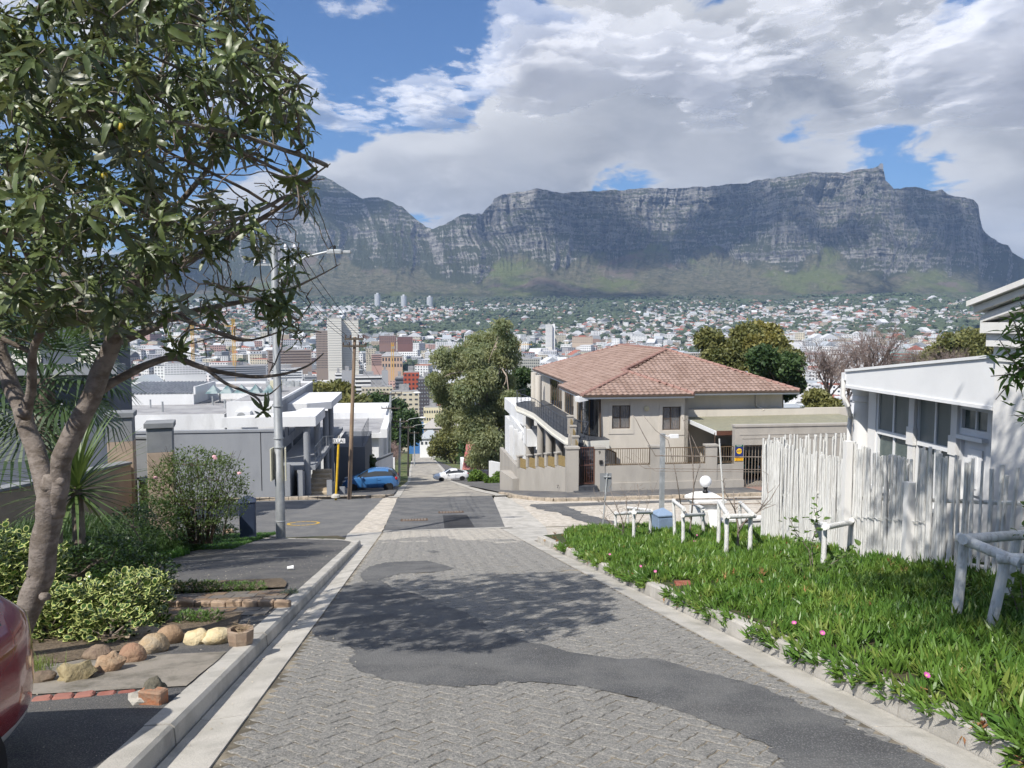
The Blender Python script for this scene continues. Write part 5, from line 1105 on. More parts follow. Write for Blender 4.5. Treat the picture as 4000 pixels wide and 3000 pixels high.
def railing(L, pts, h, m_, gap=.55, bars=3, name='railing', par=None):
    rl = L.mk(name, MB().tube([L.p(a, b, z + h) for a, b, z in pts], .025, 6), m_, par); mb = MB(); pb2 = MB()
    for j in range(bars): mb.tube([L.p(a, b, z + h * (j + .6) / (bars + .6)) for a, b, z in pts], .009, 4)
    for i in range(len(pts) - 1):
        a, b = Vector(pts[i]), Vector(pts[i + 1]); n = max(1, round((b - a).length / gap))
        for k in range(n + (i == len(pts) - 2)): q_ = a.lerp(b, k / n); obj('post', MB().tube([L.p(q_[0], q_[1], q_[2]), L.p(q_[0], q_[1], q_[2] + h)], .016, 5), m_, rl)
    obj('bar', mb, m_, rl); return rl
railing(H1, [(a, b + .08, ZF) for a, b in ter[3:10]], 1.0, M_rail, 1.0, 4)
railing(H1, [(42.3, 8.4, ZF), (40.9, 9.3, ZF), (40.0, 8.7, ZF - .8), (38.6, 8.4, ZF - 1.6)], 1.0, M_rail, .7, 3)
# stair from the gate
for i in range(10): H1.box('step', 41.0 - i * .33, 41.0 - (i - 1) * .33, 8.75, 10.1, -7.2, ZF - .17 * i - .17, M_slate, b=.01)
H1.box('stair_wall', 37.9, 41.4, 10.1, 10.25, -7.2, -5.9, M_bei)
# ---- boundary wall with pillars, bars, gate, signs
SW = 37.4
bw = Local('boundary_wall', 'taupe boundary wall with square pillars and bar panels before the beige house', 'wall', SW, 12, -7.0)
def z_at(px, py, s_=SW): return ons(px, py, s_)[1]
def t_at(px, s_=SW): return ons(px, 1800, s_)[0]
ztopw = z_at(2450, 1820); zpil = z_at(2340, 1752)
for x0_, x1_ in ((2325, 2362), (2541, 2577), (2757, 2800)):
    bw.box('pillar', SW - .05, SW + .3, t_at(x0_), t_at(x1_), -7.3, zpil, M_tau); bw.box('pillar_cap', SW - .1, SW + .35, t_at(x0_) - .05, t_at(x1_) + .05, zpil, zpil + .09, M_tau)
bw.box('panel', SW, SW + .22, t_at(2362), t_at(2541), -7.3, ztopw, M_tau); bw.box('panel', SW, SW + .22, t_at(2577), t_at(2757), -7.3, ztopw, M_tau); bw.box('panel', SW, SW + .22, t_at(2800), t_at(2869), -7.3, ztopw - .05, M_tau)
bw.box('kerb_band', SW - .1, SW - .001, t_at(2340), t_at(2905), -7.3, -6.35, M_tau)
def bars(L, t0, t1, z0, z1, s_, m_, name='bar_panel', gap=.115):
    o = L.box(name, s_ - .015, s_ + .015, t0, t1, z1 - .04, z1, m_); L.box('rail', s_ - .015, s_ + .015, t0, t1, z0, z0 + .03, m_, o)
    n = int((t1 - t0) / gap); me_ = mesh('bar', MB().box(-.011, .011, -.011, .011, 0, z1 - z0 - .04), m_)
    arrow = mesh('arrow_head', MB().add([(-.03, 0, 0), (.03, 0, 0), (0, 0, .09), (-.03, .01, 0), (.03, .01, 0), (0, .01, .09)], [(0, 1, 2), (5, 4, 3), (0, 3, 4, 1), (1, 4, 5, 2), (2, 5, 3, 0)]), m_)
    for i in range(n + 1): put('bar', me_, o, loc=L.p(s_, t0 + (t1 - t0) * i / max(n, 1), z0))
    for i in range(n): put('arrow_head', arrow, o, loc=L.p(s_ - .02, t0 + (t1 - t0) * (i + .5) / max(n, 1), z0 + .03))
    return o
for x0_, x1_ in ((2362, 2541), (2577, 2757), (2800, 2869)): bars(bw, t_at(x0_) + .03, t_at(x1_) - .03, ztopw + .03, z_at(2450, 1752), SW + .1, M_brz)
g_ = bars(bw, t_at(2248), t_at(2322), z_at(2280, 1893), z_at(2280, 1748), SW + .1, mat('gate_brown', (.12, .06, .045), .5), 'gate')
zg0, zg1 = z_at(2280, 1893), z_at(2280, 1748)
for x_ in (t_at(2248), t_at(2322)): bw.box('gate_frame', SW + .07, SW + .13, x_ - .03, x_ + .03, zg0, zg1 + .02, mat('gate_brown'), g_)
bw.box('gate_frame', SW + .08, SW + .12, t_at(2248) + .03, t_at(2322) - .03, zg0 + .95, zg0 + .99, mat('gate_brown'), g_)
for i, y_ in enumerate((1897, 1912)): bw.box('step', SW - .3 - i * .3, SW + .1 - i * .3, t_at(2236), t_at(2330), -7.3, z_at(2280, y_) + .02, M_slate, b=.01)
# tall part with the garage gate
tT = t_at(2869); zT = z_at(2900, 1668)
bw.box('tall_wall', SW, SW + .35, tT, t_at(2905), -7.3, zT, M_tau); bw.box('tall_wall', SW, SW + .35, t_at(2905), t_at(3020), z_at(2950, 1738), zT, M_tau); bw.box('tall_wall', SW, SW + .35, t_at(3020), 26, -7.3, zT, M_tau)
bw.box('coping', SW - .05, SW + .4, tT - .04, 26, zT, zT + .1, M_tau)
for q_ in (0, .12): bw.box('moulding', SW - .02 , SW - .001, tT + .25 + q_, t_at(3300), zT - .42 - q_ * 1.6, zT - .36 - q_ * 1.6, M_tau)
bars(bw, t_at(2907), t_at(3018), z_at(2950, 1900), z_at(2950, 1742), SW + .2, mat('bar_tan', (.30, .25, .2), .5), 'garage_gate', .17)
# numerals and sign
def text(s_, size, m_, par, loc, rot, name='lettering', ext=.004, al='CENTER', sx=1.):
    cu = bpy.data.curves.new(name, 'FONT'); cu.body = s_; cu.size = size; cu.extrude = ext; cu.align_x = al; cu.align_y = 'CENTER'; cu.materials.append(m_); cu.resolution_u = 3
    o = bpy.data.objects.new(name, cu); COL.objects.link(o); bpy.context.view_layer.update(); me = bpy.data.meshes.new_from_object(o); bpy.data.objects.remove(o); me.materials.clear(); me.materials.append(m_)
    return put(name, me, par, loc=loc, rot=rot)
M_blk = mat('black_paint', (.02, .02, .022), .5); FR = (math.pi / 2, 0, 0)
ta, za = ons(2341, 1768, SW); text('9', .24, M_blk, bw.o, bw.p(SW - .055, ta, za), FR)
bx_ = bw.box('intercom', SW - .12, SW - .05, t_at(2340), t_at(2352), z_at(2340, 1812), z_at(2340, 1797), M_blk)
sg = bw.box('security_sign', SW - .03, SW - .005, t_at(2870), t_at(2901), z_at(2885, 1787), z_at(2885, 1738), mat('sign_blue', (.02, .035, .16), .4))
tc, zc2 = (t_at(2870) + t_at(2901)) / 2, z_at(2885, 1762); ww = t_at(2901) - t_at(2870)
bw.box('sign_head', SW - .034, SW - .031, t_at(2870), t_at(2901), z_at(2885, 1745), z_at(2885, 1738), mat('sign_green', (.01, .10, .05), .5), sg)
bw.box('sign_foot', SW - .034, SW - .005, t_at(2869), t_at(2902), z_at(2885, 1800), z_at(2885, 1788), mat('sign_yellow', (.80, .50, .02), .5), sg)
dsk = bw.mk('disc', MB().lathe([(ww * .34, 0), (ww * .34, .004)], 24), mat('sign_yellow'), sg); dsk.matrix_basis = Matrix.Translation(bw.p(SW - .032, tc, zc2)) @ Matrix.Rotation(math.pi / 2, 4, 'X')
text('ADT', ww * .30, mat('sign_blue'), sg, bw.p(SW - .04, tc, zc2), FR); text('FIDELITY', ww * .17, mat('sign_white', (.8, .8, .8), .5), sg, bw.p(SW - .037, tc, z_at(2885, 1741.5)), FR)
text('ARMED RESPONSE', ww * .11, mat('sign_red', (.5, .03, .02), .5), sg, bw.p(SW - .037, tc, z_at(2885, 1791)), FR); text('086 12 12 300', ww * .14, mat('sign_red'), sg, bw.p(SW - .037, tc, z_at(2885, 1796.5)), FR)
# splayed corner stepping down the hill
cw = Local('boundary_wall', 'taupe stepped boundary wall with fretwork panels turning down the hill', 'wall', 37.3, 7.6, -7.2)
def seg_wall(L, a, b, z0, z1, m_, name, th=.2, par=None):
    d_ = Vector((b[0] - a[0], b[1] - a[1])).normalized(); nn = Vector((d_.y, -d_.x)) * th / 2
    vs = [L.p(a[0] - nn[0], a[1] - nn[1], 0), L.p(b[0] - nn[0], b[1] - nn[1], 0), L.p(b[0] + nn[0], b[1] + nn[1], 0), L.p(a[0] + nn[0], a[1] + nn[1], 0)]
    return L.mk(name, MB().add([Vector((v.x, v.y, z0 - L.z0)) for v in vs] + [Vector((v.x, v.y, z1 - L.z0)) for v in vs], [(0, 1, 2, 3), (7, 6, 5, 4), (0, 4, 5, 1), (1, 5, 6, 2), (2, 6, 7, 3), (3, 7, 4, 0)]), m_, par)
M_fret = mat('gold_fret', (.30, .22, .10), .55, (.20, .15, .07), sc=25, mixr=(.45, .55), bump=.5)
zc0 = z_at(2225, 1750); seg_wall(cw, (37.3, 7.35), (37.3, 7.95), -7.4, zc0, M_tau, 'pillar', .45); seg_wall(cw, (37.3, 7.3), (37.3, 8.0), zc0, zc0 + .09, M_tau, 'pillar_cap', .55)
ps_ = [(37.5, 7.45), (38.4, 7.08), (39.3, 6.70), (40.2, 6.35), (41.1, 5.98), (42.0, 5.6)]
for i in range(5):
    a, b = ps_[i], ps_[i + 1]; zt_i = -5.55 - .19 * i; seg_wall(cw, a, b, -8.6, zt_i, M_tau, 'wall')
    m1 = (a[0] * .2 + b[0] * .8, a[1] * .2 + b[1] * .8); seg_wall(cw, m1, b, zt_i, zt_i + .62, M_tau, 'pillar', .26); seg_wall(cw, (m1[0] - .03, m1[1] + .03), (b[0] + .03, b[1] - .03), zt_i + .62, zt_i + .68, M_tau, 'pillar_cap', .34)
    seg_wall(cw, a, m1, zt_i + .03, zt_i + .55, M_fret, 'fret_panel', .04)
for i in range(3):      # stepped wall beside the stair
    a = (37.6 + i * 1.25, 8.0 + .12 * i); b = (38.85 + i * 1.25, 8.12 + .12 * i); zz = zc0 - .6 + i * .38; seg_wall(cw, a, b, -7.3, zz, M_tau, 'wall'); m1 = (b[0] - .25, b[1]); seg_wall(cw, m1, b, zz, zz + .95, M_tau, 'pillar', .3); seg_wall(cw, (m1[0] - .04, m1[1]), (b[0] + .04, b[1]), zz + .95, zz + 1.02, M_tau, 'pillar_cap', .38); seg_wall(cw, a, m1, zz + .04, zz + .85, M_fret, 'fret_panel', .04)
seg_wall(cw, (42.0, 5.6), (49, 5.4), -11, -6.3, M_tau, 'wall', .2); seg_wall(cw, (43.0, 5.0), (43.1, 5.6), -10, -6.9, M_tau, 'end_wall', 2.6)
ta, za = ons(2198, 1896, 38.2); text('7', .24, M_blk, cw.o, cw.p(37.9, 7.05, za), (math.pi / 2, 0, -.35))
# carport
cp = Local('carport', 'carport with a greenish corrugated sheet roof between the beige house and the wall', 'carport', 40, 17, -7.0)
def lf(px, py, s_): t_, z_ = ons(px, py, s_); return (s_, t_, z_)
A1, A2, A3, A4 = lf(2666, 1627, 43.9), lf(2799, 1684, 38.2), (38.2, 25.5, lf(2799, 1684, 38.2)[2] + .05), (43.9, 25.5, lf(2666, 1627, 43.9)[2] + .05)
cs_ = MB(); n = 110
for i in range(n):
    f0, f1 = i / n, (i + 1) / n; z0, z1 = .02 * (i % 2), .02 * ((i + 1) % 2)
    P0 = cp.p(*A2).lerp(cp.p(*A3), f0) + Vector((0, 0, z0)); P1 = cp.p(*A2).lerp(cp.p(*A3), f1) + Vector((0, 0, z1)); Q0 = cp.p(*A1).lerp(cp.p(*A4), f0) + Vector((0, 0, z0)); Q1 = cp.p(*A1).lerp(cp.p(*A4), f1) + Vector((0, 0, z1)); cs_.add([P0, P1, Q1, Q0], [(0, 1, 2, 3)])
cp.mk('roof_sheet', cs_, mat('fibre_sheet', (.27, .26, .19), .7, (.22, .215, .16), sc=2, stain=(.36, .35, .28, .5), stsc=2))
e1, e2 = cp.p(*A1), cp.p(*A2); e3 = cp.p(*A3); zz = Vector((0, 0, -.22))
cp.mk('fascia', MB().add([e1, e2, e2 + zz, e1 + zz, e1 + Vector((-.05, 0, 0)), e2 + Vector((-.05, 0, 0)), e2 + zz + Vector((-.05, 0, 0)), e1 + zz + Vector((-.05, 0, 0))], [(0, 1, 2, 3), (7, 6, 5, 4), (0, 4, 5, 1), (1, 5, 6, 2), (2, 6, 7, 3), (3, 7, 4, 0)]), M_fas)
cp.mk('beam', MB().add([e2, e3, e3 + zz, e2 + zz, e2 + Vector((0, -.06, 0)), e3 + Vector((0, -.06, 0)), e3 + zz + Vector((0, -.06, 0)), e2 + zz + Vector((0, -.06, 0))], [(0, 1, 2, 3), (7, 6, 5, 4), (0, 4, 5, 1), (1, 5, 6, 2), (2, 6, 7, 3), (3, 7, 4, 0)]), mat('timber', (.11, .05, .035), .7))
cp.tube('post', [(38.3, ons(2793, 1700, 38.3)[0], -7.2), (38.3, ons(2793, 1700, 38.3)[0], A2[2] - .1)], .04, M_wfr)
cp.box('floor', 37.7, 44, 15.2, 25.5, -7.3, -6.75, mat('driveway', (.3, .28, .25), .9))
dk = Local('back_room', 'dim beige back room wall under the carport roof', 'wall', 43.8, 20, -7); dk.box('wall', 43.6, 43.85, 15.4, 26, -7.2, -3.4, M_bei)
# brick paved crossover at the garage
strip('brick_apron', [(34.5, t_at(2900), t_at(3060)), (37.3, t_at(2900), t_at(3040))], .112, mat('apron_brick', (.30, .17, .13), .9, (.26, .24, .22), sc=4, mixr=(.45, .55), bump=.4), step=.5)
# flood lamp on the beige wall seen behind the bare tree
fl = Local('flood_light', 'white angular flood lamp beside the sign post before the beige house', 'lamp', 37.2, t_at(2610), -4.2); ta, za = ons(2625, 1706, 24)
fl.o.location = W0(24.2, ta, za); fl.o['label'] = 'white security lamp arm fixed near the top of the galvanised post'
obj('arm', MB().box(-.34, 0, -.02, .02, -.02, .02), M_fas, fl.o); obj('head', MB().bbox(0, .28, -.06, .06, -.07, .05, .01), M_fas, fl.o)
# ================================================================ left-hand side, near
def leafquads(n, centers, radii, size, seed, shell=.55, flat=.0, elong=1.8, down=.0):
    """n small kite leaves scattered through the outer part of ellipsoidal clumps"""
    g = np.random.RandomState(seed); C = np.array(centers, float); Rr = np.array([(r_,) * 3 if not hasattr(r_, '__len__') else r_ for r_ in radii], float)
    wgt = (Rr.prod(1)) ** (2 / 3.); k = g.choice(len(C), n, p=wgt / wgt.sum()); d = g.normal(size=(n, 3)); d /= np.linalg.norm(d, axis=1)[:, None]
    rad = (shell + (1 - shell) * g.rand(n)) * (1 + .22 * g.normal(size=n) * .5)
    P_ = C[k] + d * Rr[k] * rad[:, None]
    a = g.normal(size=(n, 3)) + d * .6; a[:, 2] -= down; a /= np.linalg.norm(a, axis=1)[:, None]
    b = np.cross(a, g.normal(size=(n, 3)) + (0, 0, flat)); b /= np.linalg.norm(b, axis=1)[:, None]
    s_ = size * (.6 + .8 * g.rand(n))[:, None]; L = a * s_ * elong / 2; w_ = b * s_ / 2
    V = np.stack([P_ - L, P_ + w_ * .9, P_ + L, P_ - w_ * .9], 1).reshape(-1, 3); F = np.arange(4 * n).reshape(-1, 4)
    return V, F
def tree(name, label, cat, base, centers, radii, n, size, m_, trunk=None, tr=.2, seed=1, group=None, trunkm=None, limbs=True, **kw):
    """trunk and limbs to each clump, crown of leaf-sized faces"""
    o = thing(name, label, cat, base, 0, group); base = Vector(base); C = [Vector(c) - base for c in centers]; r_ = random.Random(seed)
    V, F = leafquads(n, C, radii, size, seed, **kw); cr = put('crown', npmesh('crown', V, F, m_), o, kind='stuff')
    tp = trunk or [Vector((0, 0, -.3)), sum(C, Vector()) / len(C) * .5 + Vector((.1, 0, 0)), sum(C, Vector()) / len(C)]
    tp = [Vector(p) for p in tp]; mb = MB().tube(tp, [tr * (1 - .6 * i / (len(tp) - 1)) for i in range(len(tp))], 8)
    obj('trunk', mb, trunkm or M_bark, o, smooth=True)
    if limbs:
        lb = MB()
        for c in C:
            f = r_.uniform(.3, .9) * (len(tp) - 1); i = min(int(f), len(tp) - 2); p = tp[i].lerp(tp[i + 1], f - i); q_ = p.lerp(c, .5) + Vector((r_.gauss(0, .1), r_.gauss(0, .1), .0)) * (c - p).length
            lb.tube([p, q_, c], [tr * .35, tr * .2, tr * .06], 5)
        obj('limb', lb, trunkm or M_bark, o)
    return o
M_bark = mat('bark', (.16, .125, .10), .95, (.24, .20, .165), sc=6, bump=.8, bsc=25)
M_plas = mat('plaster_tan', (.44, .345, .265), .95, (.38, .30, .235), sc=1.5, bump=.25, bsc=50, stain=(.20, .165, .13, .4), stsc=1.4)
M_plg = mat('grey_and_shaded_plaster', (.20, .21, .225), .95, (.24, .25, .26), sc=1.5, bump=.25, bsc=50)
# raised garden behind the pavement
gs = np.linspace(5, 23, 50); gt = np.linspace(-22, -2.0, 60); GS, GT = np.meshgrid(gs, gt, indexing='ij')
gz = zr(GS) + .10 + np.interp(GS, [5, 12, 17, 23], [.0, .35, .8, .3]) * ss(-5.5, -8.0, GT) + .07 * (fbm(GS, GT, 3) - .5)
edge_t = np.interp(GS, [5, 6.6, 8.2, 9.2, 11.3, 12.65, 14.6, 17.5, 19.4, 20.8, 23], [-7, -3.1, -2.85, -4.0, -4.1, -4.85, -5.5, -5.5, -5.4, -4.9, -5.2])
gz = np.where(GT > edge_t, zr(GS) - .10, gz)
struct('garden_bed', npmesh('garden_bed', np.stack([GS * U[0] + GT * TV[0], GS * U[1] + GT * TV[1], gz], -1).reshape(-1, 3), grid_faces(*GS.shape)[:, ::-1], mt_soil, True))
def GB(s_, t_): return float(np.interp(s_, [5, 12, 17, 23], [.0, .35, .8, .3])) * float(ss(-5.5, -8.0, t_)) + .10 + float(zr(s_))
# pillars and sloping wall
def pillar(px0, px1, pyt, Y, label, h=3.0, w_=.60, rz=.5):
    c = at((px0 + px1) / 2, pyt, Y + .25); o = thing('gate_pillar', label, 'pillar', (c.x, c.y, c.z - h), rz, 'plastered garden pillars')
    obj('lower_shaft', MB().bbox(-w_ / 2, w_ / 2, -w_ / 2, w_ / 2, -.6, h - .75, .012), M_plas, o); obj('shaded_upper_shaft', MB().bbox(-w_ / 2, w_ / 2, -w_ / 2, w_ / 2, h - .751, h - .13, .012), M_plg, o)  # upper shaft greyed: shade on the tan plaster put into its colour
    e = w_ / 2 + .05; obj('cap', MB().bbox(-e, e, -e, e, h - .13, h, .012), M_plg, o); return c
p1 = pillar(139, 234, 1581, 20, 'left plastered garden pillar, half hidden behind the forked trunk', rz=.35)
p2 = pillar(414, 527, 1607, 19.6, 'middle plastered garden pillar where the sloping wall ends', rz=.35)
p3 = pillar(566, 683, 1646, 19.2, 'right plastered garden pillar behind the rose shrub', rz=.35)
def quadwall(name, label, a, b, h0, h1, th, m_, cap=None, drop=2.):
    """wall between two world points a,b (their z is the top)"""
    o = thing(name, label, 'wall', Vector((a.x, a.y, a.z - h0))); d_ = (b - a); nn = Vector((d_.y, -d_.x, 0)).normalized() * th / 2; q_ = o.location.copy()
    def sl(n0, ta, tb_, ba, bb, m2, nm): obj(nm, MB().add([a - nn * n0 + Vector((0, 0, ba)) - q_, b - nn * n0 + Vector((0, 0, bb)) - q_, b + nn * n0 + Vector((0, 0, bb)) - q_, a + nn * n0 + Vector((0, 0, ba)) - q_, a - nn * n0 + Vector((0, 0, ta)) - q_, b - nn * n0 + Vector((0, 0, tb_)) - q_, b + nn * n0 + Vector((0, 0, tb_)) - q_, a + nn * n0 + Vector((0, 0, ta)) - q_], [(0, 3, 2, 1), (4, 5, 6, 7), (0, 1, 5, 4), (1, 2, 6, 5), (2, 3, 7, 6), (3, 0, 4, 7)]), m2, o)
    sl(1, -.06, -.06, -h0, -h1, m_, 'wall'); sl(1.35, 0, 0, -.06, -.06, cap or m_, 'coping'); return o
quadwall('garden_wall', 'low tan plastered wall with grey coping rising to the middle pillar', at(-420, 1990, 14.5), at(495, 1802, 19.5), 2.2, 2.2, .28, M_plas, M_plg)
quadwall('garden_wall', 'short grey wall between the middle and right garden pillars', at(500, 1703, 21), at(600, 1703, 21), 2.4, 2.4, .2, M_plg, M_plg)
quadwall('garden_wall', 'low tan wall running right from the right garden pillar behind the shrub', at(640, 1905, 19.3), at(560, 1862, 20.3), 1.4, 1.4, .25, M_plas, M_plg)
# ---- plants of the garden
leafmat('variegated', (.022, .055, .012), (.05, .105, .02), .25, sc=9., tl=.2, spec=.7); M_vmarg = mat('leaf_margin', (.42, .46, .16), .5)
def var_leaf():
    V, F, mi = [], [], []
    for k, (sx, z) in enumerate(((1., 0.), (.74, .004))):
        for i in range(9):
            a = math.pi * 2 * i / 9; x = math.sin(a) * .024 * sx; y = .035 + math.cos(a) * .034 * (sx if True else 1); V.append((x, y, z + .35 * abs(x) - 2.2 * (y - .03) ** 2))
    V.append((0, .035, .005))
    for i in range(9): j = (i + 1) % 9; F += [(i, j, 9 + j), (i, 9 + j, 9 + i)]; mi += [1, 1]
    for i in range(9): F.append((9 + i, 9 + (i + 1) % 9, 18)); mi.append(0)
    return np.array(V), np.array(F), mi
vV, vF, vmi = var_leaf()
def shrub_leaf_cloud(name, label, cat, base, clumps, n, lv, mats_, mi, sc, seed, group=None, tilt=.5, singles=0, stemm=None, lname='leaf', kind='foliage', down=False):
    r_ = random.Random(seed); o = thing(name, label, cat, base, 0, group); base = Vector(base); items_ = []
    tot = [c[1][0] * c[1][1] + c[1][0] * c[1][2] for c in clumps]
    for _ in range(n):
        c, rad = r_.choices(clumps, tot)[0][:2]; d = Vector((r_.gauss(0, 1), r_.gauss(0, 1), r_.gauss(.2, 1))).normalized(); k = r_.uniform(.72, 1.06)
        k *= 1 + .26 * mnoise.noise(d * 2.5 + Vector(c))
        p = Vector(c) + Vector((d.x * rad[0], d.y * rad[1], d.z * rad[2])) * k
        th = math.atan2(d.x, d.y)        # leaves point outwards
        items_.append((0, tm(p - base, -th + r_.gauss(0, .9), r_.gauss(.55 if not down else -.4, tilt) , r_.uniform(*sc), r_.gauss(0, .4)), (p - EYE).length))
    items_.sort(key=lambda q_: q_[2])
    if singles:
        me = npmesh(lname, lv[0], lv[1], mats_, True, mi)
        for it in items_[:singles]: put(lname, me, o, mw=Matrix(it[1].tolist()))
    rest = items_[singles:]; A_2 = np.array([i[1] for i in rest]); Vh2 = np.concatenate([lv[0], np.ones((len(lv[0]), 1))], 1)
    me2 = npmesh('foliage', np.einsum('nij,kj->nki', A_2, Vh2)[:, :, :3].reshape(-1, 3), (lv[1][None] + (np.arange(len(rest)) * len(lv[0]))[:, None, None]).reshape(-1, 3), mats_, True, np.tile(mi, len(rest)) if mi is not None else None)
    put('foliage', me2, o, kind='stuff')
    mb = MB()
    for c, rad in [c[:2] for c in clumps]:
        c = Vector(c) - base
        for _ in range(7): d = Vector((r_.gauss(0, 1), r_.gauss(0, 1), abs(r_.gauss(0, 1)))).normalized(); mb.tube([Vector((c.x * .7, c.y * .9, -.1 if c.z < 1 else c.z - rad[2])), c, c + Vector((d.x * rad[0], d.y * rad[1], d.z * rad[2])) * .8], [.018, .012, .005], 5)
    obj('stem', mb, stemm or M_bark, o); return o
def cl(px, py, Y, r_): return (tuple(at(px, py, Y)), r_)
shrub_leaf_cloud('variegated_shrub', 'low glossy shrub with yellow edged leaves behind the boulders', 'shrub', at(300, 2560, 7.9), [cl(330, 2440, 8.1, (.55, .5, .42)), cl(480, 2380, 8.4, (.42, .5, .38)), cl(430, 2490, 7.7, (.42, .35, .28)), cl(190, 2470, 7.9, (.4, .45, .42)), cl(50, 2400, 8.0, (.5, .5, .5)), cl(560, 2440, 8.4, (.25, .3, .25)), cl(560, 2330, 9.0, (.3, .4, .28)), cl(90, 2230, 8.5, (.45, .5, .35)), cl(-150, 2300, 8.0, (.6, .6, .7)), cl(330, 2560, 7.5, (.3, .22, .15))], 6800, (vV, vF), [_M['variegated'], M_vmarg], vmi, (.75, 1.35), 21, singles=300)
leafmat('small_dark_leaf', (.018, .045, .012), (.045, .085, .02), .4, sc=8., tl=.25)
smlf = leaf_flat(.05, .03, .2, 2)
shrub_leaf_cloud('dark_shrub', 'dark low shrub between the forked trunk and the grass', 'shrub', at(520, 2230, 9.8), [cl(420, 2200, 10.0, (.5, .5, .35)), cl(580, 2240, 10.2, (.35, .5, .22)), cl(300, 2250, 9.5, (.5, .4, .4))], 3600, (smlf[0], smlf[1]), [_M['small_dark_leaf']], None, (.8, 1.4), 22)
# fine leaved rose shrub with pink blooms
leafmat('rose_leaf', (.04, .075, .022), (.095, .14, .035), .45, sc=5., tl=.3)
bR = at(790, 2075, 18.)
rose_c = [cl(700, 1900, 18, (.85, .7, .7)), cl(850, 1880, 18, (.7, .7, .65)), cl(770, 1820, 18, (.8, .6, .45)), cl(650, 1950, 17.8, (.7, .6, .6)), cl(900, 1950, 18, (.45, .6, .5)), cl(760, 1990, 17.6, (.95, .6, .45))]
rs = shrub_leaf_cloud('rose_shrub', 'fine leaved airy rose shrub with a few pale pink blooms before the grey wall', 'shrub', bR, rose_c, 8000, (leaf_flat(.045, .022, .2, 2)[0], leaf_flat(.045, .022, .2, 2)[1]), [_M['rose_leaf']], None, (.9, 1.9), 23, tilt=.8)
rr_ = random.Random(4); mb = MB()
for i in range(60):
    x, y = rr_.uniform(560, 960), rr_.uniform(1740, 1960); e = at(x, y, 18 + rr_.uniform(-.4, .4)) - bR; m2 = e * .5 + Vector((rr_.uniform(-.2, .2), 0, .15)); mb.tube([Vector((e.x * .2, 0, -.3)), m2, e], [.012, .007, .003], 4)
obj('twigs', mb, mat('rose_stem', (.06, .045, .03), .8), rs)
for x, y in ((836, 1783), (936, 1848), (607, 1866), (1020, 1790)):
    obj('bloom', MB().blob((0, 0, 0), (.05, .05, .04), x, 1, .3), mat('rose_pink', (.75, .42, .45), .7), rs, loc=at(x if x < 1000 else 840, y, 17.4) - bR)
shrub_leaf_cloud('dark_shrub', 'dark undergrowth beneath the rose shrub beside the tar pavement', 'shrub', at(800, 2090, 17), [cl(700, 2060, 18, (.6, .5, .4)), cl(800, 2075, 19, (.6, .5, .3)), cl(880, 2085, 19.5, (.35, .4, .2)), cl(610, 2030, 17, (.55, .5, .5)), cl(520, 2060, 15.5, (.5, .5, .45))], 4200, (smlf[0], smlf[1]), [_M['small_dark_leaf']], None, (.8, 1.6), 27)
# long grass tufts
def grass_patch(name, label, cat, pts, n, hgt, c1, c2, seed, base=None, wd=.008, group=None, kind='stuff', zfun=None):
    r_ = random.Random(seed); V, F = [], []
    g = 0
    for _ in range(n):
        s_, t_ = pts(r_); z = (zfun or (lambda a, b: GB(a, b)))(s_, t_); p = W0(s_, t_, z - .02)
        for _b in range(4):
            h = hgt * r_.uniform(.5, 1.2); a = r_.uniform(0, 6.3); ln = h * r_.uniform(.2, .9); q0 = p + Vector((r_.gauss(0, .02), r_.gauss(0, .02), 0)); side = Vector((-math.sin(a), math.cos(a), 0)) * wd; d = Vector((math.cos(a), math.sin(a), 0))
            q1 = q0 + d * ln * .35 + Vector((0, 0, h * .65)); q2_ = q0 + d * ln + Vector((0, 0, h * (.95 if ln < h * .5 else .6)))
            o_ = len(V); V += [q0 - side, q0 + side, q1 + side * .8, q1 - side * .8, q2_]; F += [(o_, o_ + 1, o_ + 2), (o_, o_ + 2, o_ + 3), (o_ + 3, o_ + 2, o_ + 4)]
    nm = 'gm' + name + str(seed); leafmat(nm, c1, c2, .5, sc=4, tl=.3)
    o = put(name, npmesh(name, [tuple(v) for v in V], F, _M[nm]))
    if kind: o['kind'] = kind
    if label: tag(o, label, cat, group)
    return o
grass_patch('grass', None, None, lambda r_: (r_.uniform(12.6, 20.5), r_.uniform(-7.6, -5.55)), 6200, .5, (.02, .05, .012), (.05, .10, .02), 31)
grass_patch('grass', None, None, lambda r_: (r_.uniform(13.4, 18.5), r_.uniform(-6.1, -5.35)), 1800, .26, (.04, .11, .015), (.07, .17, .03), 32)
grass_patch('grass', None, None, lambda r_: (r_.uniform(19.5, 25.5), r_.uniform(-8.2, -4.6)), 6500, .10, (.03, .09, .015), (.06, .14, .02), 33, zfun=lambda a, b: float(zr(a)) + .12)
strip('grass_ground', [(19.6, -9, -6.0), (22, -9, -4.8), (25.6, -9, -4.4), (26.2, -8.5, -5)], .125, mat('turf', (.035, .075, .015), 1., (.07, .08, .035), sc=3), step=.5)
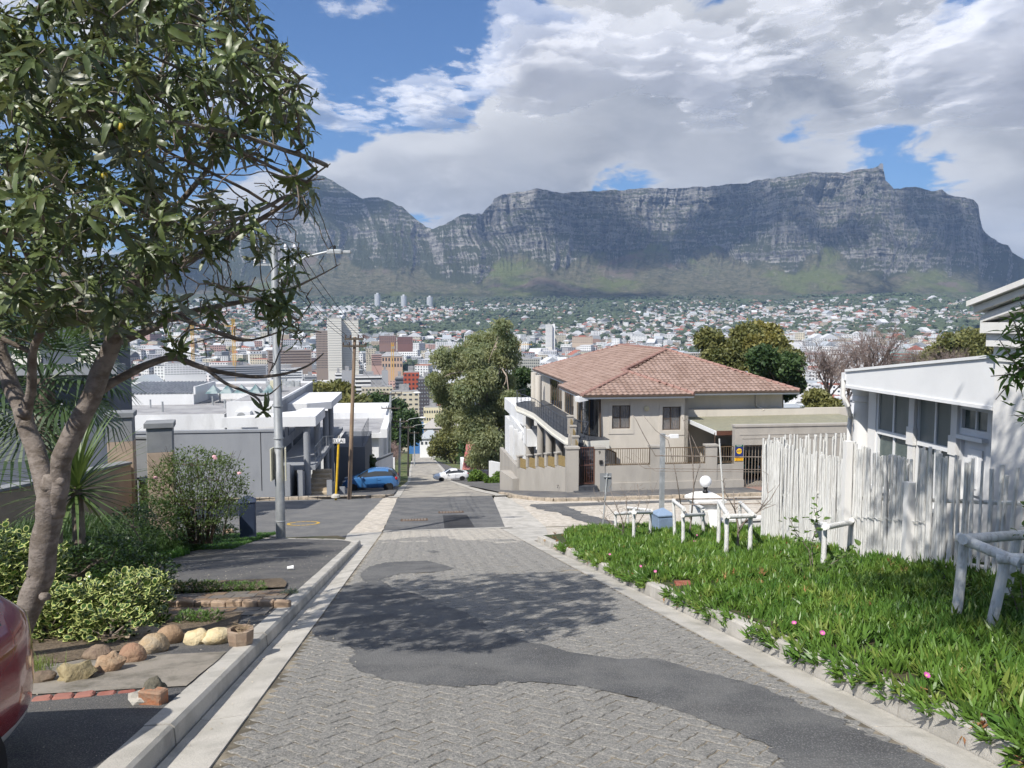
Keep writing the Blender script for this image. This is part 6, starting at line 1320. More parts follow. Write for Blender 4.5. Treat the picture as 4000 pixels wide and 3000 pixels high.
# yucca
leafmat('yucca_leaf', (.05, .09, .03), (.10, .15, .05), .4, sc=3, tl=.2)
def sword(L, w_, droop=.1, n=5):
    V = []
    for i in range(n + 1):
        f = i / n; wd = w_ * (1 - f) ** .7 * (1 if f > .1 else .8) * .5 + .0008; y = L * f; V += [(-wd, y, -droop * L * f * f + wd * .35), (0, y, -droop * L * f * f), (wd, y, -droop * L * f * f + wd * .35)]
    F = []
    for i in range(n):
        for k in (0, 1): a = i * 3 + k; F += [(a, a + 1, a + 4), (a, a + 4, a + 3)]
    return np.array(V), np.array(F)
def rosette(name, label, cat, base, n, L, w_, seed, m_, el=(-.5, 1.45), droop=(0, .25), group=None, flatfirst=True):
    r_ = random.Random(seed); o = thing(name, label, cat, base, 0, group)
    ms = [npmesh('leaf', *sword(L * k, w_, r_.uniform(*droop)), m_, True) for k in (.8, 1., 1.1)]
    for i in range(n):
        e = el[0] + (el[1] - el[0]) * (i / n) ** .8; put('leaf', r_.choice(ms), o, mw=Matrix.Translation((0, 0, .12 * i / n)) @ Matrix.Rotation(i * 2.399, 4, 'Z') @ Matrix.Rotation(e + r_.gauss(0, .08), 4, 'X'))
    return o
yc = at(300, 1930, 9.9)
y1_ = rosette('yucca', 'spiky yucca with stiff sword leaves behind the forked trunk', 'plant', yc, 95, 1.05, .055, 5, _M['yucca_leaf'], (-.55, 1.5))
obj('trunk', MB().tube([(0, 0, .1), (0, .02, -1.2)], [.07, .09], 8), M_bark, y1_)
yc2 = at(-130, 1860, 9.); y2_ = rosette('yucca', 'second yucca whose leaf tips enter at the left edge', 'plant', yc2, 70, .75, .05, 6, _M['yucca_leaf'], (-.3, 1.5)); obj('trunk', MB().tube([(0, 0, .1), (0, .02, -1.2)], [.07, .09], 8), M_bark, y2_)
# fan palm
leafmat('palm_leaf', (.02, .05, .02), (.06, .10, .04), .4, sc=3, tl=.25)
pc = at(170, 1500, 13.2); pal = thing('fan_palm', 'dark fan palm with drooping leaves behind the left pillars', 'palm', Vector((pc.x, pc.y, pc.z - 3)))
r_ = random.Random(8)
def fan(L=1.1):
    mb = MB(); n = 26
    for i in range(n):
        a = (i / (n - 1) - .5) * 3.6; d = Vector((math.sin(a), math.cos(a), 0)); s2 = Vector((math.cos(a), -math.sin(a), 0)) * .028; p0 = d * .08; p1 = d * L * .6 + Vector((0, 0, .02 * (i % 2))); p2 = d * L * (1 - .12 * abs(a)) + Vector((0, 0, -.18 - .1 * r_.random()))
        mb.add([p0, p1 - s2, p1 + s2, p2], [(0, 2, 1), (1, 2, 3)])
    return mb
fm = [mesh('fan', fan(k), _M['palm_leaf']) for k in (.95, 1.15)]
for i in range(24):
    a = i * 2.4; e = 1.2 - 1.9 * i / 24; st0 = Vector((0, 0, 3)); d = Vector((math.cos(a) * math.cos(e), math.sin(a) * math.cos(e), math.sin(e))); en = st0 + d * r_.uniform(.7, 1.05)
    lf_ = obj('frond', MB().tube([st0, (st0 + en) / 2 + Vector((0, 0, .05)), en], [.02, .015, .01], 5), _M['palm_leaf'], pal)
    put('fan', fm[i % 2], lf_, mw=Matrix.Translation(en) @ d.to_track_quat('Y', 'Z').to_matrix().to_4x4() @ Matrix.Rotation(-.25, 4, 'X'))
obj('trunk', MB().tube([(0, 0, -1), (0, 0, 3.1)], [.2, .17], 12), M_bark, pal)
# ---- boulders along the bed
def stone(px, py, w_, h_, Y, col, col2, label, seed, sub=3, amp=.16, dz=0, cut=None):
    a_, b_ = on_ground(px, py + h_ * .42, 0); Y = W0(a_, b_, 0).y + .04; c = at(px, py, Y); m_ = mat('stone%d' % seed, col, .9, col2, sc=7, bump=.9, bsc=22, stain=tuple(x * .5 for x in col) + (.5,), stsc=5, speck=tuple(min(1, x * 1.4) for x in col) + (.3,), ssc=70)
    w_ *= .88; h_ *= .88; rx = w_ / 2 / 3000 * Y; rz = h_ / 2 / 3000 * Y * 1.1; c.z -= rz * .34
    return tag(obj('boulder', MB().blob((0, 0, 0), (rx, rx * .8, rz), seed, sub, amp * 1.25, 1.5), m_, loc=c, rot=seed * .7 % 1, smooth=40), label, 'boulder', 'boulders edging the planting bed')
tan, tan2 = (.42, .31, .19), (.50, .40, .27)
stone(296, 2618, 150, 95, 6.75, (.27, .22, .12), (.36, .30, .18), 'angular mossy boulder beside the weed tuft, nearest the red car', 41, 2, .3)
stone(428, 2582, 125, 100, 6.95, (.33, .22, .14), (.42, .31, .21), 'rounded hollow topped boulder second from the red car', 42, 3, .14)
stone(516, 2545, 118, 100, 7.15, (.30, .18, .12), (.36, .24, .16), 'dark brown round boulder third from the red car', 43, 3, .06)
stone(596, 2508, 140, 95, 7.4, tan, (.40, .33, .24), 'flat tan boulder with leaf shade, left of the large brown one', 44, 3, .08)
stone(662, 2473, 122, 95, 7.75, (.28, .19, .12), (.36, .25, .16), 'large smooth brown boulder left of the pale yellow one', 45, 3, .05)
stone(768, 2480, 115, 84, 7.7, (.58, .45, .25), (.66, .56, .36), 'left half of the pale yellow boulder pair beside the planter', 46, 3, .10)
stone(850, 2478, 132, 84, 7.75, (.62, .50, .29), (.70, .60, .40), 'right half of the pale yellow boulder pair beside the planter', 47, 3, .10)
stone(560, 2466, 150, 60, 8.1, (.26, .21, .15), (.33, .27, .2), 'low dark boulder behind the brown one', 48, 3, .1)
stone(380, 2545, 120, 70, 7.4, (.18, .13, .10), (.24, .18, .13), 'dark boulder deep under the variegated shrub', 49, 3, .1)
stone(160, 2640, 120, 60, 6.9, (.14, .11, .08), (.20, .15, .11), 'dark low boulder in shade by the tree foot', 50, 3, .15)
stone(1235 * .6632, 1900 + 230 * .6632, 60, 40, 19.5, (.3, .2, .14), (.38, .28, .2), 'small brown boulder left of the navy electricity box', 51, 2, .2); stone(893, 2075, 45, 32, 18.5, (.35, .22, .15), (.4, .3, .2), 'small round reddish stone by the grass at the steel pole', 52, 2, .2); stone(800, 2057, 70, 34, 18, (.22, .18, .14), (.3, .25, .2), 'grey brown stone under the rose shrub', 53, 2, .2)
# concrete planter
a_, b_ = on_ground(940, 2525, 0); pl = at(940, 2500, W0(a_, b_, 0).y + .1); po = thing('planter', 'small round concrete planter with dry stalks at the kerb end of the boulders', 'planter', pl)
obj('bowl', MB().lathe([(.10, -.08), (.125, .02), (.13, .11), (.095, .115), (.085, .03), (.0, .02)], 8), mat('planter_concrete', (.30, .22, .16), .95, (.36, .28, .21), sc=8, bump=.5), po)
r_ = random.Random(3); mb = MB()
for i in range(16):
    a = r_.uniform(0, 6.3); mb.tube([(0, 0, .03), (.05 * math.cos(a), .05 * math.sin(a), .13), (.12 * math.cos(a + 1), .12 * math.sin(a + 1), .11 + r_.uniform(0, .06))], [.004, .003, .002], 4)
obj('dry_stalks', mb, mat('dry', (.25, .19, .12), .9), po)
# dirt strip, small weeds
strip('bed_soil', [(7.0, -4.3, -3.1), (7.6, -4.2, -2.6), (8.3, -4.2, -1.95), (9.4, -4.6, -2.2)], .135, mat('leaf_litter', (.11, .085, .06), 1., (.17, .13, .09), sc=14, bump=1., bsc=40, speck=(.33, .26, .18, .6), ssc=60), step=.15, jag=.25)
strip('worn_concrete', [(5.95, -3.3, -1.78), (6.3, -3.6, -1.76), (6.75, -3.6, -1.76), (7.15, -3.2, -1.76)], .128, mat('worn_concrete', (.30, .27, .23), .95, (.22, .20, .17), sc=3, bump=.5, stain=(.12, .11, .08, .8), stsc=3), step=.1, jag=.05)
grass_patch('weeds', 'tufts of pale grass weed in front of the angular mossy boulder', 'weeds', lambda r_: (r_.gauss(6.75, .10), r_.gauss(-3.35, .14)), 60, .16, (.12, .17, .04), (.2, .25, .08), 34, zfun=lambda a, b: float(zr(a)) + .12, wd=.004)
leafmat('succulent', (.06, .12, .03), (.12, .2, .05), .5, sc=10)
def lowplants(px0, px1, py, Y, n, hgt, label, seed, m_, sc=(.5, .9), w_=.12):
    b = at((px0 + px1) / 2, py, Y); wd_ = (px1 - px0) / 3000 * Y / 2
    return shrub_leaf_cloud('low_plant', label, 'plant', b, [(tuple(b + Vector((wd_ * f, .05 * math.sin(f * 9), .02))), (wd_ * .35 + .03, w_, hgt)) for f in (-.7, 0, .7)], n, (leaf_flat(.045, .02, -.2, 2)[0], leaf_flat(.045, .02, -.2, 2)[1]), [m_], None, sc, seed)
leafmat('silver_leaf', (.16, .20, .14), (.28, .32, .25), .7, sc=10)
lowplants(500, 620, 2300, 10.6, 420, .07, 'silvery leaved plant at the left end of the planted strip', 61, _M['silver_leaf'], (.8, 1.5)); lowplants(650, 850, 2300, 10.9, 1100, .09, 'bushy green plant in the middle of the planted strip', 62, _M['rose_leaf'], (.6, 1.1)); lowplants(880, 1030, 2305, 11., 900, .10, 'mossy green cushion plant right in the planted strip', 63, _M['succulent'], (.5, .9)); lowplants(1110, 1150, 2330, 10.6, 160, .05, 'tiny silver plant at the kerb end of the planted strip', 64, _M['silver_leaf'], (.8, 1.3)); lowplants(600, 650, 2340, 10.3, 160, .05, 'silver tuft hanging over the brick edging', 65, _M['silver_leaf'], (.8, 1.3))
lowplants(700, 860, 2425, 8.5, 700, .09, 'green succulent cushion behind the pale yellow boulders', 66, _M['succulent'], (.6, 1.))
strip('bed_soil', [(11.45, -4.3, -1.95), (12.6, -4.6, -2.2)], .15, mat('leaf_litter'), step=.2, jag=.2)
# brick edging rows
def brick_row(p0, p1, n, label, m_, h=.10, w_=.10, name='brick_edging'):
    o = thing(name, label, 'edging', W0(*p0, float(zr(p0[0])) + .12)); q_ = o.location.copy(); r2_ = random.Random(n)
    L = math.hypot(p1[0] - p0[0], p1[1] - p0[1]) / n; ang = math.atan2(p1[0] - p0[0], p1[1] - p0[1])
    me = mesh('brick', MB().bbox(-L * .47, L * .47, -w_ / 2, w_ / 2, -.05, h, .012), m_)
    for i in range(n):
        f = (i + .5) / n; s_, t_ = p0[0] + (p1[0] - p0[0]) * f, p0[1] + (p1[1] - p0[1]) * f
        put('brick', me, o, loc=W0(s_, t_, float(zr(s_)) + .12 + r2_.uniform(-.01, .01)) - q_, rot=(r2_.gauss(0, .03), r2_.gauss(0, .03), ANG + ang + r2_.gauss(0, .03)))
    return o
a_, b_ = on_ground(505, 2358), on_ground(1130, 2362); brick_row((a_[0] - .35, a_[1]), (b_[0] - .2, b_[1] + .05), 11, 'low crumbling tan brick edging between the slate path and the planted strip', mat('tan_brick', (.33, .24, .17), .95, (.40, .30, .22), sc=6, bump=.7, bsc=30, stain=(.2, .17, .14, .5), stsc=4), .09, .09)
a_, b_ = on_ground(120, 2735), on_ground(535, 2700); brick_row(a_, b_, 5, 'row of red painted bricks across the tar beside the red car', mat('painted_brick', (.25, .085, .065), .9, (.32, .15, .12), sc=4, bump=.3, stain=(.25, .2, .16, .5), stsc=5), .012, .09)
o = thing('broken_brick', 'broken orange brick set in mortar in front of the dark rock', 'brick', W0(*on_ground(600, 2745, 0), float(zr(on_ground(600, 2745, 0)[0])) + .165)); obj('brick', MB().bbox(-.09, .09, -.05, .05, -.05, .055, .01), mat('orange_brick', (.40, .17, .09), .95, (.30, .2, .14), sc=10, bump=.7), o, rot=-.2); obj('mortar', MB().blob((-.1, .02, -.02), (.08, .07, .05), 3, 2, .3), M_con, o)
stone(600, 2690, 105, 125, 6.1, (.07, .065, .05), (.15, .14, .11), 'dark upright rock behind the broken orange brick', 54, 3, .16)
# slate tile path
M_sl = [mat('slate_%d' % i, c, .7, c2, sc=6, bump=.4, bsc=25) for i, (c, c2) in enumerate((((.22, .15, .10), (.15, .13, .11)), ((.17, .15, .13), (.22, .2, .17)), ((.26, .17, .10), (.2, .16, .12)), ((.15, .14, .13), (.19, .16, .13))))]
sp = thing('slate_path', 'rusty slate tile path crossing the verge below the brick edging', 'path', W0(10, -3, float(zr(10)) + .12)); q_ = sp.location.copy(); r_ = random.Random(12); s_ = 9.15; row = 0
while s_ < 11.2:
    t_ = -5.2 + .16 * (row % 2)
    while t_ < -1.86:
        L = .31
        if t_ + L > -1.8: L = -1.8 - t_
        if L > .08:
            vs = [W0(a, b, float(zr(a)) + .134 + r_.uniform(-.001, .001)) - q_ for a, b in ((s_, t_), (s_, t_ + L - .012), (s_ + .29, t_ + L - .012), (s_ + .29, t_))]
            obj('tile', MB().add([v - Vector((0, 0, .03)) for v in vs] + vs, [(4, 5, 6, 7), (0, 1, 5, 4), (1, 2, 6, 5), (2, 3, 7, 6), (3, 0, 4, 7)]), r_.choice(M_sl), sp)
        t_ += .31
    s_ += .305; row += 1
# thin concrete line and the cup, pebbles
strip('concrete_line', [(16.55, -5.7, -2.35), (16.62, -5.7, -2.35)], .126, M_con, step=.05, cols=12)
cupp = at(*[1133, 2220], on_ground(1133, 2220, .12)[0]); a_, b_ = on_ground(1133, 2222, .02)
cu_ = thing('paper_cup', 'white paper cup lying on the tar pavement', 'cup', W0(a_, b_, float(zr(a_)) + .155)); obj('cup', MB().lathe([(.028, 0), (.038, .11), (.036, .11), (.027, .005)], 16), mat('white_paper', (.85, .85, .83), .7), cu_, rot=(0, 1.5, .2), loc=(-.05, 0, 0), smooth=50); obj('rim', MB().lathe([(.038, .107), (.040, .109), (.040, .113), (.037, .114)], 16), mat('white_paper'), cu_, rot=(0, 1.5, .2), loc=(-.05, 0, 0))
r_ = random.Random(17); its = []; peb = []
for k in range(3):
    m2 = MB().blob((0, 0, 0), (1, .8, .5), k, 1, .3); bm_ = mesh('pb', m2, M_con); peb.append((np.array([tuple(v.co) for v in bm_.vertices]), np.array([tuple(p.vertices) for p in bm_.polygons])))
for i in range(900):
    k = r_.random()
    if k < .45: s_, t_ = r_.uniform(4.4, 22), r_.gauss(-1.35, .25)
    elif k < .8: s_, t_ = r_.uniform(4.3, 20), r_.uniform(-4.5, -1.8)
    else: s_, t_ = r_.uniform(4.3, 22), r_.uniform(-1.2, 3.1)
    z = float(zr(s_)) + (.12 if t_ < -1.58 else -.012 if t_ < -1.2 else .003); its.append((r_.randrange(3), tm(W0(s_, t_, z + .004), r_.uniform(0, 6.3), 0, r_.uniform(.004, .012) * (1 if s_ > 7 else .8))))
smear('gravel', peb, None, its, mat('pebble', (.55, .50, .42), .9, (.38, .34, .28), sc=9), kind='stuff')
# ---- navy box, steel pole, wires
meter_box(970, 2100, 1934, .46, (.03, .042, .075), 'dark navy electricity box with pyramid lid on the grass left of the steel pole', True, .3)
M_steel = mat('pole_steel', (.25, .265, .275), .55, (.36, .375, .385), sc=2.2, metal=.35, stain=(.20, .215, .23, .6), stsc=2.5, stretch=(1, 1, .4))
sY = 22.4; pb0 = at(1097, 2087, sY); PT = {}
sp_ = thing('steel_pole', 'tall galvanised steel street pole with insulators and a lamp arm on the left corner', 'pole', pb0); tpz = at(1112, 935, sY).z - pb0.z
obj('pole', MB().lathe([(.14, -.5), (.138, 0), (.134, tpz * .22), (.126, tpz * .22 + .01), (.124, tpz * .5), (.112, tpz * .5 + .02), (.10, tpz * .97), (.08, tpz * .975), (.08, tpz)], 20), M_steel, sp_, smooth=40)
for z in (tpz * .045, tpz * .30, tpz * .33, tpz * .55, tpz * .44): obj('band', MB().lathe([(.142, z), (.147, z + .02), (.142, z + .04)], 20), M_galv, sp_)
for z in (tpz - .35, tpz - .75):
    obj('crossarm', MB().box(-.62, .62, .08, .15, z, z + .06), M_galv, sp_, rot=.1)
    for x in (-.56, -.3, .3, .56): obj('insulator', MB().lathe([(.02, z + .06), (.05, z + .09), (.03, z + .12), (.055, z + .15), (.035, z + .2), (.02, z + .24)], 10, (x, .12)), mat('porcelain', (.75, .75, .77), .25), sp_, rot=.1)
la = [Vector((.1, 0, tpz - 1.3)), Vector((.4, 0, tpz - .85)), Vector((.9, 0, tpz - .5)), Vector((1.55, .1, tpz - .34))]
arm = obj('lamp_arm', MB().tube(la, .035, 8), M_galv, sp_, smooth=50)
obj('lamp_head', MB().bbox(1.5, 1.95, .02, .2, tpz - .40, tpz - .28, .03).bbox(1.96, 2.2, .05, .17, tpz - .38, tpz - .31, .02), M_galv, sp_); obj('photocell', MB().lathe([(.04, tpz - .26), (.04, tpz - .18), (.01, tpz - .15)], 10, (1.72, .11)), M_blk, sp_)
obj('notice', MB().box(.17, .20, -.25, .2, tpz * .19, tpz * .30), mat('notice_cream', (.6, .58, .45), .7), sp_, rot=.25); obj('notice', MB().box(-.19, -.16, -.25, .2, tpz * .19, tpz * .30), mat('notice_cream'), sp_)
# street name post
a_ = at(1311, 1938, 36.9); sn = thing('street_sign', 'yellow street name post carrying a white plate that reads ELLA ST', 'sign', a_); zz = at(1325, 1702, 36.9).z - a_.z
obj('post', MB().tube([(0, 0, -.3), (.20, 0, zz - .22)], .055, 10), mat('sign_post_yellow', (.72, .46, .03), .6, (.6, .38, .03), sc=4), sn, smooth=50); obj('tip', MB().tube([(.20, 0, zz - .22), (.22, 0, zz)], .05, 8), M_con, sn); obj('foot', MB().lathe([(.22, -.05), (.2, .06), (.08, .12)], 12), M_con, sn)
pltw = .25; zc_ = at(1326, 1722, 36.9).z - a_.z; xc_ = at(1326, 1722, 36.9).x - a_.x
obj('plate', MB().bbox(xc_ - pltw * 1.2, xc_ + pltw * 1.2, -.10, -.07, zc_ - .10, zc_ + .12, .005), mat('sign_white'), sn)
text('ELLA', .23, M_blk, sn, (xc_ - .06, -.105, zc_ + .005), FR); text('ST', .08, M_blk, sn, (xc_ + .22, -.105, zc_ + .055), FR); text('8001', .06, M_blk, sn, (xc_ + .22, -.105, zc_ - .04), FR)
# wooden pole and the poles going down the hill
M_wood = mat('pole_wood', (.30, .22, .15), .9, (.22, .16, .12), sc=3, stain=(.38, .20, .09, .6), stsc=1.4, bump=.5, bsc=20, stretch=(1, 1, .3))
def power_pole(px, py, pyt, Y, r0, m_, label, arms=((.2, 1.0), (.55, .8)), lamp=None, dx=0, grp='power poles along the street'):
    b = at(px, py, Y); t_ = at(px + dx, pyt, Y) - b; o = thing('power_pole', label, 'pole', b, 0, grp)
    obj('pole', MB().tube([Vector((0, 0, -.5)), t_ * .5, t_], [r0, r0 * .9, r0 * .7], 12), m_, o, smooth=50)
    for d_, w_ in arms:
        c = t_ - Vector((0, 0, d_)); obj('crossarm', MB().box(c.x - w_, c.x + w_, c.y - .14, c.y - .06, c.z - .05, c.z + .05), mat('arm_dark', (.09, .075, .06), .8), o)
        for k in (-1, -.45, .45, 1): obj('insulator', MB().lathe([(.02, c.z + .05), (.05, c.z + .1), (.03, c.z + .13), (.045, c.z + .17), (.01, c.z + .2)], 8, (c.x + k * w_ * .95, c.y - .1)), mat('dark_insulator', (.10, .07, .06), .3), o)
    if lamp:
        h, rch, sg_ = lamp; p0 = Vector((t_.x * .9, 0, h)); obj('lamp_arm', MB().tube([p0, p0 + Vector((sg_ * rch * .5, 0, rch * .28)), p0 + Vector((sg_ * rch, 0, rch * .35))], .03, 6), M_galv, o); obj('lamp_head', MB().blob((p0.x + sg_ * (rch + .3), 0, p0.z + rch * .35), (.38, .14, .09), 1, 2, .02), M_fas, o, smooth=True)
    return b + t_
T1 = power_pole(1364, 1932, 1316, 37.6, .105, M_wood, 'old wooden power pole with dark crossarms behind the ELLA street sign', ((.1, .45), (.45, .58)), dx=22)
T2 = power_pole(1520, 1853, 1530, 74, .14, M_galv, 'slim galvanised power pole with lamp arm past the blue hatchback', ((.2, 1.1), (1.6, .9)), (7.2, 2.3, 1), dx=6)
T3 = power_pole(1559, 1868, 1635, 84, .13, M_galv, 'short galvanised power pole with lamp arm left of the lower street', ((.3, .9), (1.0, .8)), (6.0, 2.2, 1), dx=5)
T4 = power_pole(1594, 1848, 1660, 108, .14, mat('dark_pole', (.07, .065, .06), .8), 'thin dark power pole beside the grass verge of the lower street', ((.3, .9),), (6.3, 2.0, 1), dx=2)
T5 = power_pole(1619, 1812, 1685, 150, .13, M_galv, 'furthest small power pole at the left of the lower street', ((.3, .9),), None, dx=0)
top0 = pb0 + Vector((0, 0, tpz))
def wire(a, b, sag, label, grp='overhead wires'):
    a, b = Vector(a), Vector(b); pts = [a.lerp(b, f) - Vector((0, 0, sag * 4 * f * (1 - f))) for f in [i / 16 for i in range(17)]]
    tag(obj('wire', MB().tube(pts, .010, 4, cap=False), mat('wire_black', (.02, .02, .02), .6)), label, 'wire', grp)
src = top0 + Vector((-12.5, -26, 4.6))
ORD = ['outermost left', 'inner left', 'inner right', 'outermost right']
for k, off in enumerate((-.56, -.3, .3, .56)):
    kk = ORD[k]
    wire(src + Vector((off * 2.2, off * 1.6, .25 * k)), top0 + Vector((off, .1, -.1)), .5, kk + ' of the four black wires passing behind the loquat crown')
    wire(top0 + Vector((off, .1, -.1)), T1 + Vector((off, 0, 0)), .25, kk + ' of the thin wires between the steel and the wooden pole')
    if k % 2 == 0:
        wire(T1 + Vector((off, 0, 0)), T2 + Vector((off, 0, 0)), .5, kk + ' wire from the wooden pole down to the first galvanised pole'); wire(T2 + Vector((off, 0, 0)), T3 + Vector((off, 0, 0)), .2, kk + ' thin wire between the two galvanised poles down the street'); wire(T3 + Vector((off, 0, 0)), T4 + Vector((off, 0, 0)), .3, kk + ' thin wire to the dark pole beside the verge')
# yellow painted arrow ring and kerb name on the side street
rg = MB()
sA, tA = on_ground(1185, 2042)
for i in range(20):
    a0, a1 = 2 * math.pi * i / 20, 2 * math.pi * (i + .8) / 20; pts_ = []
    for a, rad in ((a0, .46), (a1, .46), (a1, .56), (a0, .56)): s2, t2 = sA + rad * math.sin(a) * 1.0, tA + rad * math.cos(a) * 1.1; pts_.append(W0(s2, t2, float(zr(s2)) - .022))
    rg.add(pts_, [(3, 2, 1, 0)])
put('road_paint', mesh('road_paint', rg, mat('road_yellow', (.62, .40, .06), .8)), kind='structure')
# ================================================================ loquat tree
TY = 6.85
tb_ = at(50, 2590, TY); lq = thing('loquat_tree', 'large forked loquat tree with glossy ribbed leaves and yellow green fruit on the left', 'tree', tb_)
M_lqb = mat('loquat_bark', (.15, .125, .105), .95, (.25, .215, .19), sc=7, bump=.6, bsc=26, stain=(.12, .095, .075, .7), stsc=4, stretch=(1, 1, 1.6))
def pth(pts, dy=0., y0=0.): n = len(pts); return [(at(x, y, TY + y0 + dy * i / (n - 1)) - tb_, r_ * .70) for i, (x, y, r_) in enumerate(pts)]
LIMB = [pth([(40, 2640, .17), (62, 2520, .145), (110, 2380, .15), (150, 2260, .155), (172, 2140, .16), (190, 2020, .165), (205, 1930, .16), (210, 1860, .12)]),
 pth([(185, 1960, .12), (165, 1850, .12), (130, 1740, .115), (98, 1630, .11), (55, 1530, .105), (15, 1420, .10), (-30, 1250, .08), (-70, 1050, .06), (-60, 850, .04)], .5),
 pth([(215, 2010, .115), (232, 1900, .115), (245, 1790, .12), (295, 1670, .125), (350, 1560, .12), (410, 1420, .11), (460, 1290, .10), (520, 1120, .085), (600, 960, .07), (680, 820, .05)], -.2),
 pth([(98, 1630, .07), (125, 1500, .06), (130, 1380, .05), (170, 1250, .045), (150, 1100, .035), (60, 900, .025)], -.8),
 pth([(360, 1545, .07), (470, 1475, .055), (600, 1415, .048), (690, 1400, .04), (790, 1435, .035), (900, 1460, .028), (1000, 1472, .024), (1100, 1462, .020), (1200, 1430, .014), (1265, 1380, .008)], .6),
 pth([(800, 1437, .026), (880, 1495, .024), (960, 1530, .020), (1010, 1560, .016), (1030, 1610, .010)], -.2, .3), pth([(960, 1530, .016), (1040, 1545, .012), (1100, 1500, .007)], .2, .3),
 pth([(440, 1340, .065), (560, 1300, .05), (700, 1230, .042), (850, 1195, .035), (1000, 1170, .028), (1120, 1135, .020), (1240, 1080, .012), (1330, 1030, .006)], .9),
 pth([(520, 1120, .06), (680, 1040, .05), (830, 970, .042), (980, 880, .033), (1120, 790, .022), (1220, 690, .013), (1290, 640, .006)], -.9),
 pth([(470, 1270, .055), (340, 1170, .045), (220, 1030, .04), (110, 860, .03), (60, 640, .02)], .8), pth([(600, 960, .05), (600, 740, .04), (570, 480, .03), (640, 250, .022), (700, 40, .012), (720, -150, .008)], .4),
 pth([(680, 820, .04), (830, 640, .03), (960, 470, .02), (1090, 340, .012), (1190, 300, .006)], -.5), pth([(-30, 1250, .05), (90, 1090, .04), (180, 880, .03), (230, 650, .022), (190, 420, .012)], -.6),
 pth([(130, 1380, .035), (-50, 1300, .03), (-250, 1250, .02), (-450, 1150, .012)], -.3), pth([(-60, 850, .03), (-250, 600, .02), (-350, 300, .012)], .3), pth([(570, 480, .02), (380, 260, .014), (300, 0, .008)], .3),
 pth([(700, 1230, .028), (820, 1290, .02), (950, 1330, .015), (1080, 1300, .01), (1180, 1240, .006)], -.5), pth([(340, 1170, .03), (250, 1180, .022), (120, 1190, .016), (20, 1160, .01)], -1.2)]
for i, L in enumerate(LIMB):
    pts = [p for p, r_ in L]; rad = [r_ for p, r_ in L]
    # finer, slightly knobbly path
    P2, R2 = [], []
    for k in range(len(pts) - 1):
        p0, p1, p2, p3 = pts[max(k - 1, 0)], pts[k], pts[k + 1], pts[min(k + 2, len(pts) - 1)]
        for j in range(4):
            f = j / 4; q_ = .5 * ((2 * p1) + (p2 - p0) * f + (2 * p0 - 5 * p1 + 4 * p2 - p3) * f * f + (3 * p1 - p0 - 3 * p2 + p3) * f ** 3)
            rr2 = rad[k] + (rad[k + 1] - rad[k]) * f; P2.append(q_ + Vector([mnoise.noise(q_ * 5 + Vector((a * 9, i, 0))) for a in range(3)]) * rr2 * .22); R2.append(rr2 * (1 + (.07 if i < 3 else .12) * mnoise.noise(q_ * 7 + Vector((0, 0, i)))))
    P2.append(pts[-1]); R2.append(rad[-1])
    obj('trunk' if i < 3 else 'branch', MB().tube(P2, R2, 14 if i < 3 else 8), M_lqb, lq, smooth=True); LIMB[i] = list(zip(P2, R2))
for x, y, dx, r_ in ((175, 2330, .10, .05), (90, 1615, 0, .055), (180, 1905, -.08, .05), (235, 1880, .09, .045), (120, 2240, 0, .04)):
    if r_: obj('knot', MB().blob((0, 0, 0), (r_, r_ * .8, r_ * .9), x, 2, .2), M_lqb, lq, loc=at(x, y, TY - .08) - tb_, smooth=True)
# twigs grown towards points of the crown
OUT = [(-900, -500), (980, -500), (1000, 0), (1010, 90), (1120, 200), (1200, 330), (1260, 420), (1230, 560), (1240, 700), (1290, 720), (1250, 850), (1180, 950), (1340, 1000), (1350, 1080), (1200, 1150), (1190, 1230), (1300, 1320), (1290, 1420), (1100, 1480), (900, 1440), (700, 1400), (560, 1300), (430, 1340), (350, 1300), (250, 1330), (120, 1300), (0, 1290), (-200, 1330), (-900, 1200)]
HOLE = [(60, 40, 120), (1000, 1380, 60), (560, 620, 40), (760, 1330, 70)]
g = np.random.RandomState(12); AT = []
while len(AT) < 2900:
    x, y, d_ = g.uniform(-750, 1350), g.uniform(-420, 1480), g.uniform(-2.5, 1.1)
    if not inpoly(x, y, OUT) or any(math.hypot(x - a, y - b) < c for a, b, c in HOLE): continue
    k = ((x - 350) / 1000.) ** 2 + ((y - 550) / 900.) ** 2
    if abs(d_ + .5) > 1.9 * math.sqrt(max(.05, 1.15 - k)): continue
    if x < 0 and g.rand() < .45: continue
    AT.append(tuple(at(x, y, TY + d_) - tb_))
AT = np.array(AT)
nodes = []; parent = []; fixed = []
for L in LIMB[1:]:
    first = None
    for k, (p, r_) in enumerate(L[1::2]):
        nodes.append(tuple(p)); parent.append(-1 if k == 0 else len(nodes) - 2); fixed.append(r_)
N = np.array(nodes); STEP = .10
near_d = np.full(len(AT), 1e9); near_i = np.zeros(len(AT), int)
def upd(lo):
    global near_d, near_i
    D2 = np.linalg.norm(AT[:, None] - N[None, lo:], axis=2); j = D2.argmin(1); d_ = D2[np.arange(len(AT)), j]; m_ = d_ < near_d; near_d = np.where(m_, d_, near_d); near_i = np.where(m_, j + lo, near_i)
upd(0); alive = np.ones(len(AT), bool)
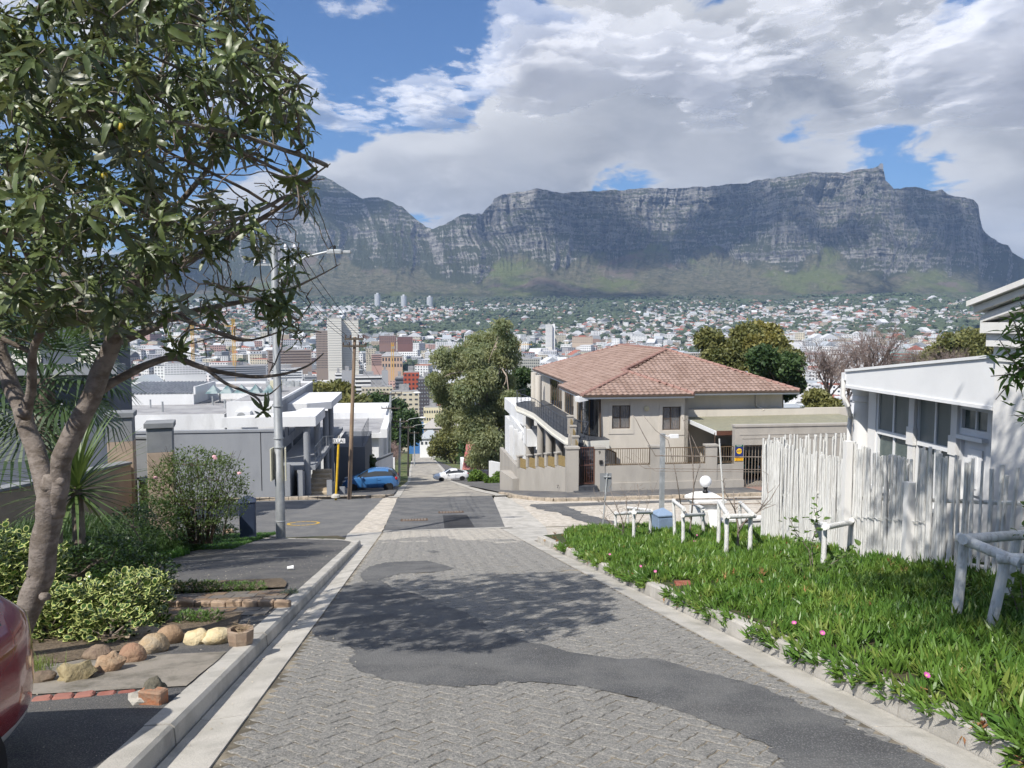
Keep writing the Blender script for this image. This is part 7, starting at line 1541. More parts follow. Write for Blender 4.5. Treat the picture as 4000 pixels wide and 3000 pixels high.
for it in range(60):
    act = alive & (near_d < 1.3)
    if not act.any(): break
    new = []; src_ = np.unique(near_i[act])
    for s2 in src_:
        m_ = act & (near_i == s2); d_ = AT[m_] - N[s2]; d_ /= np.linalg.norm(d_, axis=1)[:, None]; v = d_.sum(0) + g.normal(size=3) * .35; v[2] += .15; v /= np.linalg.norm(v)
        new.append(N[s2] + v * STEP); parent.append(int(s2)); fixed.append(0)
    lo = len(N); N = np.concatenate([N, np.array(new)]); upd(lo); alive &= near_d > .14
    if len(N) > 9000: break
kids = {}
for i, p in enumerate(parent):
    if p >= 0: kids.setdefault(p, []).append(i)
rad = np.zeros(len(N))
for i in range(len(N) - 1, -1, -1):
    if fixed[i]: rad[i] = fixed[i]; continue
    c = kids.get(i, []); rad[i] = .0045 if not c else sum(rad[k] ** 2.4 for k in c) ** (1 / 2.4)
    rad[i] = min(rad[i], .026)
tw = MB()
for i in range(len(N)):
    if fixed[i] or not (fixed[parent[i]] or (len(kids[parent[i]]) > 1 and kids[parent[i]][0] != i)): continue
    ch = [parent[i], i]
    while kids.get(ch[-1]): ch.append(kids[ch[-1]][0])
    tw.tube([Vector(N[k]) for k in ch], [rad[i]] + [rad[k] for k in ch[1:]], 5, cap=False)
obj('twigs', tw, M_lqb, lq, smooth=True, kind='stuff')
m_ = leafmat('loquat_leaf', (.034, .058, .020), (.105, .14, .045), .42, back=(.15, .165, .11), sc=4, tl=.22, spec=.6)
def lq_leaf(L, w_, droop, up=0.):
    V = []; n = 7
    for i in range(n + 1):
        f = i / n; wd = w_ * .5 * (math.sin(math.pi * min(1, f * .93 + .05)) ** .75) * (.55 + .65 * f) if i < n else .002; rip = .006 * (1 if i % 2 else -1); y = L * (f - .12 * f * f * droop); z = up * f * L - droop * L * f * f
        V += [(-wd, y, z + wd * .35 + rip), (0, y, z), (wd, y, z + wd * .35 + rip)]
    F = []
    for i in range(n):
        for k in (0, 1): a = i * 3 + k; F += [(a, a + 1, a + 4), (a, a + 4, a + 3)]
    return np.array(V), np.array(F)
LL = [lq_leaf(.145, .045, .7), lq_leaf(.16, .05, .95), lq_leaf(.12, .04, .3), lq_leaf(.135, .044, 1.2)]
tips = [i for i in range(len(N)) if not kids.get(i)]
r_ = random.Random(6); its = []; fr_pts = []
def pix(p):
    d = Vector(p) + tb_ - EYE; f = d.y * CP - d.z * SP; return 2000 + 3000 * d.x / f, 1500 - 3000 * (d.y * SP + d.z * CP) / f
for i in tips + [i for i in range(len(N)) if not fixed[i] and kids.get(i) and r_.random() < .28]:
    x, y = pix(N[i]); pr = .84 if x > 350 else 1.
    if x > 650 and y > 560: pr = .38
    if x > 880 and y > 560: pr = .16
    if x > 1050 and 1030 < y < 1180: pr = .5
    if x > 800 and y > 1180: pr = .45
    if x > 950 and y < 520: pr = .8
    if x < -300: pr *= .6
    if r_.random() > pr: continue
    p = Vector(N[i]); d = (p - Vector(N[parent[i]])).normalized() if parent[i] >= 0 else Vector((0, 0, 1)); d = (d + Vector((0, 0, .5))).normalized(); q_ = d.to_track_quat('Z', 'Y').to_matrix().to_4x4()
    n = r_.randint(7, 11); a0 = r_.uniform(0, 6.3)
    for k in range(n):
        e = r_.uniform(-.1, .75) if k < n - 2 else r_.uniform(.8, 1.3)
        M_ = Matrix.Translation(p + d * .02 * k / n) @ q_ @ Matrix.Rotation(a0 + k * 2.4, 4, 'Z') @ Matrix.Rotation(e, 4, 'X') @ Matrix.Scale(r_.uniform(.7, 1.1) * (.8 if k >= n - 2 else 1), 4)
        its.append((r_.choice((0, 1, 2, 3)) if k < n - 2 else 2, M_))
    if (y < 700 and x < 950 and r_.random() < .13) or r_.random() < .02: fr_pts.append((p + d * .05, r_.random()))
its.sort(key=lambda q_: (q_[1].translation + tb_ - EYE).length if q_[1].translation.x + tb_.x > -6 else 99)
lme = [npmesh('leaf', V, F, m_, True) for V, F in LL]
for k, M_ in its[:300]: put('leaf', lme[k], lq, mw=M_)
smear('foliage', LL, None, [(k, np.array([list(q_) for q_ in M_])) for k, M_ in its[300:]], m_, lq, True, kind='stuff')
M_fg = mat('green_fruit', (.20, .27, .10), .6, (.28, .34, .14), sc=30); M_fy = mat('ripe_fruit', (.62, .42, .04), .5, (.50, .45, .08), sc=30)
fme = [mesh('fruit', MB().blob((0, 0, 0), (.016, .016, .020), 1, 2, .04), M_fg, True), mesh('fruit', MB().blob((0, 0, 0), (.021, .021, .026), 1, 2, .04), M_fy, True)]
for p, k in fr_pts:
    for j in range(r_.randint(2, 5)): put('fruit', fme[1 if k > .86 and j == 0 else 0], lq, loc=p + Vector([r_.gauss(0, .025) for _ in range(3)]))
# ================================================================ cars
M_tyre = mat('tyre', (.02, .02, .021), .85); M_rim = mat('alloy', (.50, .51, .53), .3, metal=.8); M_cglass = mat('car_glass', (.025, .03, .035), .05, spec=.8); M_trim = mat('car_trim', (.02, .02, .022), .5); M_tail = mat('tail_light', (.35, .01, .015), .2, spec=.6); M_headl = mat('head_light', (.6, .62, .65), .12, spec=.8)
def car(name, label, cat, top, belt, L, wd, paint, wheels, windscreen, rear, loc, rot, sub=2, door_lines=(), sill=.22, extra=None, valance=None):
    """body lofted along its length; nose at x=0"""
    o = thing(name, label, cat, loc, rot); xs_ = sorted(set([p[0] for p in top] + [L * i / 22 for i in range(23)])); mb = MB(); rings = []
    tz = lambda x: float(np.interp(x, [p[0] for p in top], [p[1] for p in top])); bz = lambda x: float(np.interp(x, [p[0] for p in belt], [p[1] for p in belt]))
    for x in xs_:
        e = min(x, L - x); pl_ = wd / 2 * (1 - .32 * max(0, 1 - e / .55) ** 2.2); zt = tz(x); zb = min(bz(x), zt - .02); s0 = sill + (.10 if not valance else -.04) * max(0, 1 - e / .3)
        wt = pl_ * (1 - .42 * min(1, max(0, zt - zb) / .55) ** 1.0) if zt - zb > .05 else pl_ * .93
        ring = [(0, s0), (pl_ * .86, s0), (pl_ * .97, s0 + (.08 if not valance else .17)), (pl_, (s0 + zb) / 2), (pl_ * .985, zb - .07), (pl_ * .955, zb), (wt * 1.03, max(zb + .01, zt - .07)), (wt * .90, zt - .012), (wt * .45, zt + .012), (0, zt + .018)]
        rings.append([(x, y, z) for y, z in ring] + [(x, -y, z) for y, z in ring[-2:0:-1]])
    n = len(rings[0]); V = [v for r2 in rings for v in r2]; F, MI = [], []
    for i in range(len(rings) - 1):
        xm = (xs_[i] + xs_[i + 1]) / 2
        for k in range(n):
            j = (k + 1) % n; F.append((i * n + k, i * n + j, (i + 1) * n + j, (i + 1) * n + k)); kk = k if k < 10 else n - 1 - k; g_ = 0
            if tz(xm) - bz(xm) > .12:
                if kk == 5 and windscreen[0] + .25 < xm < rear[1] - .12: g_ = 1
                if kk in (6, 7, 8) and (windscreen[0] < xm < windscreen[1] or rear[0] < xm < rear[1]): g_ = 1
            if kk <= 1 and valance: g_ = 2
            MI.append(g_)
    F.append(tuple(range(n))); F.append(tuple(range((len(rings) - 1) * n + n - 1, (len(rings) - 1) * n - 1, -1))); MI += [0, 0]
    mb.v = V; mb.f = F; mb.mi = MI
    b = obj('body', mb, [paint, M_cglass, valance or M_trim], o, smooth=True)
    md = b.modifiers.new('smooth', 'SUBSURF'); md.levels = md.render_levels = sub
    for i_ in range(2):
        for sg_ in (-1, 1):
            x = wheels[i_]; w_ = put('wheel', None, o, loc=(x, sg_ * (wd / 2 - .06), wheels[2]), rot=(math.pi / 2, 0, 0)); R0 = wheels[2]
            obj('tyre', MB().lathe([(R0 * .62, -.1), (R0 * .95, -.1), (R0, -.06), (R0, .06), (R0 * .95, .1), (R0 * .62, .1)], 22), M_tyre, w_, smooth=50)
            rm = MB(); sd = -1 if sg_ > 0 else 1
            for k in range(7): a = 2 * math.pi * k / 7; d = Vector((math.cos(a), math.sin(a), 0)); s2 = Vector((-d.y, d.x, 0)) * R0 * .1; z = sd * .085; rm.add([d * R0 * .1 - s2 + Vector((0, 0, z)), d * R0 * .1 + s2 + Vector((0, 0, z)), d * R0 * .6 + s2 * 1.3 + Vector((0, 0, z)), d * R0 * .6 - s2 * 1.3 + Vector((0, 0, z))], [(0, 1, 2, 3), (3, 2, 1, 0)])
            rm.lathe([(R0 * .63, -.09), (R0 * .66, -.1), (R0 * .66, .1), (R0 * .63, .09)], 20)
            obj('rim', rm, M_rim, w_); obj('hub', MB().lathe([(R0 * .6, -.04), (R0 * .6, .04)], 16), M_trim, w_)
            obj('wheel_arch', MB().lathe([(R0 * 1.14, -.06), (R0 * 1.14, .066)], 22), M_trim, o).matrix_basis = Matrix.Translation((x, sg_ * (wd / 2 - .075), R0 + .02)) @ Matrix.Rotation(math.pi / 2, 4, 'X')
    for x, ya, z, lx, h, mt, nm in (extra or []):
        for sg_ in (-1, 1): obj(nm, MB().blob((0, 0, 0), (lx, .05, h), 2, 2, .02), mt, o, loc=(x, sg_ * ya, z), smooth=True)
    for x in door_lines:
        for sg_ in (-1, 1): obj('door_gap', MB().box(x - .006, x + .006, -.012, .012, sill + .12, bz(x) - .03), M_trim, o, loc=(0, sg_ * (wd / 2 - .006), 0)); obj('door_handle', MB().bbox(x + .06, x + .22, -.02, .02, bz(x) - .17, bz(x) - .13, .008), paint, o, loc=(0, sg_ * (wd / 2 + .005), 0))
    for sg_ in (-1, 1) if not valance else (): obj('mirror', MB().blob((0, 0, 0), (.08, .1, .07), 1, 2, .05), paint, o, loc=(windscreen[0] + .5, sg_ * (wd / 2 + .08), bz(1.4) + .05), smooth=True)
    return o
HT_ = [(0, .50), (.08, .66), (.35, .80), (.95, .97), (1.7, 1.38), (2.2, 1.485), (2.9, 1.47), (3.35, 1.36), (3.62, 1.05), (3.70, .9), (3.77, .55)]; HB_ = [(0, .48), (.3, .78), (.95, .93), (2, .95), (3.4, 1.02), (3.77, .6)]
M_blue = mat('blue_paint', (.045, .16, .38), .25, coat=.8, spec=.5)
def side(o, mt): obj('side_window', mt, M_cglass, o)
s_, t_ = 51.6, -3.35
blue = car('parked_car', 'metallic blue five door hatchback parked nose in behind the wooden pole', 'car', HT_, HB_, 3.77, 1.66, M_blue, (.72, 3.1, .29), (.9, 1.75), (3.05, 3.64), Vector((-11.45, 51.3, float(zr(52.2)) + .13)), .10, 2, (1.35, 2.35), extra=[(.25, .62, .68, .22, .08, M_headl, 'headlight'), (3.60, .66, .86, .12, .12, M_tail, 'tail_light')])
ST = [(0, .48), (.08, .62), (.4, .76), (1.15, .92), (1.95, 1.36), (2.4, 1.44), (2.9, 1.42), (3.7, 1.10), (4.2, 1.04), (4.30, .92), (4.37, .55)]; SB = [(0, .46), (.3, .74), (1.1, .89), (3.6, .98), (4.37, .6)]
white = car('parked_car', 'white four door sedan turning across the lower street', 'car', ST, SB, 4.37, 1.7, mat('white_paint', (.80, .81, .83), .22, coat=.8), (.80, 3.45, .30), (1.1, 2.05), (2.85, 3.75), W0(95.3, 2.0, float(zr(95.3)) + .06), .30, 2, (1.6, 2.6), extra=[(.2, .62, .66, .25, .07, M_headl, 'headlight'), (4.25, .64, .84, .12, .08, M_tail, 'tail_light')])
obj('grille', MB().box(-.03, .04, -.35, .35, .36, .5), M_trim, white); obj('number_plate', MB().box(-.045, -.03, -.24, .24, .38, .48), mat('sign_white'), white)
M_redp = mat('red_paint', (.22, .010, .014), .2, coat=1., spec=.6)
red = car('parked_car', 'glossy dark red car whose rear corner shows at the lower left edge', 'car', [(0, .50), (.05, .80), (.25, .97), (.55, 1.30), (.9, 1.46), (1.6, 1.53), (2.3, 1.46), (3.1, 1.02), (3.8, .82), (4.0, .5)], [(0, .55), (.2, .92), (2.5, .95), (4, .6)], 4.0, 1.72, M_redp, (1.08, 3.4, .31), (.3, .85), (2.2, 3.2), W0(4.98, -3.03, float(zr(5.0)) + .09), ANG - math.pi / 2 - .03, 2, (1.5, 2.5), extra=[], valance=mat('grey_valance', (.45, .45, .44), .4))
red.rotation_euler = (R(0), R(0), ANG - math.pi / 2 - .03)
hidden = car('parked_car', 'dark green car under the carport, seen through the bars', 'car', HT_, HB_, 3.9, 1.7, mat('dark_green_paint', (.02, .05, .045), .25, coat=.6), (.75, 3.1, .3), (.9, 1.75), (3.05, 3.64), W0(39.0, 17.7, -6.74), ANG + math.pi / 2, 1, (1.4,), extra=[(.25, .62, .68, .22, .08, M_headl, 'headlight')])
# ================================================================ buildings and trees down the hill
M_wht = mat('white_wall', (.74, .75, .76), .85, (.68, .69, .70), sc=.6, bump=.08, stain=(.46, .46, .45, .45), stsc=1.1, stretch=(1, 1, .3))
M_gry = mat('grey_and_shaded_wall', (.26, .275, .30), .9, (.29, .305, .33), sc=.7, bump=.1, stain=(.18, .19, .21, .45), stsc=1.1, stretch=(1, 1, .3))
M_roofg = mat('flat_roof', (.34, .34, .35), .95, (.26, .26, .27), sc=.8, stain=(.42, .42, .42, .4), stsc=.35, bump=.3, bsc=10)
M_dgl = mat('dark_window', (.03, .04, .05), .1, spec=.7)
# ---- grey house with the long boundary wall across the side street
LW = Local('boundary_wall', 'long plain grey boundary wall along the far side of the side street', 'wall', 42, -15, -7.9)
def tz_(px, py, s_): return ons(px, py, s_)
tA, zA = tz_(330, 1689, 42); tB, _ = tz_(1084, 1689, 42); _, zB0 = tz_(1084, 1915, 42)
LW.box('wall', 42, 42.25, tA, tB, zB0 - 1.2, zA - .12, M_gry); LW.box('coping', 41.95, 42.3, tA, tB + .03, zA - .12, zA, M_gry); LW.box('joint', 41.985, 41.999, tB - .9, tB - .87, zB0, zA - .13, M_trim)
G1 = Local('grey_house', 'flat roofed white and grey house with skylights behind the grey boundary wall', 'house', 47, -14, -8)
t0, zl = tz_(374, 1622, 46.5); t1, _ = tz_(876, 1622, 46.5)
G1.box('front_block', 46.5, 55.5, t0 - 4, t1, -9, zl - .02, M_wht); G1.box('roof', 46.55, 55.5, t0 - 3.9, t1 - .06, zl - .019, zl + .01, M_roofg)
G1.box('shaded_side_wall', 46.52, 55.4, t1 + .001, t1 + .02, -9, zl - .05, M_gry)  # grey skin on the white block: its shaded side put into colour
t2, zu = tz_(1085, 1573, 45.8)
G1.box('upper_block', 45.8, 49.5, t1 + .3, t2, -9, zu - .02, M_wht); G1.box('upper_block', 49.5, 61, t1 + .3, t2, -9, zu - .02, M_wht); G1.box('rear_block', 55.5, 61, t0 - 6, t1 + .3, -9, zu - .02, M_wht)
G1.box('roof', 45.9, 60.9, t1 + .4, t2 - .1, zu - .019, zu + .005, M_roofg); G1.box('roof', 55.6, 60.9, t0 - 5.9, t1 + .4, zu - .019, zu + .008, M_roofg)
for a in ((60.9, 61.1, t0 - 6, t2), (55.4, 55.6, t0 - 6, t1 + .4)): G1.box('parapet', a[0], a[1], a[2], a[3], zu - .02, zu + .16, M_wht)
G1.box('parapet', 45.8, 61, t2 - .12, t2 + .002, zu - .02, zu + .10, M_wht); G1.box('parapet', 45.8, 45.95, t1 + .3, t2, zu - .02, zu + .10, M_wht)
# side wall facing the street: grey skin, shade put into colour, with openings
G1.box('shaded_side_wall', 45.81, 60.9, t2 + .003, t2 + .02, -9, zu - .03, M_gry)
for a, b, z0, z1 in ((46.8, 47.7, -5.2, -4.1), (49.0, 51.6, -5.3, -4.0), (47, 50, -8.2, -5.9), (51, 56, -8.2, -5.9)): G1.box('window', a, b, t2 + .021, t2 + .05, z0, z1, M_dgl)
cn = MB(); cx_ = t2
zsl = -3.95
pl_ = [(43.3, t2 + 2.45), (47.8, t2 + 2.45), (47.8, t2 + 1.2), (46.2, t2 + .9), (45.4, t2 + .0), (43.3, t2 - 2.6)]
pts = [G1.p(a, b, 0) for a, b in pl_]; G1.mk('canopy', MB().prism([(p.x, p.y) for p in pts], zsl - .05 - G1.z0, zsl + .50 - G1.z0), M_wht)
pl2 = [(50, t2 + 2.6), (57, t2 + 2.6), (57, t2), (49, t2), (49, t2 + 1.2)]; pts = [G1.p(a, b, 0) for a, b in pl2]; G1.mk('canopy', MB().prism([(p.x, p.y) for p in pts], -3.75 - G1.z0, -3.3 - G1.z0), M_wht)
for a, b in ((43.7, t2 + 1.9), (46.6, t2 + 2.1), (51, t2 + 2.1), (54, t2 + 2.1)): G1.mk('column', MB().lathe([(.19, -9.3 - G1.z0), (.19, zsl - .05 - G1.z0)], 16, (b - G1.t0, a - G1.s0)), M_gry, smooth=50)
railing(G1, [(44, t2 + 2.3, -6.2), (48, t2 + 2.3, -6.2), (53, t2 + 2.4, -6.9)], .95, M_galv, 1.2, 2)
G1.box('deck', 43.6, 60, t2 + .03, t2 + 2.35, -6.5, -6.25, M_gry)
G1.box('planter_wall', 54, 62, t2 + 2.3, t2 + 4.4, -11, -6.9, mat('dark_grey_wall', (.13, .14, .155), .9))
railing(G1, [(54.3, t2 + 4.2, -6.9), (61.5, t2 + 4.2, -6.9)], 1.1, M_rail, 1.4, 3)
for a, b, m2 in ((42.2, t2 + .9, -5.9), (42.6, t2 + 1.5, -6.3), (43.2, t2 + 3.0, -7.0), (44.2, t2 + 3.6, -7.6)):
    G1.mk('fin_wall', MB().add([G1.p(a, b, -9.2), G1.p(a + 2.6, b, -9.2), G1.p(a + 2.6, b, m2 - .75), G1.p(a, b, m2), G1.p(a, b + .28, -9.2), G1.p(a + 2.6, b + .28, -9.2), G1.p(a + 2.6, b + .28, m2 - .75), G1.p(a, b + .28, m2)], [(0, 1, 2, 3), (7, 6, 5, 4), (0, 4, 5, 1), (1, 5, 6, 2), (2, 6, 7, 3), (3, 7, 4, 0)]), M_gry)
M_stn = mat('sandstone', (.42, .34, .24), .9, (.5, .42, .31), sc=2)
for i in range(9): G1.box('step', 42.4 + i * .45, 42.9 + i * .45, t2 + 1.85, t2 + 2.95, -9, -8.35 + i * .17, M_stn)
# roof gear
tc_, zc_ = tz_(1004, 1612, 50); ac = put('air_conditioner', None, G1.o, loc=G1.p(47.6, t1 + .28, zu - .95)); 
obj('casing', MB().bbox(-.42, .42, -.36, 0, -.32, .32, .02), M_fas, ac); fan_ = obj('fan_grille', MB().lathe([(.25, 0), (.25, .01)], 20), mat('grille_grey', (.35, .36, .37), .6), ac); fan_.matrix_basis = Matrix.Translation((-.1, -.365, 0)) @ Matrix.Rotation(math.pi / 2, 4, 'X')
ac.location = G1.p(45.79, (t1 + t2) / 2 - .3, zu - .75)
tcx, _ = tz_(600, 1680, 46); ac2 = put('air_conditioner', None, G1.o, loc=G1.p(46.4, tcx, zl - .75)); obj('casing', MB().bbox(-.42, .42, -.3, 0, -.3, .3, .02), M_fas, ac2)
cor = MB(); ta, _ = tz_(500, 1500, 54); tb2, _ = tz_(790, 1500, 54)
for i in range(40): x = ta + (tb2 - ta) * i / 40; dx = (tb2 - ta) / 40; cor.add([G1.p(52, x, zu + .08), G1.p(52, x + dx, zu + .08 + .0), G1.p(57, x + dx, zu + .45), G1.p(57, x, zu + .45)], [(0, 1, 2, 3)]); cor.box(x - G1.t0, x + dx * .45 - G1.t0, 52 - G1.s0, 52.02 - G1.s0, zu - G1.z0, zu + .12 - G1.z0)
for i in range(20): x = ta + (tb2 - ta) * i / 20; cor.tube([G1.p(51.9, x, zu + .10), G1.p(57, x, zu + .48)], .06, 5)
G1.mk('corrugated_roof', cor, mat('zinc', (.22, .24, .27), .6, (.3, .32, .35), sc=2)); G1.box('upstand', 51.9, 57, ta, tb2, zl, zu + .02, M_wht); G1.box('upstand', 51.9, 57, tb2, tb2 + .12, zu, zu + .5, M_wht)
ta, _ = tz_(812, 1530, 53)
for i in range(5): p = G1.p(52.2, ta + .9 * i, zu + .01) ; obj('skylight', MB().add([p, p + Vector((.82, 0, 0)), p + Vector((.82, 1.3, 0)), p + Vector((0, 1.3, 0)), p + Vector((.41, .65, .55))], [(0, 1, 4), (1, 2, 4), (2, 3, 4), (3, 0, 4)]), mat('skylight_glass', (.12, .19, .20), .15, (.3, .36, .36), sc=2, mixr=(.4, .6), spec=.7), G1.o)
G1.box('chimney', 53, 53.6, tz_(1055, 1520, 53)[0], tz_(1055, 1520, 53)[0] + .7, zu, zu + .75, mat('cream_chimney', (.6, .57, .42), .9))
rv = random.Random(5)
for i in range(7): a, b = 47.5 + rv.random() * 6, t0 + (t1 - t0) * rv.random(); G1.tube('vent_pipe', [(a, b, zl), (a, b, zl + .35 + .3 * rv.random())], .06, M_galv)
for i in range(4): a, b = 57 + rv.random() * 3, t1 + (t2 - t1) * (.2 + .7 * rv.random()); G1.box('roof_unit', a, a + .5, b - .3, b + .3, zu, zu + .4, M_galv)
G1.tube('aerial', [(56, t2 - 1.2, zu), (56, t2 - 1.2, zu + 1.8)], .025, M_galv); G1.tube('aerial', [(56, t2 - 1.7, zu + 1.7), (56, t2 - .7, zu + 1.7)], .02, M_galv)
# the dark house behind the loquat
D1 = Local('dark_house', 'dark blue grey house in shade behind the loquat tree at the left edge', 'house', 30, -20, -5)
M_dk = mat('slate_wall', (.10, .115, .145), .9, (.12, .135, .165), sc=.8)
tl, zt = tz_(-500, 1180, 29); tr, _ = tz_(400, 1200, 29)
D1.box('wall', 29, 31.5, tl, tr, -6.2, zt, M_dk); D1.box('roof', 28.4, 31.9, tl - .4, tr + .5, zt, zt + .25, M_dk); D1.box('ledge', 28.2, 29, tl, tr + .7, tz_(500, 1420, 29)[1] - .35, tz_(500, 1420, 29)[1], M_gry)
for a, b in ((60, 150), (330, 400), (-200, -60)):
    for y0, y1 in ((1240, 1330), (1430, 1560)):
        a1, z1 = tz_(a, y0, 29); b1, z0 = tz_(b, y1, 29); wd = D1.box('window', 28.93, 28.99, a1, b1, z0, z1, M_dgl); D1.box('frame', 28.9, 28.929, a1 - .05, b1 + .05, z1 - .02, z1 + .05, M_crm, wd); D1.box('frame', 28.9, 28.929, (a1 + b1) / 2 - .03, (a1 + b1) / 2 + .03, z0, z1 - .02, M_crm, wd)
    D1.mk('arch_window', MB().lathe([(.5, 0), (.5, .03)], 16), M_crm).matrix_basis = Matrix.Translation(D1.p(28.98, tz_((a + b) / 2, 1400, 29)[0], tz_(a, 1400, 29)[1])) @ Matrix.Rotation(math.pi / 2, 4, 'X')
# ---- white flat-roofed house further down on the left
W1 = Local('white_house', 'white flat roofed house with a curtained corner window below the wooden pole', 'house', 72, -9, -14)
def yz(px, py, s_): return ons(px, py, s_)
a1, z1 = yz(1362, 1668, 70); b1, _ = yz(1500, 1668, 70); _, z0 = yz(1400, 1850, 70)
W1.box('upper_wall', 70, 86, a1 - 4, b1 - .5, -16, yz(1400, 1712, 70)[1], M_wht); W1.box('roof_slab', 69.4, 84, a1 - 4, b1 + .3, yz(1400, 1712, 69.4)[1], yz(1400, 1693, 69.4)[1], M_wht)
W1.box('roof', 69.6, 84, a1 - 4, b1 - .4, yz(1400, 1693, 69.4)[1] + .001, yz(1400, 1693, 69.4)[1] + .05, M_roofg)
W1.box('parapet', 69.4, 84, b1 - .3, b1 + .3, yz(1400, 1693, 69.4)[1], yz(1400, 1693, 69.4)[1] + .35, M_wht); W1.box('rear_block', 80, 90, a1 - 4, b1 - .2, -15, yz(1400, 1612, 80)[1], M_wht)
for x0_, x1_, nm in ((1376, 1450, 'a'), (1300, 1370, 'b')):
    ta, zt = yz(x0_, 1722, 69.95); tb2, zb = yz(x1_, 1800, 69.95); wd = W1.box('window', 69.9, 69.95, ta, tb2, zb, zt, M_dgl); W1.box('frame', 69.86, 69.899, ta, tb2, zt - .08, zt, M_fas, wd); W1.box('frame', 69.86, 69.899, ta, tb2, zt - .75, zt - .68, M_fas, wd)
    W1.box('curtain', 69.88, 69.899, ta + (tb2 - ta) * .55, tb2 - .1, zb, zt - .8, mat('net_curtain', (.4, .41, .42), .9), wd)
wall_run('garden_wall', 'white garden wall stepping beside the blue hatchback', 'wall', [(56.5, yz(1325, 1790, 56.5)[0]), (56.5, yz(1412, 1790, 56.5)[0])], [(yz(1330, 1775, 56.5)[1],) * 2], .25, M_wht, z0=-1)
wall_run('garden_wall', 'white wall with sloping grey top before the white flat roofed house', 'wall', [(62, yz(1450, 1800, 62)[0]), (66, yz(1530, 1780, 66)[0])], [(yz(1450, 1808, 62)[1], yz(1530, 1775, 66)[1])], .25, M_wht, (.03, .15), z0=-1.5, mcope=mat('dark_grey_wall')); wall_run('garden_wall', 'short white wall piece by the galvanised poles', 'wall', [(68, yz(1515, 1790, 68)[0]), (68, yz(1542, 1790, 68)[0])], [(yz(1520, 1788, 68)[1],) * 2], .25, M_wht, z0=-1.5)
# ---- white house and low walls right of the street, below the beige house
R1 = Local('white_house', 'white modern house with square columns left of the beige house terrace', 'house', 66, 8, -15)
def rz(px, py, s_): return ons(px, py, s_)
ta, zt = rz(1990, 1650, 64); tb2, _ = rz(2090, 1650, 64)
for px_, s_ in ((1998, 70), (2016, 66), (2032, 63), (2052, 60)): tq, ztq = rz(px_, 1700, s_); R1.box('column', s_, s_ + .4, tq - .16, tq + .16, -18, rz(px_, 1665 + (px_ - 1998) * .7, s_)[1], M_wht)
def rp_(pts, z0, z1, nm, m2):
    P_ = [R1.p(a, b, 0) for a, b in pts]; R1.mk(nm, MB().prism([(p.x, p.y) for p in P_], z0 - R1.z0, z1 - R1.z0), m2)
zr1 = rz(2000, 1655, 68)[1]
rp_([(76, rz(1990, 1640, 76)[0]), (59, rz(2060, 1690, 59)[0]), (59, 11), (76, 11)][::-1][::-1], zr1 - .6, zr1, 'roof_slab', M_wht); rp_([(75.5, rz(1992, 1640, 76)[0] + .2), (59.5, rz(2060, 1690, 59)[0] + .3), (59.5, 10.8), (75.5, 10.8)], zr1 + .001, zr1 + .06, 'roof', mat('dark_roofing', (.08, .08, .085), .9))
R1.box('upper_block', 66, 80, rz(2042, 1600, 66)[0], 13, zr1, rz(2042, 1612, 66)[1], M_wht); R1.box('balcony', 58, 60, rz(2060, 1700, 58)[0], 10, rz(2060, 1745, 58)[1], rz(2060, 1678, 58)[1], M_wht); R1.box('wall', 72, 80, 9.2, 12, -19, zr1 - .7, M_wht)
dish = R1.mk('satellite_dish', MB().lathe([(.42, .06), (.3, .02), (.02, 0), (.3, .03), (.42, .07)], 18), M_fas); dish.matrix_basis = Matrix.Translation(R1.p(57.8, rz(2105, 1700, 57.8)[0], rz(2105, 1738, 57.8)[1])) @ Matrix.Rotation(-1.2, 4, 'Y')
wall_run('garden_wall', 'white garden wall with rounded piers below the eucalyptus', 'wall', [(80, rz(1915, 1800, 80)[0]), (72, rz(1975, 1800, 72)[0])], [(rz(1915, 1800, 80)[1], rz(1975, 1812, 72)[1])], .3, M_wht, z0=-2)
wall_run('boundary_wall', 'tall taupe wall end at the lower corner of the beige property', 'wall', [(52, rz(1975, 1800, 52)[0]), (50.5, rz(2028, 1800, 50.5)[0])], [(rz(1975, 1798, 52)[1], rz(2028, 1798, 50.5)[1])], .3, M_tau, z0=-1)
# red roof cottage
RC = Local('red_roof_cottage', 'small white cottage with a faded red sheet roof under the eucalyptus', 'cottage', 112, 11, -22)
ta, zt = rz(1812, 1770, 112); tb2, _ = rz(1895, 1770, 112); zb = rz(1850, 1880, 112)[1]
RC.box('wall', 112, 122, ta, tb2 + 2, zb - 2, rz(1850, 1830, 112)[1], M_wht); RC.quad('roof', [(111.6, ta - .3, rz(1850, 1832, 112)[1]), (111.6, tb2 + 2, rz(1850, 1832, 112)[1]), (118, tb2 + 2, zt + .8), (118, ta + .8, zt + .8)], mat('faded_red_roof', (.33, .10, .09), .8, (.40, .2, .18), sc=.8, stretch=(5, 1, 1)))
RC.quad('roof', [(104, ta + 1, rz(1850, 1862, 104)[1]), (104, tb2 + 1, rz(1850, 1862, 104)[1]), (109, tb2 + 1, rz(1850, 1835, 109)[1]), (109, ta + 1, rz(1850, 1835, 109)[1])], mat('pale_sheet', (.5, .55, .6), .5, (.35, .12, .1), sc=.25)); RC.box('wall', 104.2, 109, ta + 1.2, tb2 + .8, -23, rz(1850, 1864, 104.2)[1], M_wht)
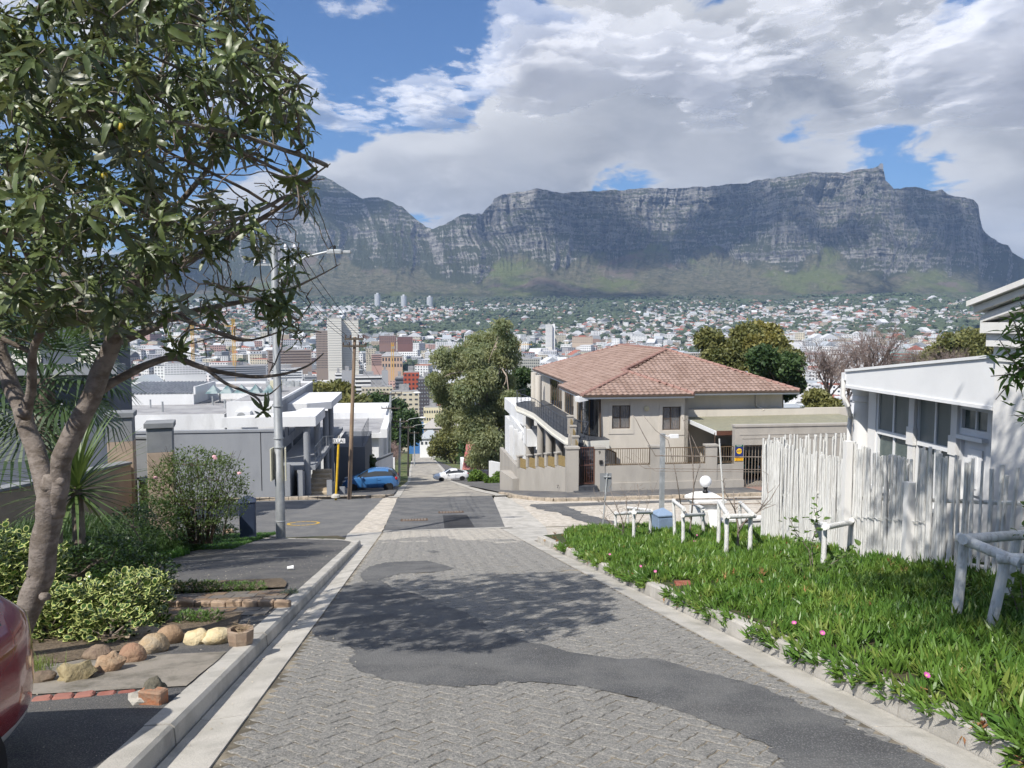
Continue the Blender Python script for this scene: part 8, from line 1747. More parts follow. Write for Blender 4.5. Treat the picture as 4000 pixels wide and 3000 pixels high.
# ---- trees and bushes in the middle distance
leafmat('gum_leaf', (.13, .18, .10), (.27, .29, .16), .6, sc=.5, tl=.45); leafmat('green_crown', (.022, .05, .015), (.055, .095, .028), .6, sc=.4, tl=.2); leafmat('olive_crown', (.07, .09, .03), (.17, .17, .055), .6, sc=.5, tl=.25); leafmat('gold_crown', (.11, .12, .03), (.22, .20, .06), .6, sc=.3, tl=.3); leafmat('bush_green', (.04, .10, .015), (.12, .19, .03), .6, sc=1.5, tl=.3); leafmat('bare_pink', (.14, .10, .095), (.22, .165, .15), .9, sc=.6, tl=.0)
def pxclumps(lst, Y, jit=0, seed=0):
    r2 = random.Random(seed); C, Rr = [], []
    for x, y, rx in lst: C.append(tuple(at(x, y, Y + r2.uniform(-jit, jit)))); k = rx / 3000 * Y; Rr.append((k, k, k * .85))
    return C, Rr
gum = [(1960, 1275, 38), (1925, 1330, 60), (1870, 1345, 60), (1985, 1340, 45), (1900, 1400, 75), (1980, 1400, 60), (1820, 1420, 55), (1760, 1450, 45), (1730, 1400, 50), (1880, 1480, 70), (1960, 1490, 60), (1700, 1490, 45), (1740, 1540, 60), (1820, 1530, 65), (1930, 1570, 65), (1790, 1600, 70), (1860, 1640, 75), (1740, 1640, 45), (1950, 1640, 60), (1990, 1560, 45), (1900, 1720, 70), (1960, 1720, 45), (1870, 1790, 55), (1930, 1800, 50), (1820, 1690, 45), (2005, 1640, 40), (1850, 1400, 50), (1795, 1375, 35)]
C, Rr = pxclumps(gum, 104, 4, 1); bg = at(1925, 1880, 104)
tree('eucalyptus_tree', 'tall loose crowned eucalyptus standing above the lower street', 'tree', bg, C, Rr, 60000, .20, _M['gum_leaf'], [Vector((0, 0, -1)), at(1920, 1750, 104) - bg, at(1890, 1600, 104) - bg, at(1900, 1450, 104) - bg, at(1950, 1320, 104) - bg], .45, 3, trunkm=mat('gum_bark', (.30, .24, .20), .9, (.42, .36, .30), sc=2), shell=.35, down=1.0, elong=2.4)
gum2 = [(2040, 1470, 45), (2030, 1540, 50), (2060, 1600, 55), (2020, 1660, 50), (2080, 1680, 40), (2000, 1700, 40), (1990, 1770, 50), (2050, 1560, 45), (2085, 1620, 38), (2010, 1820, 40)]
C, Rr = pxclumps(gum2, 112, 3, 2); b2 = at(2035, 1870, 112); tree('dark_tree', 'dark green narrow tree behind the eucalyptus, left of the beige house', 'tree', b2, C, Rr, 22000, .26, _M['green_crown'], None, .35, 4, shell=.35)
C, Rr = pxclumps([(1720, 1730, 45), (1760, 1700, 55), (1800, 1730, 45), (1700, 1760, 35), (1750, 1760, 50), (1790, 1775, 35), (1770, 1720, 40)], 165, 3, 3); b3 = at(1768, 1868, 165)
tree('round_tree', 'round olive brown tree with visible branches at the right of the lower street', 'tree', b3, C, Rr, 9000, .34, _M['olive_crown'], [Vector((0, 0, -.5)), Vector((.2, 0, 2.2)), Vector((.6, 0, 4.5))], .4, 5, shell=.3)
C, Rr = pxclumps([(1830, 1740, 40), (1850, 1780, 45), (1820, 1790, 35), (1870, 1820, 35), (1840, 1830, 30)], 140, 3, 4); tree('green_tree', 'dense dark green tree between the round olive tree and the cottage', 'tree', at(1840, 1880, 140), C, Rr, 6000, .34, _M['green_crown'], None, .3, 6, shell=.4)
rt = [(2790, 1400, 55), (2850, 1380, 65), (2770, 1330, 60), (2920, 1320, 70), (2940, 1390, 70), (3020, 1360, 70), (3050, 1420, 70), (2990, 1450, 65), (3090, 1480, 50), (2860, 1440, 50), (3100, 1400, 45), (3040, 1500, 60)]
C, Rr = pxclumps(rt, 95, 4, 5); b4 = at(2960, 1640, 95); tree('broadleaf_tree', 'large dark green tree with rusty young leaves behind the tiled roof', 'tree', b4, C, Rr, 40000, .27, _M['olive_crown'], None, .4, 7, shell=.4)
C, Rr = pxclumps([(3010, 1440, 75), (3080, 1430, 60), (3060, 1510, 65), (2980, 1400, 60), (3110, 1500, 40)], 90, 3, 15); tree('broadleaf_tree', 'dark green right half of the tree group behind the tiled roof', 'tree', at(3050, 1640, 90), C, Rr, 14000, .3, _M['green_crown'], None, .35, 17, shell=.4)
C, Rr = pxclumps([(2960, 1290, 45), (3010, 1300, 45), (2900, 1310, 40), (3000, 1340, 50), (2940, 1340, 40)], 99, 3, 6); tree('yellow_tree', 'thin yellow green tree top rising over the dark tree behind the tiled roof', 'tree', at(2970, 1640, 99), C, Rr, 8000, .32, _M['gold_crown'], None, .3, 8, shell=.3)
C, Rr = pxclumps([(3190, 1560, 50), (3240, 1600, 55), (3170, 1620, 45), (3280, 1640, 45), (3230, 1650, 50)], 62, 2, 7); tree('green_tree', 'low green tree between the carport wall and the white house', 'tree', at(3230, 1720, 62), C, Rr, 9000, .22, _M['olive_crown'], None, .2, 9, shell=.4)
C, Rr = pxclumps([(3720, 1350, 60), (3790, 1330, 60), (3850, 1350, 60), (3650, 1390, 50), (3780, 1400, 70), (3600, 1410, 40)], 150, 3, 8); tree('pine_tree', 'flat topped green pine above the white fascia at the right', 'tree', at(3760, 1600, 150), C, Rr, 11000, .4, _M['olive_crown'], None, .4, 10, shell=.4)
lt_ = [(1265, 1560, 70), (1330, 1540, 60), (1390, 1590, 60), (1300, 1610, 60), (1240, 1530, 45), (1360, 1640, 55)]
C, Rr = pxclumps(lt_, 95, 4, 9); tree('olive_tree', 'broad olive green tree behind the grey house and the wooden pole', 'tree', at(1310, 1830, 95), C, Rr, 15000, .32, _M['olive_crown'], None, .35, 11, shell=.4)
C, Rr = pxclumps([(1430, 1590, 50), (1480, 1580, 60), (1540, 1600, 55), (1590, 1640, 50), (1480, 1650, 60), (1560, 1680, 60), (1620, 1670, 35), (1530, 1720, 60), (1600, 1700, 50)], 170, 6, 10); tree('dark_tree', 'wide dark green tree mass behind the galvanised power poles', 'tree', at(1530, 1830, 170), C, Rr, 20000, .45, _M['green_crown'], None, .5, 12, shell=.4)
C, Rr = pxclumps([(1470, 1740, 30), (1440, 1760, 30), (1500, 1760, 30)], 88, 2, 11); tree('green_shrub', 'dark green palm like shrub beside the dry street trees', 'shrub', at(1470, 1850, 88), C, Rr, 2600, .25, _M['green_crown'], None, .15, 13, shell=.3)
C, Rr = pxclumps([(1415, 1830, 26), (1440, 1800, 28), (1455, 1840, 28), (1430, 1860, 24)], 58, 1, 12); tree('leafy_shrub', 'dark leafy bush behind the blue hatchback', 'shrub', at(1435, 1890, 58), C, Rr, 2600, .14, _M['green_crown'], None, .08, 14, shell=.4)
C, Rr = pxclumps([(1860, 1855, 26), (1885, 1870, 24), (1845, 1875, 20)], 86, 1, 13); tree('yellow_bush', 'bright yellow green round bush at the right of the lower street', 'shrub', at(1865, 1895, 86), C, Rr, 2200, .16, _M['bush_green'], None, .06, 15, shell=.5)
C, Rr = pxclumps([(1930, 1880, 24), (1950, 1860, 24), (1910, 1885, 20), (1975, 1885, 18), (1900, 1870, 14)], 74, 1, 14); tree('mixed_bush', 'loose flowering bushes against the white garden wall', 'shrub', at(1935, 1905, 74), C, Rr, 2600, .13, _M['bush_green'], None, .05, 16, shell=.4)
M_bare = mat('bare_branch', (.15, .115, .105), .9, (.21, .165, .15), sc=2)
def bare_tree(px, py, pyt, Y, spread, label, seed, n=9, m_=None, group='leafless trees', fine=30):
    r2 = random.Random(seed); b = at(px, py, Y); o = thing('bare_tree', label, 'tree', b, 0, group); H = (py - pyt) / 3000 * Y; S = spread / 3000 * Y; mb = MB(); fb = MB()
    obj('trunk', MB().tube([Vector((0, 0, -.5)), Vector((S * .05, 0, H * .2)), Vector((0, 0, H * .38))], [H * .03, H * .024, H * .018], 8), m_ or M_bare, o)
    def grow(p, d, L, r_, lv):
        q1 = p + d * L * .5 + Vector((r2.gauss(0, .06), r2.gauss(0, .06), r2.gauss(0, .04))) * L; q2_ = q1 + (d + Vector((r2.gauss(0, .25), r2.gauss(0, .25), .1))).normalized() * L * .5
        (mb if lv < 2 else fb).tube([p, q1, q2_], [r_, r_ * .8, r_ * .6], 4 if lv < 3 else 3, cap=False)
        if lv < 4:
            for _ in range(4 if lv < 3 else 3): dd = ((q2_ - p).normalized() + Vector((r2.gauss(0, .55), r2.gauss(0, .55), r2.gauss(.12, .35)))).normalized(); grow(q2_ if r2.random() < .6 else q1, dd, L * r2.uniform(.55, .8), r_ * .55, lv + 1)
    for i in range(n): a = 2 * math.pi * i / n; grow(Vector((0, 0, H * r2.uniform(.2, .38))), Vector((math.cos(a) * S / H * .9, math.sin(a) * S / H * .9, .8)).normalized(), H * .26, H * .012, 0)
    obj('branch', mb, m_ or M_bare, o, kind='stuff'); obj('twigs', fb, m_ or M_bare, o, kind='stuff'); return o
bare_tree(3230, 1640, 1300, 85, 150, 'leafless tree nearest the green tree right of the tiled roof', 1); bare_tree(3400, 1620, 1240, 100, 170, 'tallest leafless tree above the white fascia, second from the tiled roof', 2); bare_tree(3540, 1580, 1330, 115, 130, 'small leafless tree left of the flat topped pine', 3); bare_tree(3310, 1620, 1400, 78, 80, 'low leafless tree behind the white fascia corner', 4); bare_tree(3680, 1580, 1340, 130, 120, 'leafless tree in front of the flat topped pine', 5)
for i, (x, y, yt, Y) in enumerate(((1515, 1850, 1710, 118), (1495, 1845, 1720, 104), (1540, 1845, 1725, 140), (1530, 1850, 1740, 128))): bare_tree(x, y, yt, Y, 42, ['dense greyish pink dry tree on the verge, second along the lower street', 'first dry pinkish street tree beyond the white garden wall', 'farthest dry pinkish street tree on the left verge', 'third dry street tree behind the short power pole'][i], 10 + i, 8, mat('dry_pink', (.24, .17, .16), .9, (.3, .22, .2), sc=1.5), 'dry street trees')
# ================================================================ the city
CW = [mat('city_white', (.78, .78, .77), .9, (.66, .66, .66), sc=.02), mat('city_cream', (.58, .52, .40), .9, (.50, .46, .38), sc=.02), mat('city_grey', (.36, .37, .39), .9), mat('city_pink', (.48, .32, .28), .9), mat('city_tan', (.40, .33, .25), .9)]
CR = [mat('roof_white', (.55, .56, .58), .85), mat('roof_red', (.34, .13, .09), .9), mat('roof_grey', (.20, .21, .22), .9), mat('roof_brown', (.20, .13, .10), .9), mat('roof_zinc', (.38, .41, .44), .7)]
M_win = mat('far_window', (.05, .06, .075), .2, spec=.6)
def ground_at(px, py):
    a, b = on_ground(px, py); return a, b
def house_proto(w_, d_, h, kind, stor=1):
    """walls(0), roof(1), windows(2)"""
    mb = MB(); x, y = w_ / 2, d_ / 2; mb.cur = 0; mb.box(-x, x, -y, y, -4, h)
    mb.cur = 1
    if kind == 'gable': mb.yprism([(-x - .3, h), (x + .3, h), (0, h + w_ * .28)], -y - .3, y + .3)
    elif kind == 'hip': k = min(x, y) * .95; mb.add([(-x - .4, -y - .4, h), (x + .4, -y - .4, h), (x + .4, y + .4, h), (-x - .4, y + .4, h), (-x + k, -y + k, h + k * .5), (x - k, -y + k, h + k * .5), (x - k, y - k, h + k * .5), (-x + k, y - k, h + k * .5)], [(0, 1, 5, 4), (1, 2, 6, 5), (2, 3, 7, 6), (3, 0, 4, 7), (4, 5, 6, 7), (3, 2, 1, 0)])
    else: mb.box(-x, x, -y, -y + .3, h, h + .6); mb.box(-x, x, y - .3, y, h, h + .6); mb.box(-x, -x + .3, -y + .3, y - .3, h, h + .6); mb.box(x - .3, x, -y + .3, y - .3, h, h + .6); mb.box(-x + .3, x - .3, -y + .3, y - .3, h, h + .1)
    mb.cur = 2; fh = h / stor
    n = max(2, int(w_ / 3.2)); m2 = max(2, int(d_ / 3.4))
    for s2 in range(stor):
        z0 = fh * s2 + fh * .28; z1 = fh * s2 + fh * .75
        for i in range(n): xa = -x + w_ * (i + .25) / n; mb.add([(xa, -y - .05, z0), (xa + w_ * .45 / n, -y - .05, z0), (xa + w_ * .45 / n, -y - .05, z1), (xa, -y - .05, z1)], [(0, 1, 2, 3)])
        for i in range(m2):
            ya = -y + d_ * (i + .25) / m2
            for sg_ in (-1, 1): mb.add([(sg_ * (x + .05), ya, z0), (sg_ * (x + .05), ya + d_ * .45 / m2, z0), (sg_ * (x + .05), ya + d_ * .45 / m2, z1), (sg_ * (x + .05), ya, z1)], [(0, 1, 2, 3)])
    return mb
protos = [(house_proto(9, 12, 4, 'gable'), 0), (house_proto(12, 10, 4.5, 'hip'), 0), (house_proto(11, 14, 6.5, 'flat', 2), 0), (house_proto(14, 11, 7, 'hip', 2), 0), (house_proto(16, 14, 10, 'flat', 3), 1), (house_proto(24, 14, 14, 'flat', 4), 1), (house_proto(30, 18, 9, 'gable', 2), 1), (house_proto(18, 18, 20, 'flat', 6), 1), (house_proto(34, 16, 17, 'flat', 5), 1)]
rc = np.random.RandomState(21)
def zcity(x, y):
    s_, t_ = x * U[0] + y * U[1], x * TV[0] + y * TV[1]; r_ = math.hypot(s_, t_)
    return float(G(s_, t_)) + float(ss(400, 1500, np.array(r_))) * (float(fbm(np.array([x / 300.]), np.array([y / 300.]), 4)[0]) - .5) * 30 * (1 - float(ss(3300, 3800, np.array(r_))))
def forest(px, r_, x, y):
    n_ = float(fbm(np.array([x / 420. + 5]), np.array([y / 420. + 5]), 4)[0])
    f = ss(.56, .64, n_)
    if r_ > 2500: f = max(f, float(np.exp(-((px - 2330) / 190.) ** 2)) * float(ss(2500, 3000, r_)) * 1.1)
    if 2250 < r_ < 2550: f = max(f, .8 * float(np.exp(-((px - 1650) / 260.) ** 2)))
    if 1700 < r_ < 2300: f = max(f, .8 * float(np.exp(-((px - 2750) / 150.) ** 2)))
    if r_ > 3350: f = max(f, .55)
    return float(f)
spots = []
KEEP = []      # landmark footprints (x, y, radius)
def landmark(px0, px1, yt, yb, label, cat, wm, rm=None, dep=1., rows=0, cols=0, kind='grid', name='building', rot=None, group=None, wmat=None, proud=.15, gap=(.3, .62), roofh=0, Y=None):
    """block whose front edges and height match the picture; windows real and slightly proud or set between bands"""
    a, b = on_ground((px0 + px1) / 2, yb); p = W0(a, b, 0); Yg = Y or p.y; base = at((px0 + px1) / 2, yb, Yg); w_ = (px1 - px0) / 3000. * Yg; h = (yb - yt) / 3000. * Yg; d_ = w_ * dep
    yaw = math.atan2(base.x, base.y); rz_ = -yaw if rot is None else rot
    o = thing(name, label, cat, base, rz_, group); KEEP.append((base.x, base.y + d_ / 2, max(w_, d_) * .75))
    obj('wall', MB().box(-w_ / 2, w_ / 2, 0, d_, -12, h), wm, o)
    obj('roof', MB().box(-w_ / 2 + .4, w_ / 2 - .4, .4, d_ - .4, h + .001, h + .5).box(-w_ * .2, w_ * .15, d_ * .3, d_ * .6, h + .501, h + 3) if not roofh else MB().add([(-w_ / 2 - .5, -.5, h), (w_ / 2 + .5, -.5, h), (w_ / 2 + .5, d_ + .5, h), (-w_ / 2 - .5, d_ + .5, h), (-w_ / 2 + roofh, d_ / 2, h + roofh), (w_ / 2 - roofh, d_ / 2, h + roofh)], [(0, 1, 5, 4), (1, 2, 5), (2, 3, 4, 5), (3, 0, 4)]), rm or M_roofg, o)
    if rows:
        def face(nm, big):
            n = max(1, rows * cols)
            fh = h / rows
            if kind == 'band':
                for k in range(rows): obj(nm, MB().box(-w_ / 2 + w_ * .03, w_ / 2 - w_ * .03, -.25, -.001, fh * (k + gap[0]), fh * (k + gap[1])).box(w_ / 2 + .001, w_ / 2 + .25, d_ * .04, d_ * .96, fh * (k + gap[0]), fh * (k + gap[1])).box(-w_ / 2 - .25, -w_ / 2 - .001, d_ * .04, d_ * .96, fh * (k + gap[0]), fh * (k + gap[1])), wmat or M_win, o)
                return
            cw = w_ / cols; me = mesh(nm, MB().box(-cw * .25, cw * .25, -.12, -.001, fh * gap[0], fh * gap[1]), wmat or M_win); dc = max(1, int(cols * dep)); cd = d_ / dc; me2 = mesh(nm, MB().box(-.12, -.001, -cd * .25, cd * .25, fh * gap[0], fh * gap[1]), wmat or M_win)
            if n <= 130:
                for k in range(rows):
                    for c in range(cols): put(nm, me, o, loc=(-w_ / 2 + cw * (c + .5), 0, fh * k))
                    for c in range(dc):
                        for sg_ in (-1, 1):
                            if (sg_ > 0) == (base.x < 0): put(nm, me2, o, loc=(sg_ * w_ / 2, cd * (c + .5), fh * k), rot=0 if sg_ < 0 else math.pi)
            else:
                mb = MB()
                for k in range(rows):
                    for c in range(cols): x = -w_ / 2 + cw * (c + .5); mb.box(x - cw * .25, x + cw * .25, -.12, -.001, fh * (k + gap[0]), fh * (k + gap[1]))
                    for c in range(dc): y = cd * (c + .5); mb.box(w_ / 2 + .001, w_ / 2 + .12, y - cd * .25, y + cd * .25, fh * (k + gap[0]), fh * (k + gap[1])); mb.box(-w_ / 2 - .12, -w_ / 2 - .001, y - cd * .25, y + cd * .25, fh * (k + gap[0]), fh * (k + gap[1]))
                obj(nm, mb, wmat or M_win, o, kind='stuff')
        face('window' if kind != 'band' else 'window_band', n_ > 0)
    return o
M_cw, M_cc, M_cg, M_cp, M_ct = CW
M_shadeband = mat('concrete_ledge', (.50, .49, .45), .9)
landmark(1283, 1336, 1243, 1452, 'tallest white office tower left of the wooden pole, its windows in narrow ledges', 'tower', mat('tower_white', (.70, .68, .62), .9), dep=.8, rows=22, kind='band', wmat=M_shadeband, gap=(.72, .95), Y=760)
landmark(1337, 1402, 1252, 1452, 'slightly lower right wing of the tall white office tower', 'tower', mat('tower_white'), dep=.9, rows=22, kind='band', wmat=M_shadeband, gap=(.80, .95), Y=772)
landmark(1237, 1283, 1292, 1440, 'brown office tower with a square window grid beside the tall white tower', 'tower', mat('brown_tower', (.31, .255, .225), .9), dep=.8, rows=16, cols=9, Y=800)
landmark(1050, 1215, 1368, 1420, 'long brown building with dark horizontal bands behind the steel pole', 'building', mat('brown_tower'), dep=.3, rows=5, kind='band', Y=840, wmat=mat('brown_dark', (.10, .075, .07), .8))
for (a, b, yt, yb), lb in zip(((1463, 1487, 1147, 1194), (1566, 1589, 1153, 1199), (1667, 1691, 1158, 1205)), ('leftmost of the three round white towers under the mountain', 'middle one of the three round white towers under the mountain', 'rightmost of the three round white towers under the mountain')):
    Y_ = 3330; c = at((a + b) / 2, yb + 3, Y_); r2 = (b - a) / 2 / 3000 * Y_; h = (yb + 3 - yt) / 3000 * Y_; o = thing('round_tower', lb, 'tower', c, 0, 'three towers under the mountain'); pr_ = [(r2, -15)]
    for k in range(17): pr_ += [(r2, h * k / 18), (r2, h * (k + .55) / 18), (r2 * .9, h * (k + .56) / 18), (r2 * .9, h * (k + .99) / 18)]
    obj('shaft', MB().lathe(pr_ + [(r2, h * 17 / 18)], 24), mat('tower_pale', (.62, .64, .66), .8), o); obj('core', MB().lathe([(r2 * .4, h * .94), (r2 * .4, h * 1.04)], 16), mat('tower_pale'), o)
landmark(2131, 2157, 1268, 1356, 'slim white slab tower standing alone left of the beige house roof', 'tower', mat('tower_white'), dep=.9, rows=18, kind='band', wmat=mat('slab_band', (.40, .44, .5), .6), Y=1480)
landmark(2157, 2168, 1266, 1352, 'blank narrow service shaft of the slim white slab tower', 'tower', M_cw, dep=1.5, Y=1485)
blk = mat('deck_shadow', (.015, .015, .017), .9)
landmark(1311, 1336, 1458, 1530, 'left part of the black and white striped parking building', 'building', M_cw, dep=.8, rows=5, kind='band', wmat=blk, gap=(.3, .6), Y=470)
landmark(1386, 1500, 1470, 1535, 'right part of the black and white striped parking building', 'building', M_cw, dep=.5, rows=4, kind='band', wmat=blk, gap=(.3, .65), Y=480)
landmark(1337, 1380, 1450, 1560, 'plain grey stair tower between the striped parking decks', 'building', M_cg, dep=.7, Y=462); landmark(1492, 1517, 1448, 1530, 'grey white stair tower at the right end of the striped parking decks', 'building', M_cg, dep=.7, Y=470)
landmark(1414, 1535, 1512, 1600, 'cream apartment block left of the cream hotel', 'building', M_cc, dep=.35, rows=5, cols=9, Y=330)
landmark(1526, 1638, 1530, 1645, 'cream hotel block with small square windows before the red building', 'hotel', M_cc, dep=.4, rows=6, cols=5, Y=300)
landmark(1577, 1638, 1455, 1560, 'bright red apartment building with open balconies', 'building', mat('red_facade', (.40, .10, .065), .8), dep=.5, rows=6, cols=4, gap=(.25, .7), Y=352)
landmark(1634, 1708, 1480, 1640, 'tall charcoal hotel building right of the red facade', 'hotel', mat('charcoal', (.085, .08, .09), .8), dep=.5, rows=11, cols=7, Y=345, wmat=mat('lit_pane', (.25, .27, .3), .3))
landmark(1545, 1580, 1475, 1560, 'slate grey stepped building left of the red facade', 'building', mat('slate_city', (.14, .15, .18), .8), dep=.9, rows=6, kind='band', Y=370)
landmark(1655, 1732, 1592, 1650, 'cream two storey building with dark windows at the foot of the hill', 'building', mat('cream_low', (.66, .60, .42), .9), dep=.4, rows=2, cols=8, Y=290)
landmark(1730, 1760, 1605, 1655, 'narrow white and orange building beside the cream two storey one', 'building', CW[0], dep=.8, rows=2, cols=3, Y=285); landmark(1760, 1800, 1618, 1655, 'orange plastered building at the foot of the hill', 'building', mat('orange_wall', (.50, .19, .09), .9), dep=.9, rows=2, cols=3, Y=284, roofh=2)
landmark(1655, 1820, 1672, 1700, 'wide pale tan shed at the end of the lower street', 'shed', mat('shed_tan', (.42, .38, .33), .9), dep=.3, rows=1, cols=6, Y=262, roofh=3, rm=mat('shed_roof', (.40, .38, .36), .8))
landmark(1640, 1722, 1712, 1745, 'low grey roofed house where the lower street bends', 'house', CW[0], dep=.4, rows=1, cols=5, Y=236, roofh=2.5, rm=CR[4])
landmark(1595, 1660, 1650, 1665, 'small blue roofed stall in front of the cream hotel', 'building', mat('blue_wall', (.06, .18, .42), .7), dep=.6, Y=300)
landmark(1430, 1470, 1362, 1425, 'cream office block with yellowish balconies behind the wooden pole top', 'building', CW[1], dep=.5, rows=9, cols=4, Y=760); landmark(1452, 1500, 1385, 1428, 'pink office block with window rows right of the cream block', 'building', CW[3], dep=.5, rows=6, kind='band', Y=740)
landmark(1492, 1572, 1392, 1438, 'ornate pinkish stone building behind the yellow crane', 'building', mat('pink_stone', (.50, .36, .27), .9), dep=.5, rows=2, cols=7, gap=(.2, .75), Y=700, roofh=4)
landmark(1482, 1548, 1312, 1342, 'brown red brick apartment block left of the eucalyptus, further left one', 'building', mat('brick_city', (.25, .165, .145), .9), dep=.5, rows=5, cols=9, Y=1150); landmark(1552, 1612, 1316, 1343, 'darker brick apartment block left of the eucalyptus, further right one', 'building', mat('brick_dark', (.20, .11, .10), .9), dep=.5, rows=5, cols=8, Y=1150)
landmark(2000, 2108, 1402, 1482, 'pale concrete building shell with open floors beside the yellow crane', 'building', mat('raw_concrete', (.42, .42, .38), .9), dep=.4, rows=7, cols=14, gap=(.25, .8), Y=640); landmark(2235, 2315, 1316, 1340, 'orange and cream apartment block right of the slim slab tower', 'building', mat('orange_cream', (.52, .42, .33), .9), dep=.4, rows=4, cols=10, Y=1520, rm=CR[1])
landmark(1935, 1990, 1355, 1380, 'cream building with rounded dome behind the eucalyptus top', 'building', CW[1], dep=.5, rows=3, cols=7, Y=900); landmark(1190, 1236, 1470, 1500, 'grey office block between tower foot and the grey house roof', 'building', CW[2], dep=.6, rows=3, kind='band', Y=520); landmark(1060, 1180, 1440, 1480, 'low grey white office block with strip windows behind the steel pole', 'building', CW[0], dep=.4, rows=4, kind='band', Y=560)
landmark(830, 1040, 1430, 1478, 'glass fronted office block seen through the loquat twigs', 'building', CW[2], dep=.3, rows=6, kind='band', Y=600); landmark(650, 800, 1420, 1465, 'white office block seen through the loquat branches', 'building', CW[0], dep=.3, rows=5, cols=14, Y=620); landmark(3040, 3105, 1372, 1410, 'grey glass block right of the yellow green tree', 'building', CW[2], dep=.5, rows=4, kind='band', Y=760); landmark(3480, 3560, 1376, 1412, 'colourful low block with teal and red balconies behind the bare trees', 'building', mat('teal_wall', (.20, .34, .32), .9), dep=.5, rows=3, kind='band', Y=700, wmat=mat('red_band', (.4, .1, .08), .8))
def crane(px, yt, yb, Y, arm0, arm1, label):
    b = at(px, yb, Y); o = thing('crane', label, 'crane', b, 0, 'yellow tower cranes'); h = (yb - yt) / 3000 * Y; k = Y / 3000; m2 = mat('crane_yellow', (.62, .36, .04), .6); mb = MB()
    for sx in (-.9, .9):
        for sy in (-.9, .9): mb.tube([(sx, sy, -10), (sx, sy, h)], .16, 4)
    n = int(h / 2.5)
    for i in range(n): z = h * i / n; z2 = h * (i + 1) / n; s2 = 1 if i % 2 else -1; mb.tube([(-.9 * s2, -.9, z), (.9 * s2, -.9, z2)], .11, 4)
    obj('mast', mb, m2, o, kind='stuff'); jb = MB(); x0, x1 = arm0 * k, arm1 * k; zz = h * .86
    jb.tube([(x0, 0, zz), (x1, 0, zz)], .22, 4).tube([(x0, 0, zz + 1.4), (x1, 0, zz + .4)], .12, 4).tube([(0, 0, h), (x1 * .7, 0, zz + .6)], .06, 4).tube([(0, 0, h), (x0, 0, zz + 1.2)], .06, 4)
    for i in range(20): f = i / 20; jb.tube([(x0 + (x1 - x0) * f, 0, zz), (x0 + (x1 - x0) * (f + .05), 0, zz + 1.1)], .07, 3)
    obj('jib', jb, m2, o, kind='stuff'); obj('counterweight', MB().box(x0, x0 + 3, -.8, .8, zz - 2.2, zz), mat('weight_grey', (.3, .3, .3), .8), o); return o
crane(754, 1270, 1400, 640, -25, 90, 'yellow tower crane seen through the loquat twigs, left one'); crane(917, 1245, 1462, 600, -40, -1, 'yellow tower crane left of the steel pole'); crane(2030, 1330, 1450, 700, -20, 48, 'yellow tower crane right of the eucalyptus'); crane(1534, 1338, 1440, 680, -3, 6, 'slim yellow tower crane before the ornate pink building')
# low houses all over the bowl and its slopes
items_c = []; tree_it = []
n_try = 0
while n_try < 17000:
    n_try += 1
    px = rc.uniform(-200, 4200); r_ = 330 + (3560 - 330) * rc.rand() ** .62
    d = pdir(px, 1266); x = d.x / math.hypot(d.x, d.y) * r_; y = d.y / math.hypot(d.x, d.y) * r_
    if r_ < 520 and 1500 < px < 1900: continue
    if any((x - a) ** 2 + (y - b) ** 2 < c * c for a, b, c in KEEP): continue
    f = forest(px, r_, x, y); z = zcity(x, y)
    if rc.rand() < .30 + .6 * f:
        for _ in range(1 + (rc.rand() < .5) * 2): tree_it.append((x + rc.uniform(-14, 14), y + rc.uniform(-14, 14), z, rc.uniform(3, 7.5) * (1 + .4 * (r_ > 2000))))
        if rc.rand() < f * .9: continue
    far = r_ / 3500.
    if r_ < 1400: k = rc.choice(9, p=[.10, .10, .12, .10, .20, .12, .10, .08, .08])
    elif r_ < 2100: k = rc.choice(9, p=[.24, .22, .17, .15, .10, .05, .04, .01, .02])
    else: k = rc.choice(9, p=[.29, .29, .20, .17, .03, .01, .01, 0, 0])
    wm = rc.choice(5, p=[.62, .17, .09, .07, .05]); rm = rc.choice(5, p=[.26, .26, .22, .14, .12]) if protos[k][1] == 0 else rc.choice(5, p=[.45, .08, .25, .05, .17])
    items_c.append((r_, k, wm, rm, x, y, z, rc.uniform(-.5, .5) + (0 if rc.rand() < .6 else 1.57), rc.uniform(.85, 1.2)))
items_c.sort(key=lambda q_: q_[0] / (1.6 if protos[q_[1]][1] else 1.))
kn = ['gabled house', 'hip roofed house', 'flat roofed house', 'two storey hip roofed house', 'three storey block', 'four storey block', 'long gabled warehouse', 'six storey block', 'long five storey block']
rn = ['white', 'red', 'dark grey', 'brown', 'pale zinc']; wn = ['white', 'cream', 'grey', 'pink', 'tan']
def split(mb, idx):
    F = [f for f, i in zip(mb.f, mb.mi) if i == idx]; used = sorted(set(v for f in F for v in f)); mp = {v: i for i, v in enumerate(used)}; o = MB(); o.add([mb.v[v] for v in used], [tuple(mp[v] for v in f) for f in F]); return o
cache = {}
n_ind = 0
for r_, k, wm, rm, x, y, z, a, sc in items_c[:300]:
    key = (k, wm, rm)
    if key not in cache: cache[key] = (mesh('wall', split(protos[k][0], 0), CW[wm]), mesh('roof', split(protos[k][0], 1), CR[rm]), mesh('window', split(protos[k][0], 2), M_win))
    o = thing('city_' + ('house' if k < 4 else 'building'), '%s %s with %s roof in the crowded city' % (wn[wm], kn[k], rn[rm]), 'house' if k < 4 else 'building', (x, y, z), a, 'buildings of the city in the valley', sc)
    for nm, me in zip(('wall', 'roof', 'windows'), cache[key]):
        c_ = put('window_rows' if nm == 'windows' else nm, me, o)
        if nm == 'windows': c_['kind'] = 'stuff'
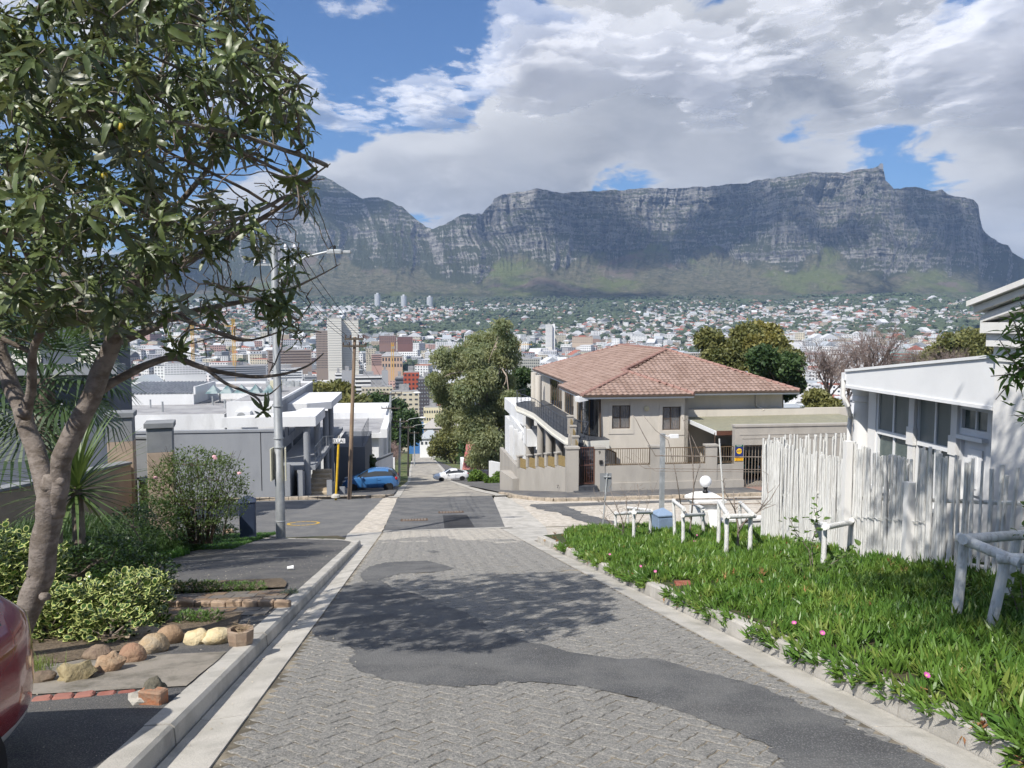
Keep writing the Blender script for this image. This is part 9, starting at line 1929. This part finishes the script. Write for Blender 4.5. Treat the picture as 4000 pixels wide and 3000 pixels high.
# the rest in one mass
Vs, Fs, Mi, off = [], [], [], 0
for k in range(9):
    mb = protos[k][0]; V = np.array(mb.v, 'f'); tri = [f for f in mb.f]; F4 = []; mi = []
    for f, i in zip(mb.f, mb.mi):
        for j in range(1, len(f) - 1): F4.append((f[0], f[j], f[j + 1])); mi.append(i)
    F4 = np.array(F4); mi = np.array(mi); its = [q_ for q_ in items_c[300:] if q_[1] == k]
    if not its: continue
    A = np.array([tm((q_[4], q_[5], q_[6]), q_[7], 0, q_[8]) for q_ in its]); Vh_ = np.concatenate([V, np.ones((len(V), 1))], 1); X = np.einsum('nij,kj->nki', A, Vh_)[:, :, :3].reshape(-1, 3)
    Fx = (F4[None] + (np.arange(len(its)) * len(V))[:, None, None]).reshape(-1, 3) + off; off += len(X)
    wmi = np.array([q_[2] for q_ in its]); rmi = np.array([q_[3] for q_ in its]) + 5
    M3 = np.where(mi[None] == 0, wmi[:, None], np.where(mi[None] == 1, rmi[:, None], 10)).reshape(-1); Vs.append(X); Fs.append(Fx); Mi.append(M3)
put('city', npmesh('city', np.concatenate(Vs), np.concatenate(Fs), CW + CR + [M_win], False, np.concatenate(Mi)), kind='stuff')
# trees between them
bmx = bmesh.new(); bmesh.ops.create_icosphere(bmx, subdivisions=1, radius=1); ico = (np.array([tuple(v.co) for v in bmx.verts]), np.array([tuple(v.index for v in f.verts) for f in bmx.faces])); bmx.free()
bl = []
for k in range(5): V = ico[0] * (1 + .28 * rc.normal(size=(len(ico[0]), 1))); V[:, 2] *= .8; bl.append((V, ico[1]))
for _ in range(2600):      # belts of trees at the foot of the mountain
    px = rc.uniform(900, 4100); r_ = rc.uniform(3300, 3750); d = pdir(px, 1266); h_ = math.hypot(d.x, d.y); x, y = d.x / h_ * r_, d.y / h_ * r_
    if float(fbm(np.array([x / 160.]), np.array([y / 160.]), 3)[0]) < .47: continue
    tree_it.append((x, y, zcity(x, y), rc.uniform(4, 8)))
its = [(rc.randint(5), tm((x, y, z + s2 * .5), rc.uniform(0, 6), 0, s2)) for x, y, z, s2 in tree_it]
leafmat('far_tree', (.028, .045, .024), (.06, .08, .04), .9, sc=.02, tl=0.)
smear('city_trees', bl, None, its, _M['far_tree'], kind='stuff')
print('city', len(items_c), 'trees', len(tree_it))
